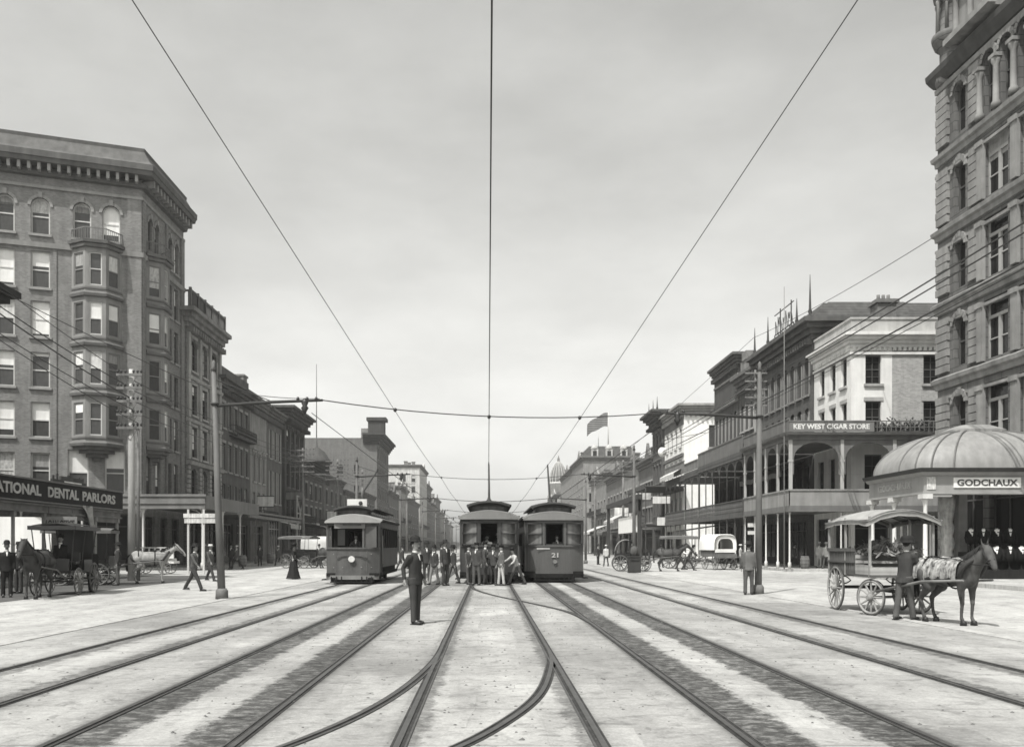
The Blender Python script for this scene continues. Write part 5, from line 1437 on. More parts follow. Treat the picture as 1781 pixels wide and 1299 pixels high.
for i, y in enumerate(poleY):
    yl = y - (.9 if i == 0 else 0); yr = y + (1.6 if i == 0 else 0)
    wordl = ['nearest tapered steel trolley pole on the left, leaning slightly', 'second trolley pole on the left, rising behind the open fronted tram', 'third trolley pole on the left side'][i] if i < 3 else ORD[i] + ' trolley pole from the viewer along the left side of the tracks'
    wordr = ['nearest steel trolley pole on the right, beside the standing man in a pale jacket', 'second trolley pole on the right, by the buggies', 'third trolley pole on the right side'][i] if i < 3 else ORD[i] + ' trolley pole from the viewer along the right side of the tracks'
    a, qa = bracket_pole(-8.15, yl, 7.0 if i == 0 else 6.9, 1, wordl, -.25 if i == 0 else 0)
    c, qc = bracket_pole(9.05, yr, 7.5 if i == 0 else 7.6, -1, wordr, .05 if i == 0 else 0)
    s = thing('span_wire', 'sagging cross span of wire hung between the %s pair of trolley poles' % ['nearest', 'second', 'third', 'fourth', 'fifth', 'sixth', 'seventh', 'eighth', 'ninth', 'tenth'][i], 'wire', a, group='cross span wires over the tracks')
    b = MB(); n = 12; P = []
    for k in range(n + 1):
        t_ = k / n; P.append((a[0] + (c[0] - a[0]) * t_, a[1] + (c[1] - a[1]) * t_, a[2] + (c[2] - a[2]) * t_ - .32 * 4 * t_ * (1 - t_)))
    b.tube(P, .018 if i < 2 else .03, 5); 
    b.build('cable', M_wire, s)
    b = MB()
    for xw in (-2.9, .03, 3.0):
        t_ = (xw - a[0]) / (c[0] - a[0]); z = a[2] + (c[2] - a[2]) * t_ - .32 * 4 * t_ * (1 - t_); y_ = a[1] + (c[1] - a[1]) * t_
        b.lathe([(.02, .05), (.06, .02), (.05, -.05), (.015, -.08)], (xw, y_, z), 8)
    b.build('hanger', M_ins, s)
    spanL.append((a, c))
for (xw, lab, th) in ((-2.9, 'trolley wire running overhead to the left of the middle one', .004), (.03, 'thicker middle trolley wire running straight overhead', .0072), (3.0, 'trolley wire running overhead to the right of the middle one', .004)):
    w = thing('trolley_wire', lab, 'wire', (xw, 0, 5.7)); b = MB()
    P = [(xw, -25, 6.42)]; rr = [th]
    for i, (a, c) in enumerate(spanL):
        t_ = (xw - a[0]) / (c[0] - a[0]); z = a[2] - .32 * 4 * t_ * (1 - t_) - .05; y_ = a[1] + (c[1] - a[1]) * t_
        py = P[-1][1]; pz = P[-1][2]
        for k in (1, 2, 3):
            f = k / 4; P.append((xw, py + (y_ - py) * f, pz + (z - pz) * f - .1 * 4 * f * (1 - f) * (0.0 if i == 0 else 1))); rr.append(th + .00016 * P[-1][1] if P[-1][1] > 0 else th)
        P.append((xw, y_, z)); rr.append(th + .00016 * y_)
    b.tube(P, rr, 6); b.build('cable', M_wire, w)
for (sx, lab) in ((-1, 'outer trolley wire beginning at the nearest left bracket arm'), (1, 'outer trolley wire beginning at the nearest right bracket arm')):
    w = thing('trolley_wire', lab, 'wire', (sx * 5.5, 27, 5.7)); b = MB()
    b.tube([(sx * 5.6 + .2, 26.4 if sx < 0 else 28.9, 5.68), (sx * 5.6 + .2, 53.5, 5.68), (sx * 5.6 + .2, 107, 5.68), (sx * 5.6 + .2, 252, 5.68)], [.012, .018, .025, .05], 5); b.build('cable', M_wire, w)

# utility poles on the left with crossarms
def utility_pole(x, y, h, n, lab, w=1.5, r0=.2, mat=None, group='tall wooden wire poles with crossarms'):
    r = thing('utility_pole', lab, 'pole', (x, y, 0), group=group)
    b = MB(); b.tube([(x, y, 0), (x, y, h * .5), (x, y, h)], [r0, r0 * .85, r0 * .62], 9); b.build('shaft', mat or M_wood, r)
    for k in range(n):
        z = h - .35 - k * .62; c = MB(); c.b2((x - w / 2, y - r0 - .1, z), (x + w / 2, y - r0 + .0, z + .12))
        c.bar((x - w * .3, y - r0 - .05, z), (x, y - r0 * .8, z - .5), .015, 4); c.bar((x + w * .3, y - r0 - .05, z), (x, y - r0 * .8, z - .5), .015, 4); ca = c.build('crossarm', M_wood, r)
        d = MB()
        for u in (-.46, -.32, -.16, .16, .32, .46): d.lathe([(.015, 0), (.05, .05), (.055, .12), (.02, .17)], (x + u * w, y - r0 - .05, z + .12), 7)
        d.build('insulator', M_ins, ca)
M_bleach = m('bleached pole', .38, .9, amt=.3, sc=1)
utility_pole(-16.75, 40.5, 9.9, 5, 'thick bleached wooden pole with many crossarms in front of the left corner building', 1.2, .18, M_bleach)
utility_pole(-16.35, 40.3, 7.2, 0, 'thin dark pole standing close against the thick bleached pole', 1, .09, M_wood)
utility_pole(-20.6, 118, 13.5, 5, 'dark crossarm pole standing among the low left buildings, nearer to the tall warehouse', 3.2, .2)
utility_pole(-21.5, 100, 13.0, 5, 'crossarm pole in front of the pale row houses on the left', 2.8, .16)
utility_pole(-20.4, 140, 14, 4, 'far crossarm pole before the tall warehouse', 3.4, .22)
utility_pole(-18.5, 196, 16, 3, 'far crossarm pole in front of the pale office block', 4, .3)
utility_pole(19.0, 67.5, 16.0, 6, 'tall dark crossarm pole in front of the finialled block', 1.6, .14) if 0 else None
utility_pole(20.6, 66.5, 15.2, 5, 'dark crossarm pole rising before the finialled block on the right', 1.7, .13)
utility_pole(18.8, 120, 13.6, 3, 'dark crossarm pole beyond the second cross street on the right', 2.4, .2)
utility_pole(18.6, 150, 14, 3, 'farther dark crossarm pole on the right side', 2.6, .22)
# heavier poles down both sides
# feeder cables, left: from the viewer's left down to the thick pole; and on along the street
def cable(pts, r, lab, sag=0.0, name='cable', group=None):
    P = []
    for a, b_ in zip(pts, pts[1:]):
        a, b_ = Vector(a), Vector(b_); n = 10
        for k in range(n + (b_ is pts[-1])):
            f = k / n; q = a.lerp(b_, f); q.z -= sag * 4 * f * (1 - f); P.append(q)
    P.append(Vector(pts[-1]))
    mb = MB(); mb.tube(P, r, 5); o = mb.build(name, M_wire, None); tag(o, lab, 'cable', group)
lab = ['upper', 'second', 'third', 'fourth', 'lowest']
for k, (z0, x0, r_) in enumerate(((12.9, -19.5, .016), (12.0, -19.8, .024), (11.45, -19.2, .028), (10.7, -19.6, .02), (10.3, -19.1, .018))):
    cable([(x0 - 1.1, 27, z0 + 1.3), (-16.75 + (k - 2) * .2, 40.3, 9.75 - k * .6)], r_, lab[k] + ' of the feeder cables slanting down to the bleached pole at the left', .35)
for k in range(4):
    cable([(-16.75 + (k - 2) * .25, 40.3, 9.7 - k * .62), (-21.5 + k * .3, 100, 12.4 - k * .5), (-20.6, 118, 12.6 - k * .5), (-20.4, 140, 13 - k * .5), (-18.5, 196, 14.6)], .022, lab[k] + ' cable running down the street from the bleached pole', .5)
cable([(-14, 15.5, 9.0), (-9.2, 26.4, 7.0 - .35), (-5.2, 26.6, 6.15)], .011, 'thin stay cable running over the nearest left pole to its bracket', .15)
# right: heavy feeder cables parallel with the street
for k, (dx, z, r_) in enumerate(((0, 13.75, .036), (.3, 13.55, .034), (.3, 12.45, .042), (.5, 12.3, .02))):
    cable([(20.0 + dx, 16, z + .1), (20.2 + dx, 66.4, z), (18.8, 120, 13 - k * .4), (18.6, 150, 13.4 - k * .4)], r_, lab[k] + ' of the heavy feeder cables crossing in front of the tower at the right', .12)
cable([(18, 30, 17.2), (9.05, 28.9, 7.3)], .009, 'thin guy wire from the right hand pole up towards the tower', .1) if 0 else None
cable([(24.4, 46.9, 18.5), (24.2, 78.6, 20.6), (18.8, 150, 13.8)], .02, 'thin wire stretched from the tower to the roof finials', .3)
# street lamp globe
r = thing('arc_lamp', 'round white arc lamp globe hanging in front of the bracketed ornate front', 'lamp', (19.4, 100, 13.2))
b = MB(); b.ell((19.6, 97, 12.2), (.5, .5, .55)); b.build('globe', M_white, r); b = MB(); b.lathe([(.18, 12.7), (.2, 13.3), (.04, 13.5)], (19.6, 97, 0), 8); b.bar((19.6, 97, 13.5), (24.5, 97, 14.4), .03, 4); b.build('hanger', M_iron, r)

# ------------------------------------------------------------------ people
def person(lab, x, y, face=0.0, z=0.0, h=1.72, coat=None, trous=None, hat='derby', stride=0.0, arms=((.08, .0, .25), (.08, .0, .25)), lean=0.0, female=False,
           group=None, long_coat=False, shirt=True, vox=.026, sit=False, shirtsleeves=False, cat='person', apron=False, turn=0.0):
    """face: heading in degrees, 0 looks towards the viewer (-y). arms: (abduction, forward swing, elbow bend) right, left"""
    coat = coat or M_dark; trous = trous or M_dark
    k = h / 1.72
    root = thing('person', lab, cat, (x, y, z), R(face), group)
    V = lambda a, b_, c: Vector((a * k, b_ * k, c * k))
    hipz = .92; ln = math.sin(lean)
    def up(px, py, pz): return V(px, py - ln * (pz - hipz) , pz)
    legs = []
    for s, st in ((-1, stride), (1, -stride)):
        if sit:
            hp = V(s * .1, 0, hipz); kn = V(s * .13, -.42, hipz - .02); an = V(s * .13, -.46, hipz - .42)
        else:
            hp = V(s * .09, 0, hipz); kn = V(s * .1, -.43 * math.sin(st) - .01, hipz - .43 * math.cos(st)); b2_ = st * (.9 if st > 0 else 1.25)
            an = kn + V(s * .005, -.41 * math.sin(b2_), -.41 * math.cos(b2_))
        legs.append((hp, kn, an))
    low = min(l[2].z for l in legs); dz = 0 if sit else .085 * k - low
    if not sit:
        legs = [(a + Vector((0, 0, dz)), b_ + Vector((0, 0, dz)), c + Vector((0, 0, dz))) for a, b_, c in legs]
        o_up = up; up = lambda px, py, pz: o_up(px, py, pz) + Vector((0, 0, dz))
    shs = []
    for s, (ab, sw, el) in zip((-1, 1), arms):
        sh = up(s * (.175 if not female else .155), .0, 1.40)
        d = Vector((s * math.sin(ab), -math.sin(sw), -math.cos(sw) * math.cos(ab))).normalized(); eb = sh + d * .29 * k
        sw2 = sw + el; d2 = Vector((s * math.sin(ab) * (1 if el < 1.2 else -.8), -math.sin(sw2), -math.cos(sw2) * math.cos(ab))).normalized(); wr = eb + d2 * .25 * k
        shs.append((sh, eb, wr, d2))
    # the body, one continuous surface
    b = MB()
    b.ell(up(0, 0, 1.22), (.155 * k, .1 * k, .24 * k)); b.ell(up(0, 0, .98), (.145 * k, .1 * k, .14 * k)); b.cap(up(0, .01, 1.36), .07 * k, up(0, -.005, 1.55), .052 * k, 10)
    b.ell(up(0, -.01, 1.63), (.072 * k, .088 * k, .105 * k)); b.ell(up(0, -.035, 1.575), (.052 * k, .06 * k, .06 * k)); b.cap(up(-.14, 0, 1.36), .045 * k, up(.14, 0, 1.36), .045 * k, 8)
    b.ell(up(0, -.1, 1.6), (.014 * k, .022 * k, .026 * k), n=8, k=6)
    for (hp, kn, an) in legs:
        b.cap(hp, .08 * k, kn, .05 * k, 9); b.cap(kn, .05 * k, an, .035 * k, 9); b.cap(an, .035 * k, an + V(0, -.13, -.045), .028 * k, 8)
    for (sh, eb, wr, d2) in shs:
        b.cap(sh + Vector((0, 0, -.04)), .045 * k, eb, .036 * k, 8); b.cap(eb, .038 * k, wr, .026 * k, 8); b.ell(wr + d2 * .05 * k, (.022 * k, .034 * k, .046 * k), n=8, k=6)
    me = remesh(b, vox * .8, 2)
    b = MB(); add_mesh(b, me)
    for s, (sh, eb, wr, d2) in zip((-1, 1), shs):        # fingers and thumb grow out of the palm
        pc = wr + d2 * .075 * k
        side = d2.cross(Vector((s, 0, 0))); side = side.normalized() if side.length > .1 else Vector((0, -1, 0))
        for i, L_ in enumerate((.062, .07, .066, .052)):
            q = pc + side * (.026 - .017 * i) * k; m1 = q + d2 * L_ * .5 * k + Vector((-s * .004, 0, 0)); m2 = m1 + (d2 + Vector((-s * .45, 0, 0))).normalized() * L_ * .5 * k
            b.tube([q - d2 * .02 * k, m1, m2], [.0095 * k, .009 * k, .007 * k], 5)
        q = wr + d2 * .03 * k + side * .026 * k; b.tube([q, q + (side + d2 * .8).normalized() * .035 * k, q + (side * .5 + d2).normalized() * .06 * k], [.012 * k, .01 * k, .008 * k], 5)
    for s in (-1, 1): b.ell(up(s * .073, .005, 1.615), (.012 * k, .02 * k, .03 * k), n=6, k=5)
    b.m = 1
    for s in (-1, 1): b.ell(up(s * .028, -.092, 1.632), (.011 * k, .007 * k, .007 * k), n=6, k=5)
    b.tube([up(-.022, -.098, 1.557), up(.022, -.098, 1.557)], .005 * k, 5)
    b.build('body', [M_skin, M_hair], root, world=False)
    # hair (and moustache)
    b = MB(); b.ell(up(0, .022, 1.655), (.079 * k, .082 * k, .09 * k), n=12, k=8)
    if not female: b.tube([up(-.03, -.098, 1.574), up(0, -.104, 1.58), up(.03, -.098, 1.574)], .008 * k, 5)
    else: b.ell(up(0, .07, 1.62), (.05 * k, .05 * k, .055 * k), n=8, k=6)
    b.build('hair', M_hair, root, world=False)
    # coat
    b = MB(); hem = (.55 if long_coat else .80)
    if shirtsleeves: hem = .9
    if female: hem = .95
    ctr = [up(0, 0, hem) + V(0, 0, 0), up(0, 0, 1.02), up(0, 0, 1.18), up(0, 0, 1.33), up(0, .0, 1.41), up(0, .01, 1.475)]
    rad = ([.2, .165, .172, .182, .13, .062] if not female else [.15, .115, .14, .15, .11, .055])
    if shirtsleeves: rad[0] = .155; rad[1] = .155
    base = len(b.v); n = 20
    for c, r_ in zip(ctr, rad):
        for j in range(n):
            th = 2 * math.pi * j / n; b.v.append((c.x + r_ * k * math.cos(th), c.y + r_ * k * (.68 if r_ > .1 else .9) * math.sin(th), c.z))
    b.smooth = True
    for i in range(len(ctr) - 1):
        for j in range(n): b.face([base + i * n + j, base + i * n + (j + 1) % n, base + (i + 1) * n + (j + 1) % n, base + (i + 1) * n + j])
    b.face([base + j for j in range(n)][::-1]); b.face([base + (len(ctr) - 1) * n + j for j in range(n)])
    for (sh, eb, wr, d2) in shs:
        b.ell(sh + Vector((0, 0, -.03)), (.068 * k, .07 * k, .07 * k), n=10, k=7)
        b.tube([sh, sh.lerp(eb, .5), eb, eb.lerp(wr, .5), wr - d2 * .01], [.066 * k, .06 * k, .052 * k, .047 * k, .041 * k], 10)
        b.ell(eb, (.052 * k,) * 3, n=8, k=6)
    me = remesh(b, vox, 5); b = MB(); add_mesh(b, me); b.build('blouse' if female else ('shirt' if shirtsleeves else 'coat'), coat, root, world=False)
    if female:
        b = MB(); b.smooth = True; base = len(b.v); n = 22; prof = [(.125, 1.02), (.17, .92), (.2, .75), (.24, .45), (.33, .12), (.36, .03)]
        for i, (r_, zz) in enumerate(prof):
            for j in range(n):
                th = 2 * math.pi * j / n; q = 1 + .07 * math.sin(th * 6) * i / 5; b.v.append((r_ * q * k * math.cos(th), r_ * q * k * math.sin(th) + (.05 * i / 5 if math.sin(th) > 0 else 0), zz * k))
        for i in range(len(prof) - 1):
            for j in range(n): b.face([base + i * n + j, base + i * n + (j + 1) % n, base + (i + 1) * n + (j + 1) % n, base + (i + 1) * n + j])
        b.build('skirt', trous, root, world=False)
    else:
        b = MB(); b.ell(V(0, 0, hipz + .03) + Vector((0, 0, dz)), (.15 * k, .112 * k, .13 * k))
        for (hp, kn, an) in legs:
            b.tube([hp + V(0, 0, .03), hp.lerp(kn, .5), kn, kn.lerp(an, .55), an + V(0, 0, -.035)], [.105 * k, .088 * k, .07 * k, .066 * k, .068 * k], 11); b.ell(kn, (.07 * k,) * 3, n=9, k=6)
        me = remesh(b, vox, 2); b = MB(); add_mesh(b, me); b.build('trousers', trous, root, world=False)
    for s, (hp, kn, an) in zip((-1, 1), legs):
        b = MB(); c = an + V(0, -.06, -.045); b.smooth = True
        b.ell(c, (.046 * k, .135 * k, .042 * k), n=10, k=7); b.smooth = False
        b.box(c + V(0, 0, -.032), (.085 * k, .26 * k, .018 * k)); b.box(c + V(0, .09, -.036), (.07 * k, .07 * k, .02 * k)); b.build('shoe', M_shoe, root, world=False)
    if shirt and not female and not shirtsleeves:
        b = MB(); y_ = -.132
        P = [up(-.03, y_ + .045, 1.44), up(.03, y_ + .045, 1.44), up(.006, y_ + .002, 1.31), up(-.006, y_ + .002, 1.31)]
        b.poly(P); b.lathe([(.058 * k, 0), (.056 * k, .045 * k)], up(0, .0, 1.455), 12); b.build('shirt_collar', M_white, root, world=False)
    if hat:
        c = up(0, .0, 1.69); b = MB()
        if hat == 'derby':
            b.lathe([(.125 * k, .0), (.13 * k, .008), (.128 * k, .018), (.094 * k, .018), (.093 * k, .06), (.084 * k, .1), (.055 * k, .128), (.01, .137)], c, 18, 1, 1.18)
        elif hat == 'straw':
            b.lathe([(.155 * k, .0), (.157 * k, .008), (.09 * k, .01), (.088 * k, .085), (.08 * k, .09), (.01, .09)], c, 18, 1, 1.15)
        elif hat == 'slouch':
            b.lathe([(.17 * k, -.005), (.172 * k, .005), (.1 * k, .018), (.095 * k, .08), (.075 * k, .115), (.04 * k, .105), (.01, .1)], c, 18, 1, 1.15)
        elif hat == 'sombrero':
            b.lathe([(.2 * k, .0), (.21 * k, .012), (.13 * k, .02), (.135 * k, .08), (.12 * k, .14), (.07 * k, .17), (.01, .165)], c + V(0, 0, -.03), 18, 1, 1.1)
        elif hat == 'cap':
            b.lathe([(.092 * k, -.02), (.095 * k, .04), (.12 * k, .06), (.115 * k, .08), (.01, .09)], c, 16, 1, 1.1); b.ell(c + V(0, -.11, -.005), (.07 * k, .05 * k, .01 * k), n=10, k=5)
        elif hat == 'wide':
            b.lathe([(.22 * k, .0), (.225 * k, .01), (.1 * k, .02), (.1 * k, .08), (.13 * k, .12), (.09 * k, .19), (.02, .2)], c, 20)
            for i in range(14): a = i * .45; b.ell(c + Vector((.12 * k * math.cos(a), .12 * k * math.sin(a), .11 + .04 * math.sin(i * 2.3))), (.05 * k, .05 * k, .045 * k), n=7, k=5)
        hm = m('straw hat', .5, .8) if hat == 'straw' else (M_black if hat != 'cap' else m('cap cloth', .03, .8))
        b.build('hat', hm, root, world=False)
    if apron:
        b = MB(); b.smooth = True
        for i in range(6):
            for j in range(8):
                u = -.9 + 1.8 * i / 5; w = j / 7; q = up(.17 * math.sin(u), -.135 * math.cos(u) * .95 - .02, 1.25 - w * .75); b.v.append(tuple(q))
        for i in range(5):
            for j in range(7): b.face([i * 8 + j, (i + 1) * 8 + j, (i + 1) * 8 + j + 1, i * 8 + j + 1])
        b.build('apron', M_white, root, world=False)
    return root
def PX(px, Y): return (px - 849) * Y / 1500
# the man in the foreground: hands on hips, looking right
person('man in dark suit and derby hat standing alone on the paving between the tracks', PX(722, 17.75), 17.75, face=58, h=1.72, coat=m('suit cloth', .035, .9, amt=.25, sc=5), trous=m('suit trousers', .045, .9, amt=.25, sc=5), hat='derby',
       arms=((.16, -.5, .75), (.12, -.3, .8)), vox=.016, stride=.05)
# crowd in front of the middle tram
crowd = [
 (742, 38.6, 10, M_dark, M_dark, 'slouch', .0, 'man at the left edge of the crowd, nearest the lone standing man'),
 (755, 36.2, -40, M_dark, m('grey trousers light', .16, .9), 'derby', .22, 'second man from the left of the crowd, legs apart'),
 (774, 35.2, 35, M_dark, M_dark, 'slouch', .05, 'tall man in a dark coat, third from the left of the crowd'),
 (788, 37.2, -60, M_dark, M_mid, 'slouch', .3, 'man stepping out, just left of the corner of the middle tram'),
 (815, 36.3, 50, M_mid, M_mid, 'cap', .06, 'man in a grey suit before the left headlight side of the middle tram'),
 (829, 35.5, -30, m('brown suit', .05, .9, amt=.3, sc=5), M_mid, 'cap', .08, 'stocky man in front of the middle tram, second of the front row'),
 (844, 36.35, 70, M_mid, m('brown suit', .05, .9), 'cap', .1, 'man leaning to his neighbour at the centre of the tram front'),
 (858, 36.3, -14, m('railway uniform', .055, .9, amt=.2, sc=5), MATS.get('brown suit'), 'cap', .04, 'uniformed man with arms folded before the centre of the middle tram'),
 (872, 35.3, -70, m('tan coat', .1, .9), M_light, 'cap', .1, 'man in light trousers at the right of the row before the middle tram')]
GR = 'people gathered in front of the middle tram'
for i, (px, Y, fc, ct, tr, ht, st, lb) in enumerate(crowd):
    person(lb, PX(px, Y), Y, fc, h=random.Random(i).uniform(1.56, 1.8), coat=ct, trous=tr, hat=ht, stride=st, group=GR, arms=(((.1, .1, .3), (.12, -.1, .3)) if i != 7 else ((.15, .3, 1.7), (.15, .3, 1.7))))
person('boy in pale clothes climbing towards the gap between the middle and right trams', PX(899, 36.0), 36.0, -60, h=1.55, coat=M_light, trous=M_mid, hat='cap', stride=.45, lean=.35, arms=((.3, .8, .3), (.2, .5, .5)), shirtsleeves=True)
# walkers on the left
person('man in dark clothes striding right across open paving, left of the nearest pole', PX(337, 31.2), 31.2, 75, h=1.72, coat=M_mid, trous=M_dark, hat='slouch', stride=.5, lean=.08, arms=((.2, .5, .3), (.2, -.45, .2)))
person('man walking just left of the nearest left trolley pole, farther off than the strider', PX(366, 40), 40, 60, h=1.72, coat=M_mid, trous=M_dark, hat='straw', stride=.45, arms=((.1, .4, .3), (.1, -.4, .2)))
person('woman in a long black dress and wide flowered hat crossing on the left', PX(511, 42.3), 42.3, 80, h=1.62, coat=M_black, trous=M_black, hat='wide', female=True, arms=((.1, .3, .8), (.1, .2, .8)))
# right
person('man in a pale jacket standing with his back against the nearest right trolley pole', PX(1302, 28.6), 28.6, 160, h=1.70, coat=m('pale jacket', .11, .9, amt=.2, sc=5), trous=M_mid, hat='slouch', stride=.09, arms=((.12, .1, .3), (.12, .1, .3)))
person('man in a dark suit bending while crossing near the covered wagon', PX(1197, 58), 58, 70, h=1.7, coat=M_dark, trous=M_dark, hat='derby', stride=.5, lean=.5, arms=((.2, .9, .3), (.2, .7, .2)))
person('man with white sleeves walking behind the bending one near the covered wagon', PX(1184, 60), 60, 70, h=1.7, coat=M_white, trous=M_dark, hat='derby', stride=.4, lean=.1, shirtsleeves=True, arms=((.2, .9, .3), (.2, .2, .2)))
bg_people = [(1288, 62, 'walker in a straw hat on the far kerb, left of the man by the pole', M_light, M_mid, 'straw'), (1276, 64, 'walker in white shirt on the far kerb beside the covered wagon', M_white, M_dark, 'derby'),
             (1382, 61, 'dark dressed man under the arcaded gallery, by its corner post', M_dark, M_dark, 'derby'), (1425, 58, 'man in light clothes at the foot of the drug store corner', M_light, M_light, 'straw'),
             (1437, 56.5, 'second man in light clothes behind the fruit wagon', M_light, M_mid, 'straw'), (1150, 66, 'distant man by the horse and buggy on the right', M_dark, M_dark, 'derby'),
             (1040, 76, 'tiny figure near the third right trolley pole', M_dark, M_dark, 'derby'), (1054, 70, 'small figure in a pale coat right of the numbered tram', M_light, M_mid, 'straw'),
             (412, 60, 'man on the left sidewalk right of the nearest left pole', M_mid, M_dark, 'straw'), (402, 62, 'second man on the left sidewalk behind the nearest left pole', M_dark, M_dark, 'derby'),
             (452, 70, 'dark figure by the shops, midway between the nearest left pole and the woman in black', M_dark, M_dark, 'derby'), (484, 72, 'figure by the shops just left of the woman in black', M_mid, M_dark, 'straw'),
             (555, 68, 'small dark figure by the open wagons left of the open fronted tram', M_dark, M_dark, 'derby'), (355, 58, 'shopper under the street sign posts at the left', M_mid, M_mid, 'straw'),
             (700, 60, 'man in the distance behind the lone standing man', M_dark, M_dark, 'derby'), (768, 52, 'man seen beyond the crowd, between tram and standing man', M_dark, M_dark, 'derby')]
for i, (px, Y, lb, ct, tr, ht) in enumerate(bg_people):
    person(lb, PX(px, Y), Y, random.Random(i).uniform(-90, 90), z=.15 if abs(PX(px, Y)) > 19.4 else 0, h=1.7, coat=ct, trous=tr, hat=ht, stride=.25 * (i % 3), group='people in the distance along the street', vox=.034)
# ladies' parasol etc. are part of the buggy below

# ------------------------------------------------------------------ trams
M_tram = m('tram paint', .08, .45, amt=.18, sc=.8); M_tram2 = m('tram paint lower', .16, .5, amt=.2)
M_troof = m('tram roof dark', .04, .8, amt=.2); M_hood = m('tram hood canvas', .17, .8, amt=.15); M_under = m('tram underframe', .015, .8)
def tram(lab, x, yf, W=2.5, L=8.6, open_front=False, number=None, pole=True, tip=None, paint=None, sign=None, hood=None):
    paint = paint or M_tram; hood = hood or M_hood
    r = thing('tram', lab, 'tram', (x, yf, 0))
    w = W / 2; zf, zd, zh, ze = .36, 1.66, 2.72, 2.86
    def fy(xx): return .32 * (xx / w) ** 2                     # bowed front plan
    fx = [-w, -w * .72, -w * .3, w * .3, w * .72, w]
    # dash
    b = MB(); n = 12
    for i in range(n):
        a, c = -w + W * i / n, -w + W * (i + 1) / n
        for z0, z1, d in ((zf, .52, -.03), (.52, zd - .08, 0), (zd - .08, zd, -.05)):
            b.poly([(a, fy(a) + d, z0), (c, fy(c) + d, z0), (c, fy(c) + d, z1), (a, fy(a) + d, z1)])
            b.poly([(a, fy(a) + d, z1), (c, fy(c) + d, z1), (c, fy(c) + .05, z1), (a, fy(a) + .05, z1)]); b.poly([(a, fy(a) + .05, z0), (c, fy(c) + .05, z0), (c, fy(c) + d, z0), (a, fy(a) + d, z0)])
    for i in range(0 if open_front else 23):
        a = -w + .06 + i * (W - .12) / 22; b.box((a, fy(a) - .004, 1.05), (.012, .014, 1.02))
    if open_front:
        for a in (-w * .6, -.02, w * .55): b.box((a, fy(a) - .006, 1.05), (.05, .016, 1.05))
        b.box((0, .0, 1.28), (W * .6, .05, .03))
    b.build('dash', paint, r, world=False)
    b = MB()
    for i in range(n):
        a, c = -w + W * i / n, -w + W * (i + 1) / n; b.poly([(a, fy(a) - .12, .22), (c, fy(c) - .12, .22), (c, fy(c) - .12, .40), (a, fy(a) - .12, .40)]); b.poly([(a, fy(a) - .12, .40), (c, fy(c) - .12, .40), (c, fy(c), .40), (a, fy(a), .40)])
    b.build('bumper', M_under if not open_front else M_tram2, r, world=False)
    # body sides from y=1.35 back, lower panel + pillars
    y0, y1 = 1.3, L
    b = MB()
    for s in (-1, 1):
        b.b2((s * w, y0, .75), (s * (w - .05), y1, 1.6)); b.b2((s * (w + .02), y0, 1.56), (s * (w - .06), y1, 1.64)); b.b2((s * w, y0, 2.55), (s * (w - .05), y1, 2.86)); b.b2((s * (w + .015), y0, .74), (s * (w - .05), y1, .84))
        k = 8
        for i in range(k + 1): yy = y0 + (y1 - y0 - .09) * i / k; b.b2((s * (w - .0), yy, 1.6), (s * (w - .06), yy + .09, 2.6))
    b.b2((-w, y1 - .05, .75), (w, y1, 2.86))
    b.build('body', paint, r, world=False)
    b = MB()
    for s in (-1, 1): b.b2((s * (w - .02), y0 + .1, 1.64), (s * (w - .035), y1 - .1, 2.55))
    b.build('side_window', M_glassl, r, world=False)
    b.build('body', paint, r, world=False); b = MB(); b.b2((-w + .06, y0 + .02, .4), (-.36, y0 + .07, 2.8)) ; b.b2((.36, y0 + .02, .4), (w - .06, y0 + .07, 2.8)); b.b2((-.36, y0 + .02, 2.4), (.36, y0 + .07, 2.8)); b.build('bulkhead', M_under, r, world=False)
    b = MB(); b.b2((-w + .06, .34, 2.7), (w - .06, y0, 2.76)); b.build('platform_ceiling', M_under, r, world=False)
    # bulkhead panes (pale blinds glimpsed through the vestibule)
    b = MB()
    for (a, c) in ((-w + .3, -w + .62), (w - .62, w - .3)): b.b2((a, y0 - .01, 1.75), (c, y0 + .01, 2.5))
    b.build('bulkhead_window', m('bulkhead glass', .10, .2), r, world=False)
    b = MB(); b.b2((-w + .02, .1, zf), (w - .02, y1, .5)); b.b2((-w + .02, .36, .34), (w - .02, 1.3, .44)); b.build('floor', M_under, r, world=False)
    # vestibule posts and frames
    b = MB()
    posts = [-w + .03, -w * .36, w * .36, w - .03] if not open_front else [-w + .03, w * .42, w - .03]
    for p in posts: b.b2((p - .045, fy(p) - .01, zd), (p + .045, fy(p) + .08, zh))
    for i in range(n):
        a, c = -w + W * i / n, -w + W * (i + 1) / n; b.poly([(a, fy(a) - .015, zh - .08), (c, fy(c) - .015, zh - .08), (c, fy(c) - .015, zh + .1), (a, fy(a) - .015, zh + .1)])
    for s in (-1, 1):
        b.b2((s * w, 1.2, zf), (s * (w - .06), 1.3, zh)); b.b2((s * w, .3, zh - .15), (s * (w - .05), 1.3, zh + .12)); b.b2((s * w, .32, zf), (s * (w - .03), .75, zd)); b.b2((s * w, .7, zf), (s * (w - .06), .76, zh))
        if not open_front: b.b2((s * (w - .01), .3, zf), (s * (w - .045), 1.3, zd))
    b.build('vestibule_frame', paint, r, world=False)
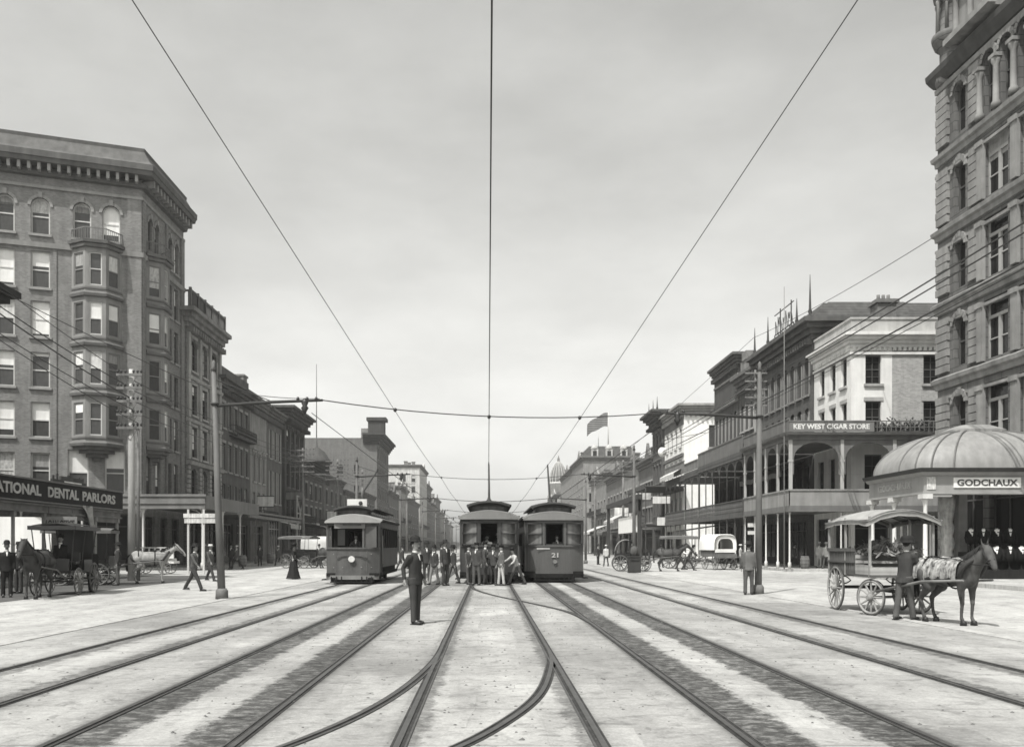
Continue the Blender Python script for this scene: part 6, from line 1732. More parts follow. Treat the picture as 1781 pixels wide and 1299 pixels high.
    if not open_front:
        segs = [(-w + .08, -w * .36 - .05, True), (-w * .36 + .05, w * .36 - .05, False), (w * .36 + .05, w - .08, True)]
        for (a, c, gl) in segs:
            b = MB(); y_ = (fy(a) + fy(c)) / 2
            for (u0, u1, z0, z1) in ((a, c, zd, zd + .05), (a, c, zh - .13, zh - .08), (a, a + .05, zd, zh - .1), (c - .05, c, zd, zh - .1), (a, c, zd + .48, zd + .52)):
                if not gl and (z0 > zd + .3 and z1 < zh - .2): continue
                b.b2((u0, min(fy(a), fy(c)) + .0, z0), (u1, max(fy(a), fy(c)) + .04, z1))
            fr = b.build('window_frame', m('tram sash', .035, .5), r, world=False)
            if gl:
                b = MB(); b.poly([(a, fy(a) + .03, zd + .03), (c, fy(c) + .03, zd + .03), (c, fy(c) + .03, zh - .1), (a, fy(a) + .03, zh - .1)]); b.build('pane', m('tram front glass', .13, .12, amt=.5, sc=2), fr, world=False)
    else:
        b = MB(); b.box((-.1, .05, zh - .1), (1.3, .05, .22)); b.build('front_blind', M_hood, r, world=False)
        b = MB(); b.b2((w * .42 + .05, .12, zd), (w - .1, .16, zh - .1)); b.build('pane', M_glassl, r, world=False)
    # lower deck roof: curved hood running over the platform
    b = MB(); b.smooth = True; N = 14
    rings = []
    for (yy, f, dz) in ((-.16, .98, -.06), (.1, 1.0, .0), (.9, 1.0, .04), (L + .1, 1.0, .04)):
        ring = []
        for i in range(N + 1):
            u = -1 + 2 * i / N; ring.append((u * (w + .09) * f, yy + (.32 * u * u if yy < .5 else 0), ze + dz + .3 * (1 - u * u) ** .8))
        rings.append(ring)
    base = 0
    for ring in rings: b.v += ring
    for q in range(len(rings) - 1):
        for i in range(N): b.face([q * (N + 1) + i, q * (N + 1) + i + 1, (q + 1) * (N + 1) + i + 1, (q + 1) * (N + 1) + i])
    b.face(range(N + 1)); 
    b.smooth = False
    k0 = len(b.v)
    for (x_, y_, z_) in rings[0]: b.v.append((x_ , y_ - .005, ze - .1))
    for i in range(N): b.face([i, i + 1, k0 + i + 1, k0 + i])
    b.build('hood', hood, r, world=False)
    b = MB()
    for s in (-1, 1): b.b2((s * (w + .1), .8, ze - .02), (s * (w - .1), L + .1, ze + .08))
    b.build('gutter', M_troof, r, world=False)
    # clerestory
    mw = w * .62; z0, z1 = ze + .12, 3.42
    b = MB(); b.b2((-mw, .55, z0), (mw, L, z1)); b.build('clerestory', m('clerestory', .06, .6, amt=.2), r, world=False)
    b = MB()
    for s in (-1, 1):
        for i in range(8): a = .8 + (L - 1) * i / 8; b.b2((s * (mw + .012), a, z1 - .26), (s * (mw - .01), a + (L - 1) / 8 - .12, z1 - .06))
    for i in range(4): a = -mw + .1 + i * (2 * mw - .2) / 4; b.b2((a + .03, .535, z1 - .24), (a + (2 * mw - .2) / 4 - .03, .56, z1 - .08))
    b.build('clerestory_window', M_glassl, r, world=False)
    b = MB(); b.smooth = True; rings = []
    for (yy, f, dz) in ((.3, .9, -.1), (.62, 1.0, .0), (L + .15, 1.0, 0)):
        rings.append([((-1 + 2 * i / N) * (mw + .2) * f, yy, z1 + dz + .17 * (1 - (-1 + 2 * i / N) ** 2)) for i in range(N + 1)])
    for ring in rings: b.v += ring
    for ring in rings: b.v += [(x_, y_, z_ - .075) for x_, y_, z_ in ring]
    M_ = len(rings) * (N + 1)
    for o in (0, M_):
        for q in range(len(rings) - 1):
            for i in range(N): b.face([o + q * (N + 1) + i, o + q * (N + 1) + i + 1, o + (q + 1) * (N + 1) + i + 1, o + (q + 1) * (N + 1) + i])
    for i in range(N): b.face([i, i + 1, M_ + i + 1, M_ + i])
    for q in range(len(rings) - 1):
        for e in (0, N): b.face([q * (N + 1) + e, (q + 1) * (N + 1) + e, M_ + (q + 1) * (N + 1) + e, M_ + q * (N + 1) + e])
    b.build('roof', M_troof, r, world=False)
    # truck
    b = MB(); b.b2((-.8, 1.8, .18), (.8, L - 1.8, .48)); b.b2((-w + .1, 1.5, .5), (w - .1, L - .2, .76)); b.build('truck', M_under, r, world=False)
    for yy in (2.7, L - 2.7):
        for s in (-1, 1):
            b = MB(); b.lathe([(.05, -.06), (.4, -.05), (.4, .02), (.44, .03), (.44, .06), (.05, .07)], n=20)
            b.v = [(s * .8 + z_, yy + x_, .43 + y_) for x_, y_, z_ in b.v]; b.build('wheel', M_iron, r, world=False)
    # fender between dash and rails
    b = MB()
    b.b2((-.9, .0, .1), (.9, .06, .3)); 
    for i in range(9): xx = -.85 + i * .2125; b.b2((xx - .02, -.1, .1), (xx + .02, -.06, .36))
    b.b2((-.9, -.12, .08), (.9, -.05, .13)); b.build('fender', M_under, r, world=False)
    for s in (-1, 1):
        b = MB(); b.b2((s * w, .35, .18), (s * (w + .22), 1.15, .22)); b.b2((s * w, .4, .2), (s * (w + .02), .44, .5)); b.build('step', M_under, r, world=False)
        b = MB(); b.bar((s * (w + .03), 1.2, .9), (s * (w + .03), 1.2, 2.2), .018, 6); b.build('grab_rail', m('brass', .4, .3, metal=.8), r, world=False)
    if open_front:
        b = MB(); b.lathe([(.0001, 0), (.1, .0), (.135, .06), (.14, .1), (.12, .1)], n=18); b.v = [(x_, -.11 + .1 - z_, .0 + y_ + 1.13) for x_, y_, z_ in b.v]
        hl = b.build('headlight', m('lamp white', .5, .3), r, world=False)
        b = MB()
        for (xx, zz) in ((-.8, .75), (-.4, .75), (.4, .75), (.8, .75), (-.8, 1.35), (.8, 1.35)): b.ell((xx, fy(xx) - .01, zz), (.03, .015, .03), n=8, k=5)
        b.build('bolt', M_hood, r, world=False)
    if number:
        F = Face((-.13, -.02), (.17, -.02)); text(number, F, 0, .3, 1.12, 1.32, .02, m('number paint', .36, .6), r, name='number', world=False)
        b = MB(); b.poly([(-.78, fy(.6) - .06, 1.47), (-.2, -.02, 1.47), (-.2, -.02, 1.54), (-.78, fy(.6) - .06, 1.54)]); b.build('route_plate', MATS['number paint'], r, world=False)
        b = MB(); b.lathe([(.0001, .0), (.07, .0), (.09, .04), (.09, .07)], n=14); b.v = [(x_ + .02, .04 - z_ - .06, y_ + .93) for x_, y_, z_ in b.v]; b.build('headlight', m('lamp dim', .15, .4), r, world=False)
    if sign:
        b = MB(); b.b2((-.3, .6, 3.52), (.55, .7, 3.86)); s_ = b.build('roof_box', m('sign box', .5, .7, amt=.2), r, world=False)
        b = MB(); b.ell((.28, .58, 3.68), (.09, .03, .09), n=10, k=6); b.build('lamp', M_iron, s_, world=False)
    if pole:
        b = MB(); b.tube([(0, 2.6, 3.55), (.0, 3.4, 4.4), (tip[0] - x, tip[1] - yf, tip[2])], [.06, .05, .04], 7); b.build('trolley_rod', M_iron, r, world=False)
        b = MB(); b.lathe([(.2, 3.5), (.22, 3.62), (.08, 3.75), (.06, 3.85)], (0, 2.6, 0), 10); b.ring((tip[0] - x, tip[1] - yf, tip[2] + .03), (1, 0, 0), .06, .03, 10, 5); b.build('trolley_base', M_iron, r, world=False)
    return r
tram('closed vestibule tram on the middle track with the crowd before it', .04, 36.9, W=2.5, tip=(.03, 41.6, 5.55), paint=m('middle tram paint', .045, .5, amt=.2))
tram('tram with a number on its pale grey dash, right hand of the three', 2.93, 38.1, W=2.62, number='21', tip=(2.98, 43.2, 5.6), paint=m('right tram paint', .08, .4, amt=.15))
tram('older open fronted tram with a white roof box on the left track', -5.75, 36.4, W=2.25, L=7.6, open_front=True, pole=True, tip=(-5.4, 42.0, 5.6), sign=True, paint=m('left tram paint', .07, .55, amt=.3, sc=2), hood=m('left tram hood', .27, .8, amt=.15)).scale = (1, 1, .94)
person('motorman in a dark uniform and cap leaning in the window of the numbered tram', 3.1, 38.75, 15, z=.42, h=1.66, coat=m('motorman grey', .1, .9), trous=M_dark, hat='cap', arms=((.4, .7, .5), (.3, .5, .8)))
person('motorman at the controls in the shade of the open fronted tram', -5.7, 37.2, 0, z=.42, h=1.68, coat=M_dark, trous=M_dark, hat='cap', arms=((.2, .7, .6), (.2, .5, .8)))
person('man in a white shirt looking out of the middle window of the middle tram', -.05, 37.6, 0, z=.42, h=1.66, coat=M_white, trous=M_dark, hat='cap', shirtsleeves=True, arms=((.2, .7, .6), (.2, .5, .8)))
person('dark coated rider on the left behind the glass of the middle tram', -.62, 37.75, 10, z=.42, h=1.68, coat=M_dark, trous=M_dark, hat='derby')
person('rider with a white collar on the right in the middle tram vestibule', .45, 37.8, -10, z=.42, h=1.7, coat=M_mid, trous=M_dark, hat='straw')

# ------------------------------------------------------------------ horses
def horse(root_name, lab, x, y, face, coat, z=0, k=1.0, net=None, head_turn=0, ears=.16, dark=None, nk=1.0):
    r = thing(root_name, lab, 'mule' if 'mule' in root_name else 'horse', (x, y, z), R(face))
    def V(a, b_, c):
        if c > 1.25 and b_ < -.62: b_ = -.62 + (b_ + .62) * nk; c = 1.25 + (c - 1.25) * (1 if nk == 1 else .96)
        return Vector((a * k, b_ * k, c * k))
    b = MB()
    b.ell(V(0, .02, 1.13), (.27 * k, .62 * k, .31 * k)); b.ell(V(0, -.5, 1.14), (.22 * k, .3 * k, .33 * k)); b.ell(V(0, .52, 1.2), (.26 * k, .34 * k, .3 * k)); b.ell(V(0, -.35, 1.38), (.1 * k, .25 * k, .12 * k))
    b.cap(V(0, -.62, 1.24), .21 * k, V(0, -.95, 1.52), .14 * k, 12); b.cap(V(0, -.95, 1.52), .14 * k, V(0, -1.12, 1.66), .105 * k, 10)
    hx = math.sin(head_turn)
    h0 = V(0, -1.14, 1.68); h1 = V(hx * .3, -1.42, 1.40); h2 = V(hx * .42, -1.52, 1.27)
    b.cap(h0, .115 * k, h1, .085 * k, 10); b.cap(h1, .08 * k, h2, .062 * k, 10); b.ell(V(hx * .05, -1.2, 1.6), (.085 * k, .12 * k, .13 * k))
    for s in (-1, 1):
        b.cap(V(s * .15, -.52, 1.0), .13 * k, V(s * .15, -.5, .78), .085 * k, 9); b.cap(V(s * .15, -.5, .78), .08 * k, V(s * .14, -.52, .5), .052 * k, 9); b.ell(V(s * .14, -.525, .48), (.055 * k, .06 * k, .07 * k), n=8, k=6)
        b.cap(V(s * .14, -.52, .46), .045 * k, V(s * .14, -.5, .17), .038 * k, 8); b.cap(V(s * .14, -.5, .16), .045 * k, V(s * .14, -.55, .08), .048 * k, 8)
        b.cap(V(s * .15, .55, 1.1), .2 * k, V(s * .17, .4, .82), .13 * k, 9); b.cap(V(s * .17, .4, .84), .125 * k, V(s * .15, .68, .56), .06 * k, 9); b.ell(V(s * .15, .7, .54), (.05 * k, .065 * k, .075 * k), n=8, k=6)
        b.cap(V(s * .15, .69, .52), .052 * k, V(s * .15, .63, .18), .04 * k, 8); b.cap(V(s * .15, .62, .17), .046 * k, V(s * .15, .56, .08), .05 * k, 8)
        b.cap(V(s * .06 + hx * .02, -1.1, 1.74), .035 * k, V(s * .1, -1.06, 1.76 + ears), .012 * k, 7)
    me = remesh(b, .032 * k, 2); b = MB(); add_mesh(b, me); b.build('body', coat, r, world=False)
    for s in (-1, 1):
        for yy in (-.56, .55):
            b = MB(); b.lathe([(.07 * k, 0), (.055 * k, .09 * k), (.045 * k, .1 * k)], V(s * (.14 if yy < 0 else .15), yy, 0), 10, 1, 1.15); b.build('hoof', M_shoe, r, world=False)
    b = MB()
    for i in range(46):
        t_ = i / 45; p = V(0, -.45, 1.5).lerp(V(0, -1.12, 1.82), t_); s = -1 if i % 3 else 1
        b.tube([p, p + V(s * .06, .02, .0), p + V(s * random.uniform(.09, .14), random.uniform(.0, .06), -random.uniform(.12, .24))], [.012, .016, .004], 4)
    b.build('mane', M_hair, r, world=False)
    b = MB()
    for i in range(26):
        a = random.uniform(-.05, .05); c = random.uniform(-.04, .04); b.tube([V(a * .3, .84, 1.32), V(a, .96, 1.2 + c), V(a * 1.2, 1.0 + c, .9), V(a, .97 + c, .55)], [.02, .022, .018, .005], 4)
    b.build('tail', M_hair, r, world=False)
    b = MB()
    b.ell(V(0.078 + hx * .08, -1.22, 1.64), (.014, .02, .018), n=6, k=5); b.ell(V(-.078 + hx * .08, -1.22, 1.64), (.014, .02, .018), n=6, k=5); b.build('eye', M_black, r, world=False)
    # harness
    b = MB(); up = Vector((0, .35, .94)).normalized()
    b.ring(V(0, -.66, 1.22), V(0, .75, .5), .3 * k, .055 * k, 20, 6)
    b.build('collar', M_iron, r, world=False)
    b = MB()
    def loop(y_, rx, rz, zc, rad=.014, arc=(0, 2 * math.pi)):
        n = 20; P = [V(rx * math.cos(arc[0] + (arc[1] - arc[0]) * i / n), y_, zc + rz * math.sin(arc[0] + (arc[1] - arc[0]) * i / n)) for i in range(n + 1)]; b.tube(P, rad * 1.3, 4)
    loop(-.2, .285, .335, 1.13); loop(.5, .28, .33, 1.18, arc=(-.4, math.pi + .4))
    for s in (-1, 1):
        b.tube([V(s * .27, -.6, 1.1), V(s * .31, -.2, 1.0), V(s * .3, .3, 1.0), V(s * .28, .75, 1.05)], .018, 4); b.tube([V(s * .1, -1.1, 1.76), V(s * .12, -1.26, 1.55), V(s * .085 + hx * .35, -1.44, 1.38)], .012, 4)
        b.tube([V(s * .08 + hx * .38, -1.46, 1.34), V(s * .22, -1.0, 1.35), V(s * .2, -.4, 1.46), V(s * .12, .6, 1.5)], .011, 4)
    b.tube([V(.1 + hx * .3, -1.38, 1.44), V(hx * .3, -1.48, 1.47), V(-.1 + hx * .3, -1.38, 1.44)], .013, 4)
    b.box(V(0, -.2, 1.48), (.16 * k, .14 * k, .08 * k)); b.build('harness', M_black, r, world=False)
    if net:
        b = MB(); b.smooth = True; n, q = 14, 18
        for i in range(n + 1):
            yy = -.5 + 1.35 * i / n; t_ = (yy - .05) / .75
            rr = 1 - .1 * t_ * t_
            for j in range(q + 1):
                a = -.25 + (math.pi + .5) * j / q; zz = 1.14 + .36 * rr * math.sin(a); xx = .315 * rr * math.cos(a)
                if math.sin(a) < .15: xx *= 1.03; zz -= .05 * (1 + math.sin(i * 2.1))
                b.v.append(tuple(V(xx, yy, zz + .02 * math.sin(i * 1.7 + j))))
        for i in range(n):
            for j in range(q): b.face([i * (q + 1) + j, (i + 1) * (q + 1) + j, (i + 1) * (q + 1) + j + 1, i * (q + 1) + j + 1])
        b.build('fly_net', net, r, world=False)
    return r
def wheel_local(parent, c, rad, n=12, steer=0.0, mat=None, hubmat=None, width=.045, world=False, tint=None):
    """wheel in the parent's local space; plane contains y, axle along x, turned by steer"""
    b = MB(); rot = Matrix.Rotation(steer, 3, 'Z'); c = Vector(c)
    def T(p): return tuple(c + rot @ Vector(p))
    w = MB(); w.ring((0, 0, 0), (1, 0, 0), rad - width, width * .75, 32, 4)
    for i in range(n):
        a = 2 * math.pi * i / n; w.tube([(0.02, .07 * math.cos(a), .07 * math.sin(a)), (0, (rad - width) * math.cos(a), (rad - width) * math.sin(a))], [.026, .018], 5)
    w.tube([(-.11, 0, 0), (-.06, 0, 0), (.06, 0, 0), (.12, 0, 0)], [.05, .08, .08, .05], 12)
    w.v = [T(p) for p in w.v]; wo_ = w.build('wheel', mat or M_wood, parent, world=False)
    t_ = MB(); t_.ring((0, 0, 0), (1, 0, 0), rad - .012, .022, 32, 4); t_.v = [T(p) for p in t_.v]; t_.build('tyre', M_rail, wo_, world=False)
    return wo_
def spring(b, y, z, w):
    for s in (-1, 1):
        P = [(s * w, y - .4 + .8 * i / 8, z + .09 * math.sin(math.pi * i / 8)) for i in range(9)]; b.tube(P, .018, 4); b.tube([(p[0], p[1], 2 * z - p[2]) for p in P], .018, 4)

# ------------------------------------------------------------------ fruit wagon, right foreground
M_wag = m('wagon green grey', .09, .7, 'slats', p=1.6, amt=.3); M_wagl = m('wagon pale boards', .33, .8, 'slats', p=2.2, amt=.3); M_whl = m('wheel paint', .24, .8, amt=.35, sc=3)
M_canvas = m('wagon canopy canvas', .28, .85, amt=.25, sc=2)
fw = thing('fruit_wagon', 'fruit wagon with curved canvas canopy, slatted sides and pale spoked wheels beside the mule', 'wagon', (9.62, 21.3, 0), R(-2))
# local: front is -y
b = MB(); b.b2((-.74, -1.4, .88), (.74, 1.15, .94)); b.b2((-.74, -.45, .94), (-.70, 1.15, 1.42)); b.b2((.70, -.45, .94), (.74, 1.15, 1.42)); b.b2((-.74, 1.12, .94), (.74, 1.16, 1.42)); b.build('bed', M_wag, fw, world=False)
b = MB(); b.b2((-.72, -.48, .94), (.72, -.44, 1.40)); b.b2((-.72, -1.36, .94), (-.68, -.48, 1.16)); b.b2((.68, -1.36, .94), (.72, -.48, 1.16)); b.b2((-.6, -1.0, 1.2), (.6, -.62, 1.26)); b.b2((-.55, -.66, .94), (.55, -.62, 1.2))
for k in range(4): b.b2((-.73, -.5, .98 + k * .11), (.73, -.485, 1.05 + k * .11))
b.b2((-.74, -1.4, .94), (.74, -1.36, 1.12)); b.build('seat_box', M_wagl, fw, world=False)
b = MB()
for k in range(15): y_ = -.42 + k * .11; b.b2((-.80, y_, .92), (-.74, y_ + .045, 1.52)); b.b2((.74, y_, .92), (.80, y_ + .045, 1.52))
b.b2((-.82, -.46, 1.48), (-.73, 1.18, 1.56)); b.b2((.73, -.46, 1.48), (.82, 1.18, 1.56)); b.b2((-.82, -.46, 1.2), (-.735, 1.18, 1.25)); b.build('side_rack', M_wag, fw, world=False)
for (px_, py_) in ((-.72, -1.32), (.72, -1.32), (-.78, .0), (.78, .0), (-.78, 1.12), (.78, 1.12)):
    b = MB(); b.b2((px_ - .025, py_ - .025, .9), (px_ + .025, py_ + .025, 2.3)); b.build('canopy_post', M_whl, fw, world=False)
b = MB(); b.smooth = True; n, q = 16, 12
for i in range(n + 1):
    y_ = -1.5 + 2.75 * i / n
    for j in range(q + 1):
        u = -1 + 2 * j / q; t_ = -1 + 2 * i / n
        b.v.append((u * .84, y_, 2.24 + .25 * (1 - abs(u) ** 2.2) - .09 * abs(t_) ** 2.4 + .012 * math.sin(i * 2.6) * (1 - abs(u))))
for i in range(n):
    for j in range(q): b.face([i * (q + 1) + j, (i + 1) * (q + 1) + j, (i + 1) * (q + 1) + j + 1, i * (q + 1) + j + 1])
top = len(b.v)
ring_ = [i * (q + 1) for i in range(n + 1)] + [n * (q + 1) + j for j in range(1, q + 1)] + [i * (q + 1) + q for i in range(n - 1, -1, -1)] + [j for j in range(q - 1, 0, -1)]
for s_, id_ in enumerate(ring_):
    v_ = b.v[id_]; b.v.append((v_[0] * 1.01, v_[1], v_[2] - (.105 if s_ % 3 else .09)))
for s_ in range(len(ring_)): b.face([ring_[s_], ring_[(s_ + 1) % len(ring_)], top + (s_ + 1) % len(ring_), top + s_])
b.build('canopy', M_canvas, fw, world=False)
b = MB()
for i in range(5):
    y_ = -1.38 + i * .62; P = [(-.82 + 1.64 * j / 10, y_, 2.21 + .25 * (1 - abs(-1 + .2 * j) ** 2.2) - .02) for j in range(11)]; b.tube(P, .02, 4)
b.b2((-.85, -1.5, 2.17), (-.81, 1.25, 2.22)); b.b2((.81, -1.5, 2.17), (.85, 1.25, 2.22)); b.build('canopy_frame', M_wood, fw, world=False)
b = MB(); spring(b, .55, .76, .6); spring(b, -1.0, .70, .45); b.b2((-.8, .5, .54), (.8, .6, .62)); b.b2((-.05, -1.0, .5), (.05, .55, .58)); b.lathe([(.3, .62), (.3, .66)], (0, -1.0, 0), 16); b.build('running_gear', M_iron, fw, world=False)
ax_ = MB(); st_ = .42; rr_ = Matrix.Rotation(st_, 3, 'Z'); p0, p1 = rr_ @ Vector((-.76, 0, 0)), rr_ @ Vector((.76, 0, 0)); ax_.bar((p0.x, -1.0 + p0.y, .42), (p1.x, -1.0 + p1.y, .42), .035); ax_.build('front_axle', M_iron, fw, world=False)
for s in (-1, 1):
    wheel_local(fw, (s * .82, .55, .56), .56, 14, 0, M_whl); p = rr_ @ Vector((s * .76, 0, 0)); wheel_local(fw, (p.x, -1.0 + p.y, .42), .42, 12, st_, M_whl)
# produce
for i, (u, w_, lb) in enumerate(((-.3, .1, 'front crate of leafy vegetables on the fruit wagon bed'), (.3, .75, 'rear crate of round fruit on the fruit wagon bed'))):
    q = Matrix.Rotation(R(-2), 3, 'Z') @ Vector((u * .9, w_ - .1, .95)); r = thing('crate', lb, 'crate', (9.62 + q.x, 21.3 + q.y, .95)); b = MB()
    b.b2((-.3, -.25, 0), (.3, .25, .03)); 
    for s in (-1, 1): b.b2((s * .3, -.25, .0), (s * .28, .25, .4)); b.b2((-.3, s * .25, 0), (.3, s * .23, .4))
    b.build('box', M_wood, r, world=False); b = MB()
    for k in range(60): b.ell((random.uniform(-.26, .26), random.uniform(-.21, .21), .38 + random.uniform(0, .14)), (.05, .05, .045), n=7, k=5)
    b.build('fruit', m('fruit', .2, .6, amt=.4, sc=8), r, world=False)
vg = thing('vegetable_heap', 'heap of leafy greens piled on the front of the fruit wagon bed', 'vegetables', (9.6, 20.7, 1.4))
b = MB()
for i in range(1500):
    c = Vector((random.gauss(0, .33), random.gauss(.25, .5), 0)); c.z = abs(random.gauss(0, .16)) * max(.2, 1 - abs(c.x))
    if abs(c.x) > .66 or abs(c.y - .25) > 1.1: continue
    a, q = Vector([random.uniform(-1, 1) for _ in range(3)]).normalized() * random.uniform(.05, .12), Vector([random.uniform(-1, 1) for _ in range(3)]).normalized() * .045
    b.poly([c - a, c + q, c + a, c - q])
b.build('leaves', m('greens', .16, .8, amt=.6, sc=6), vg, world=False)
mu = horse('mule', 'dun mule with long ears and a speckled fly net, harnessed to the fruit wagon', 9.62, 18.0, 15, m('mule coat', .065, .8, amt=.5, sc=4), k=.92, net=m('fly net', .22, .9, amt=1.0, sc=9), head_turn=-.25, ears=.2, nk=.82)
# shafts
sh = MB(); rz_ = Matrix.Rotation(R(15), 3, 'Z')
for s in (-1, 1):
    a = rz_ @ Vector((s * .36, -.75, .92)); c = rz_ @ Vector((s * .4, .3, .86)); d = rz_ @ Vector((s * .4, 1.7, .58))
    P = [Vector((9.62, 18.0, 0)) + q for q in (a, c, d)]; sh.tube(P, [.025, .035, .035], 6)
inv = (Matrix.Translation(fw.location) @ Matrix.Rotation(R(-2), 4, 'Z')).inverted(); sh.v = [tuple(inv @ Vector(p)) for p in sh.v]; sh.build('shaft', M_wood, fw, world=False)
person('vendor in a slouch hat and dark suit standing between fruit wagon and mule', 9.05, 18.75, 115, h=1.74, coat=m('vendor coat', .04, .9, amt=.3, sc=5), trous=m('vendor trousers', .075, .9, amt=.3, sc=5), hat='sombrero', stride=.16, lean=.12, arms=((.15, .5, .7), (.12, .3, .6)), vox=.018)
person('person in a pale shirt seated low behind the wagon shafts', 10.5, 19.4, 20, z=-.25, h=1.45, coat=M_light, trous=M_dark, hat='straw', shirtsleeves=True, vox=.03) if 0 else None

# ------------------------------------------------------------------ other vehicles
def buggy(lab, x, y, face, kind='surrey', wheelc=None, bodym=None, topm=None, k=1.0, driver=None):
    r = thing('carriage', lab, 'carriage', (x, y, 0), R(face)); bm_ = bodym or m('buggy black', .02, .35, amt=.2); wm = wheelc or m('buggy wheel', .16, .6, amt=.3)
    b = MB()
    if kind == 'cover':
        b.b2((-.75, -.9, .9), (.75, 1.3, 1.35)); b.b2((-.7, -1.3, .8), (.7, -.9, 1.1)); b.b2((-.6, -.95, 1.35), (.6, -.6, 1.42))
    else:
        b.b2((-.55, -1.2, .72), (.55, 1.0, .8)); b.b2((-.56, .1, .8), (-.5, 1.0, 1.15)); b.b2((.5, .1, .8), (.56, 1.0, 1.15)); b.b2((-.55, .95, .8), (.55, 1.0, 1.35)); b.b2((-.5, .3, 1.02), (.5, .9, 1.12)); b.b2((-.5, -1.25, .8), (.5, -1.2, 1.2)); b.b2((-.5, -.55, 1.02), (.5, -.1, 1.1)); b.b2((-.5, -.15, .8), (.5, -.1, 1.4))
    b.build('body', bm_, r, world=False)
    if kind == 'surrey':
        b = MB(); b.smooth = True
        for i in range(9):
            for j in range(9):
                u, w_ = -1 + i / 4, -1 + j / 4; b.v.append((u * .72, .0 + w_ * 1.35, 2.25 + .1 * (1 - u * u) + .05 * (1 - w_ * w_)))
        for i in range(8):
            for j in range(8): b.face([i * 9 + j, (i + 1) * 9 + j, (i + 1) * 9 + j + 1, i * 9 + j + 1])
        b.smooth = False; b.b2((-.73, -1.36, 2.14), (.73, -1.33, 2.27)); b.b2((-.73, 1.33, 2.14), (.73, 1.36, 2.27)); b.b2((-.735, -1.33, 2.14), (-.71, 1.33, 2.27)); b.b2((.71, -1.33, 2.14), (.735, 1.33, 2.27))
        b.b2((-.6, .96, 1.35), (.6, 1.0, 2.2)) if lab.startswith('black hackney') else None
        b.build('top', topm or bm_, r, world=False)
        b = MB()
        for s in (-1, 1):
            for yy in (-1.1, -.1, .95): b.bar((s * .52, yy, .8), (s * .66, yy * 1.1, 2.2), .018, 4)
        b.build('top_post', bm_, r, world=False)
    if kind == 'hood':
        b = MB(); b.smooth = True; n = 10
        for i in range(n + 1):
            a = -.25 + 1.95 * i / n; cy, cz = .3 - .85 * math.cos(a + .35) * -1, 1.35 + .8 * math.sin(a + .35)
            for j in range(7): u = -1 + j / 3; b.v.append((u * .58, .25 + .72 * math.cos(math.pi - a - .1) * -1, 1.28 + .78 * math.sin(a + .15) * (1 - .05 * u * u)))
        for i in range(n):
            for j in range(6): b.face([i * 7 + j, (i + 1) * 7 + j, (i + 1) * 7 + j + 1, i * 7 + j + 1])
        b.build('hood', topm or bm_, r, world=False)
    if kind == 'cover':
        b = MB(); b.smooth = True; n = 14
        for (yy, f) in ((-1.0, 1.0), (-.95, 1.04), (1.3, 1.04), (1.35, 1.0)):
            for j in range(n + 1):
                a = math.pi * j / n; e = .5; c_, s_ = math.cos(a), math.sin(a)
                b.v.append((.82 * f * math.copysign(abs(c_) ** e, c_), yy, 1.35 + 1.05 * f * abs(s_) ** e))
        for i in range(3):
            for j in range(n): b.face([i * (n + 1) + j, i * (n + 1) + j + 1, (i + 1) * (n + 1) + j + 1, (i + 1) * (n + 1) + j])
        # front ring of canvas so that the opening reads
        k0 = len(b.v)
        for j in range(n + 1):
            a = math.pi * j / n; e = .6; c_, s_ = math.cos(a), math.sin(a); b.v.append((.56 * math.copysign(abs(c_) ** e, c_), -1.0, 1.42 + .72 * abs(s_) ** e))
        for j in range(n): b.face([j, j + 1, k0 + j + 1, k0 + j])
        b.build('cover', topm or M_white, r, world=False)
        b = MB(); b.b2((-.76, -1.0, 1.18), (.76, -.95, 1.42)); b.build('front_board', topm or M_white, r, world=False)
        b = MB(); b.b2((-.7, 1.2, 1.4), (.7, 1.25, 2.2)); b.build('back_cloth', M_dark, r, world=False)
    b = MB(); spring(b, .65, .6, .45); spring(b, -.85, .55, .4); b.bar((-.7, .65, .5), (.7, .65, .5), .03); b.bar((-.66, -.85, .45), (.66, -.85, .45), .03); b.bar((0, -.85, .48), (0, .65, .52), .025); b.build('running_gear', M_iron, r, world=False)
    for s in (-1, 1): wheel_local(r, (s * .72, .65, .52), .52, 12, 0, wm, width=.032); wheel_local(r, (s * .68, -.85, .45), .45, 12, 0, wm, width=.032)
    b = MB()
    for s in (-1, 1): b.tube([(s * .3, -.9, .5), (s * .33, -1.8, .85), (s * .32, -3.1, .98)], [.025, .028, .02], 5)
    b.build('shaft', M_wood, r, world=False)
    return r
def ahead(x, y, face, d): a = R(face); return (x + math.sin(a) * d, y - math.cos(a) * d)
M_bay = m('bay horse', .05, .6, amt=.3, sc=3); M_grey = m('grey horse', .27, .7, amt=.3, sc=3); M_brown = m('brown horse', .07, .6, amt=.3)
buggy('black hackney carriage with a flat fringed top at the left, horse towards the viewer', -14.3, 29.2, 8)
hx_, hy_ = ahead(-14.3, 29.2, 8, 2.5); horse('horse', 'dark horse harnessed to the flat topped hackney carriage at the left', hx_, hy_, 8, M_bay)
person('driver in dark clothes and derby on the hackney carriage seat', -14.3, 28.85, 8, z=.28, h=1.65, coat=M_black, trous=M_black, hat='derby', sit=True)
buggy('second open carriage drawn up behind the black hackney at the left', -17.0, 36.0, 100, topm=m('grey hood', .12, .8))
hx_, hy_ = ahead(-17.3, 37.3, 100, 2.6); horse('horse', 'pale grey horse with white head standing by the bleached pole', hx_, 37.6, 112, M_grey, k=.95)
person('man in black walking behind the hackney carriage towards the pale horse', PX(158, 30.6), 30.6, 40, h=1.68, coat=M_black, trous=M_dark, hat='derby', stride=.4, lean=.15)
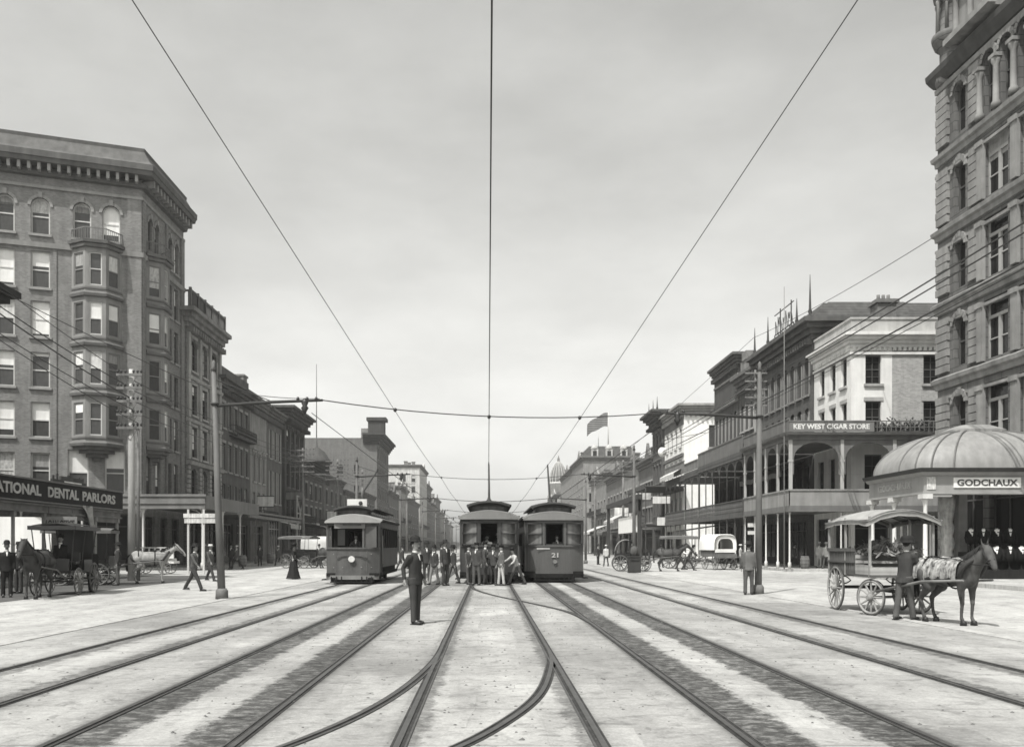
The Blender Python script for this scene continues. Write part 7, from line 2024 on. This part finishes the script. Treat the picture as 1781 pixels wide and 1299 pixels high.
person('man in dark coat holding the pale grey horse, against the bleached pole', PX(205, 35.5), 35.5, -60, h=1.7, coat=M_dark, trous=M_mid, hat='slouch')
person('bystander in a dark hat at the far left edge in front of the gallery posts', PX(12, 27.2), 27.2, 30, h=1.7, coat=M_black, trous=M_black, hat='derby')
person('second bystander at the left edge, between the posts and the dark horse', PX(33, 29.5), 29.5, -20, h=1.68, coat=M_black, trous=M_dark, hat='slouch')
# left bank cart with the white board
ct = thing('hand_cart', 'low cart carrying a long white board beside the bleached pole', 'cart', (PX(270, 50), 50, 0))
b = MB(); b.b2((-1.25, -.45, .62), (1.25, .45, .74)); b.b2((-1.25, -.5, .92), (1.25, -.44, 1.3)); b.build('bed', M_white, ct, world=False)
b = MB(); 
for i in range(8): b.b2((-1.2 + i * .33, -.48, 1.3), (-1.12 + i * .33, -.44, 1.5))
b.b2((-1.25, -.49, 1.5), (1.25, -.43, 1.56)); b.b2((-1.1, -.4, .74), (1.1, .4, .9)); b.build('rail', M_ironw, ct, world=False)
for s in (-1, 1):
    for xx in (-.75, .7):
        w_ = MB(); w_.ring((xx, s * .5, .4), (0, 1, 0), .37, .025, 24, 4)
        for i in range(10): a = i * math.pi / 5; w_.bar((xx, s * .5, .4), (xx + .36 * math.cos(a), s * .5, .4 + .36 * math.sin(a)), .014, 4)
        w_.build('wheel', M_whl, ct, world=False)
# street sign frame on posts
sg = thing('street_sign', 'white street notice board on two pale posts left of the nearest left pole', 'sign', (PX(350, 50), 50, 0))
b = MB()
for xx in (-.75, .15): b.b2((xx - .05, -.05, 0), (xx + .05, .05, 3.75))
b.build('post', M_ironw, sg, world=False); b = MB(); b.b2((-1.0, -.1, 3.25), (.95, -.04, 3.5)); b.b2((-.95, -.1, 2.95), (.95, -.05, 3.2)); b.build('board', m('notice board', .55, .8, amt=.4, sc=4), sg, world=False)
F = Face((-.9, -.11), (.9, -.11)); 
# wagons left middle
buggy('small carriage waiting by the shops left of the open fronted tram', PX(520, 64), 64, 70, topm=m('grey hood', .12)); 
buggy('white covered van parked by the shops near the open fronted tram', PX(556, 72), 72, 80, 'cover', topm=m('van canvas', .45, .9))
hx_, hy_ = ahead(PX(520, 64), 64, 70, 2.5); horse('horse', 'dark horse of the small carriage left of the open fronted tram', hx_, hy_, 70, M_bay)
# right: covered wagon, hooded buggy and horse
buggy('wagon with a white arched canvas cover facing the viewer on the right side', PX(1250, 60), 60, 12, 'cover', topm=m('white canvas', .72, .9, amt=.1), bodym=m('wagon grey', .12, .8))
buggy('buggy with a folding pale hood seen from the side, by the second right trolley pole', PX(1096, 56), 56, 84, 'hood', topm=m('buggy hood pale', .3, .8))
hx_, hy_ = ahead(PX(1096, 56), 56, 84, 2.5); horse('horse', 'brown horse harnessed to the hooded buggy on the right', hx_, hy_, 84, M_brown)
person('driver of the hooded buggy on the right', PX(1100, 56), 56, 84, z=.3, h=1.62, coat=M_dark, trous=M_dark, hat='derby', sit=True)
buggy('dark open carriage between the hooded buggy and the covered wagon', PX(1180, 63), 63, 80, topm=m('grey hood', .12))
hb = thing('kerb_box', 'dark waist high box standing at the foot of the second right trolley pole', 'box', (PX(1103, 52.4), 52.4, 0))
b = MB(); b.b2((-.36, -.3, 0), (.36, .3, .95)); b.b2((-.4, -.34, .95), (.4, .34, 1.02)); b.b2((-.36, -.32, .1), (.36, -.3, .16)); b.b2((-.28, -.36, .78), (.28, -.3, .84)); b.build('box', M_iron, hb, world=False)
b = MB(); b.lathe([(.3, 1.02), (.22, 1.5), (.1, 1.62)], n=12); b.build('sack', M_mid, hb, world=False)
# more shop awnings, boards and crossing street life further down both sides
AW = [(-20.6, -24.3, 90, 95, 3.9, 4.8, .3, 'pale awning let down over the sidewalk below the small iron balcony'), (-20.2, -24.3, 116, 124, 3.6, 4.9, .42, 'bright awning on the low row building by the crossed timber braces'),
      (-20.4, -24.3, 131, 141, 3.6, 4.9, .16, 'dark awning beyond the bright one on the left side'), (-20.4, -24.3, 150, 160, 3.6, 5, .4, 'pale awning far down the left side near the tall warehouse'),
      (19.6, 24.3, 86, 91.5, 3.2, 3.9, .16, 'dark awning hanging under the gallery near the covered wagon'), (18.6, 21, 128, 139, 5.6, 6.8, .4, 'pale awning just beyond the white board on the right side'),
      (18.8, 23, 142, 154, 4.0, 5.0, .12, 'dark awning far down on the right side'), (18.6, 22, 158, 172, 4.3, 5.6, .45, 'far white awning on the right side of the street')]
for (x0, x1, y0, y1, z0, z1, al, lb) in AW: awning('awning', lb, x0, x1, y0, y1, z0, z1, al)
SG = [(-23.6, 88.4, 6.2, 1.6, 1.0, .5, 'white sign projecting from the wall between the shuttered and pale row buildings'), (-23.9, 102.2, 7.6, 2.0, .9, .14, 'dark sign projecting beside the deep cornice building'),
      (-23.9, 128, 6.2, 2.6, 1.2, .5, 'white projecting sign on the low left row buildings'), (20.0, 121, 8.8, 2.8, 1.3, .45, 'pale projecting sign on the gallery beyond the white sided house'),
      (20.5, 140, 7.2, 3, 1.4, .6, 'white projecting sign far down the right side'), (-23.9, 166, 7.4, 3, 1.6, .45, 'pale sign far down the left side before the warehouse')]
for (x, y, z, w, h, al, lb) in SG:
    r = thing('projecting_sign', lb, 'sign', (x, y, z)); F = Face((x, y), (x + w, y)); b = MB(); b.fbox(F, 0, w, z - h / 2, z + h / 2, 0, .08); b.build('board', m('sign tone %.2f' % al, al, .8, amt=.4), r)
    b = MB(); b.fbox(F, -.08, w + .08, z + h / 2, z + h / 2 + .08, -.02, .1); b.fbox(F, -.08, w + .08, z - h / 2 - .08, z - h / 2, -.02, .1); b.build('frame', M_iron, r)
# barrels and shop goods along the kerbs
def barrel(x, y, z, lab):
    r = thing('barrel', lab, 'barrel', (x, y, z), group='barrels standing on the sidewalks'); b = MB(); b.lathe([(.24, 0), (.29, .2), (.31, .4), (.29, .62), (.24, .82), (.22, .82), (.22, .78)], n=14); b.build('staves', M_wood, r, world=False)
    b = MB()
    for zz, q in ((.1, .27), (.3, .31), (.54, .305), (.74, .262)): b.ring((0, 0, zz), (0, 0, 1), q, .012, 16, 4)
    b.build('hoop', M_iron, r, world=False)
for (px, Y, lb) in ((422, 62, 'barrel on the left sidewalk by the gallery column'), (470, 74, 'barrel farther along the left sidewalk'), (1400, 56, 'barrel under the arcaded gallery')):
    barrel(PX(px, Y), Y, .15, lb)

# ------------------------------------------------------------------ haze
b = MB(); b.b2((-320, -60, -1.0), (320, 720, 60)); hz = b.build('haze', [], None) if 0 else None
hm_ = bpy.data.materials.new('street haze'); hm_.use_nodes = True; t_ = hm_.node_tree
for n_ in list(t_.nodes): t_.nodes.remove(n_)
pv = t_.nodes.new('ShaderNodeVolumePrincipled'); pv.inputs['Density'].default_value = .0004; pv.inputs['Color'].default_value = (.95, .948, .93, 1); pv.inputs['Anisotropy'].default_value = .2
om = t_.nodes.new('ShaderNodeOutputMaterial'); t_.links.new(pv.outputs[0], om.inputs['Volume'])
o = b.build('haze', hm_, None); o['kind'] = 'stuff'
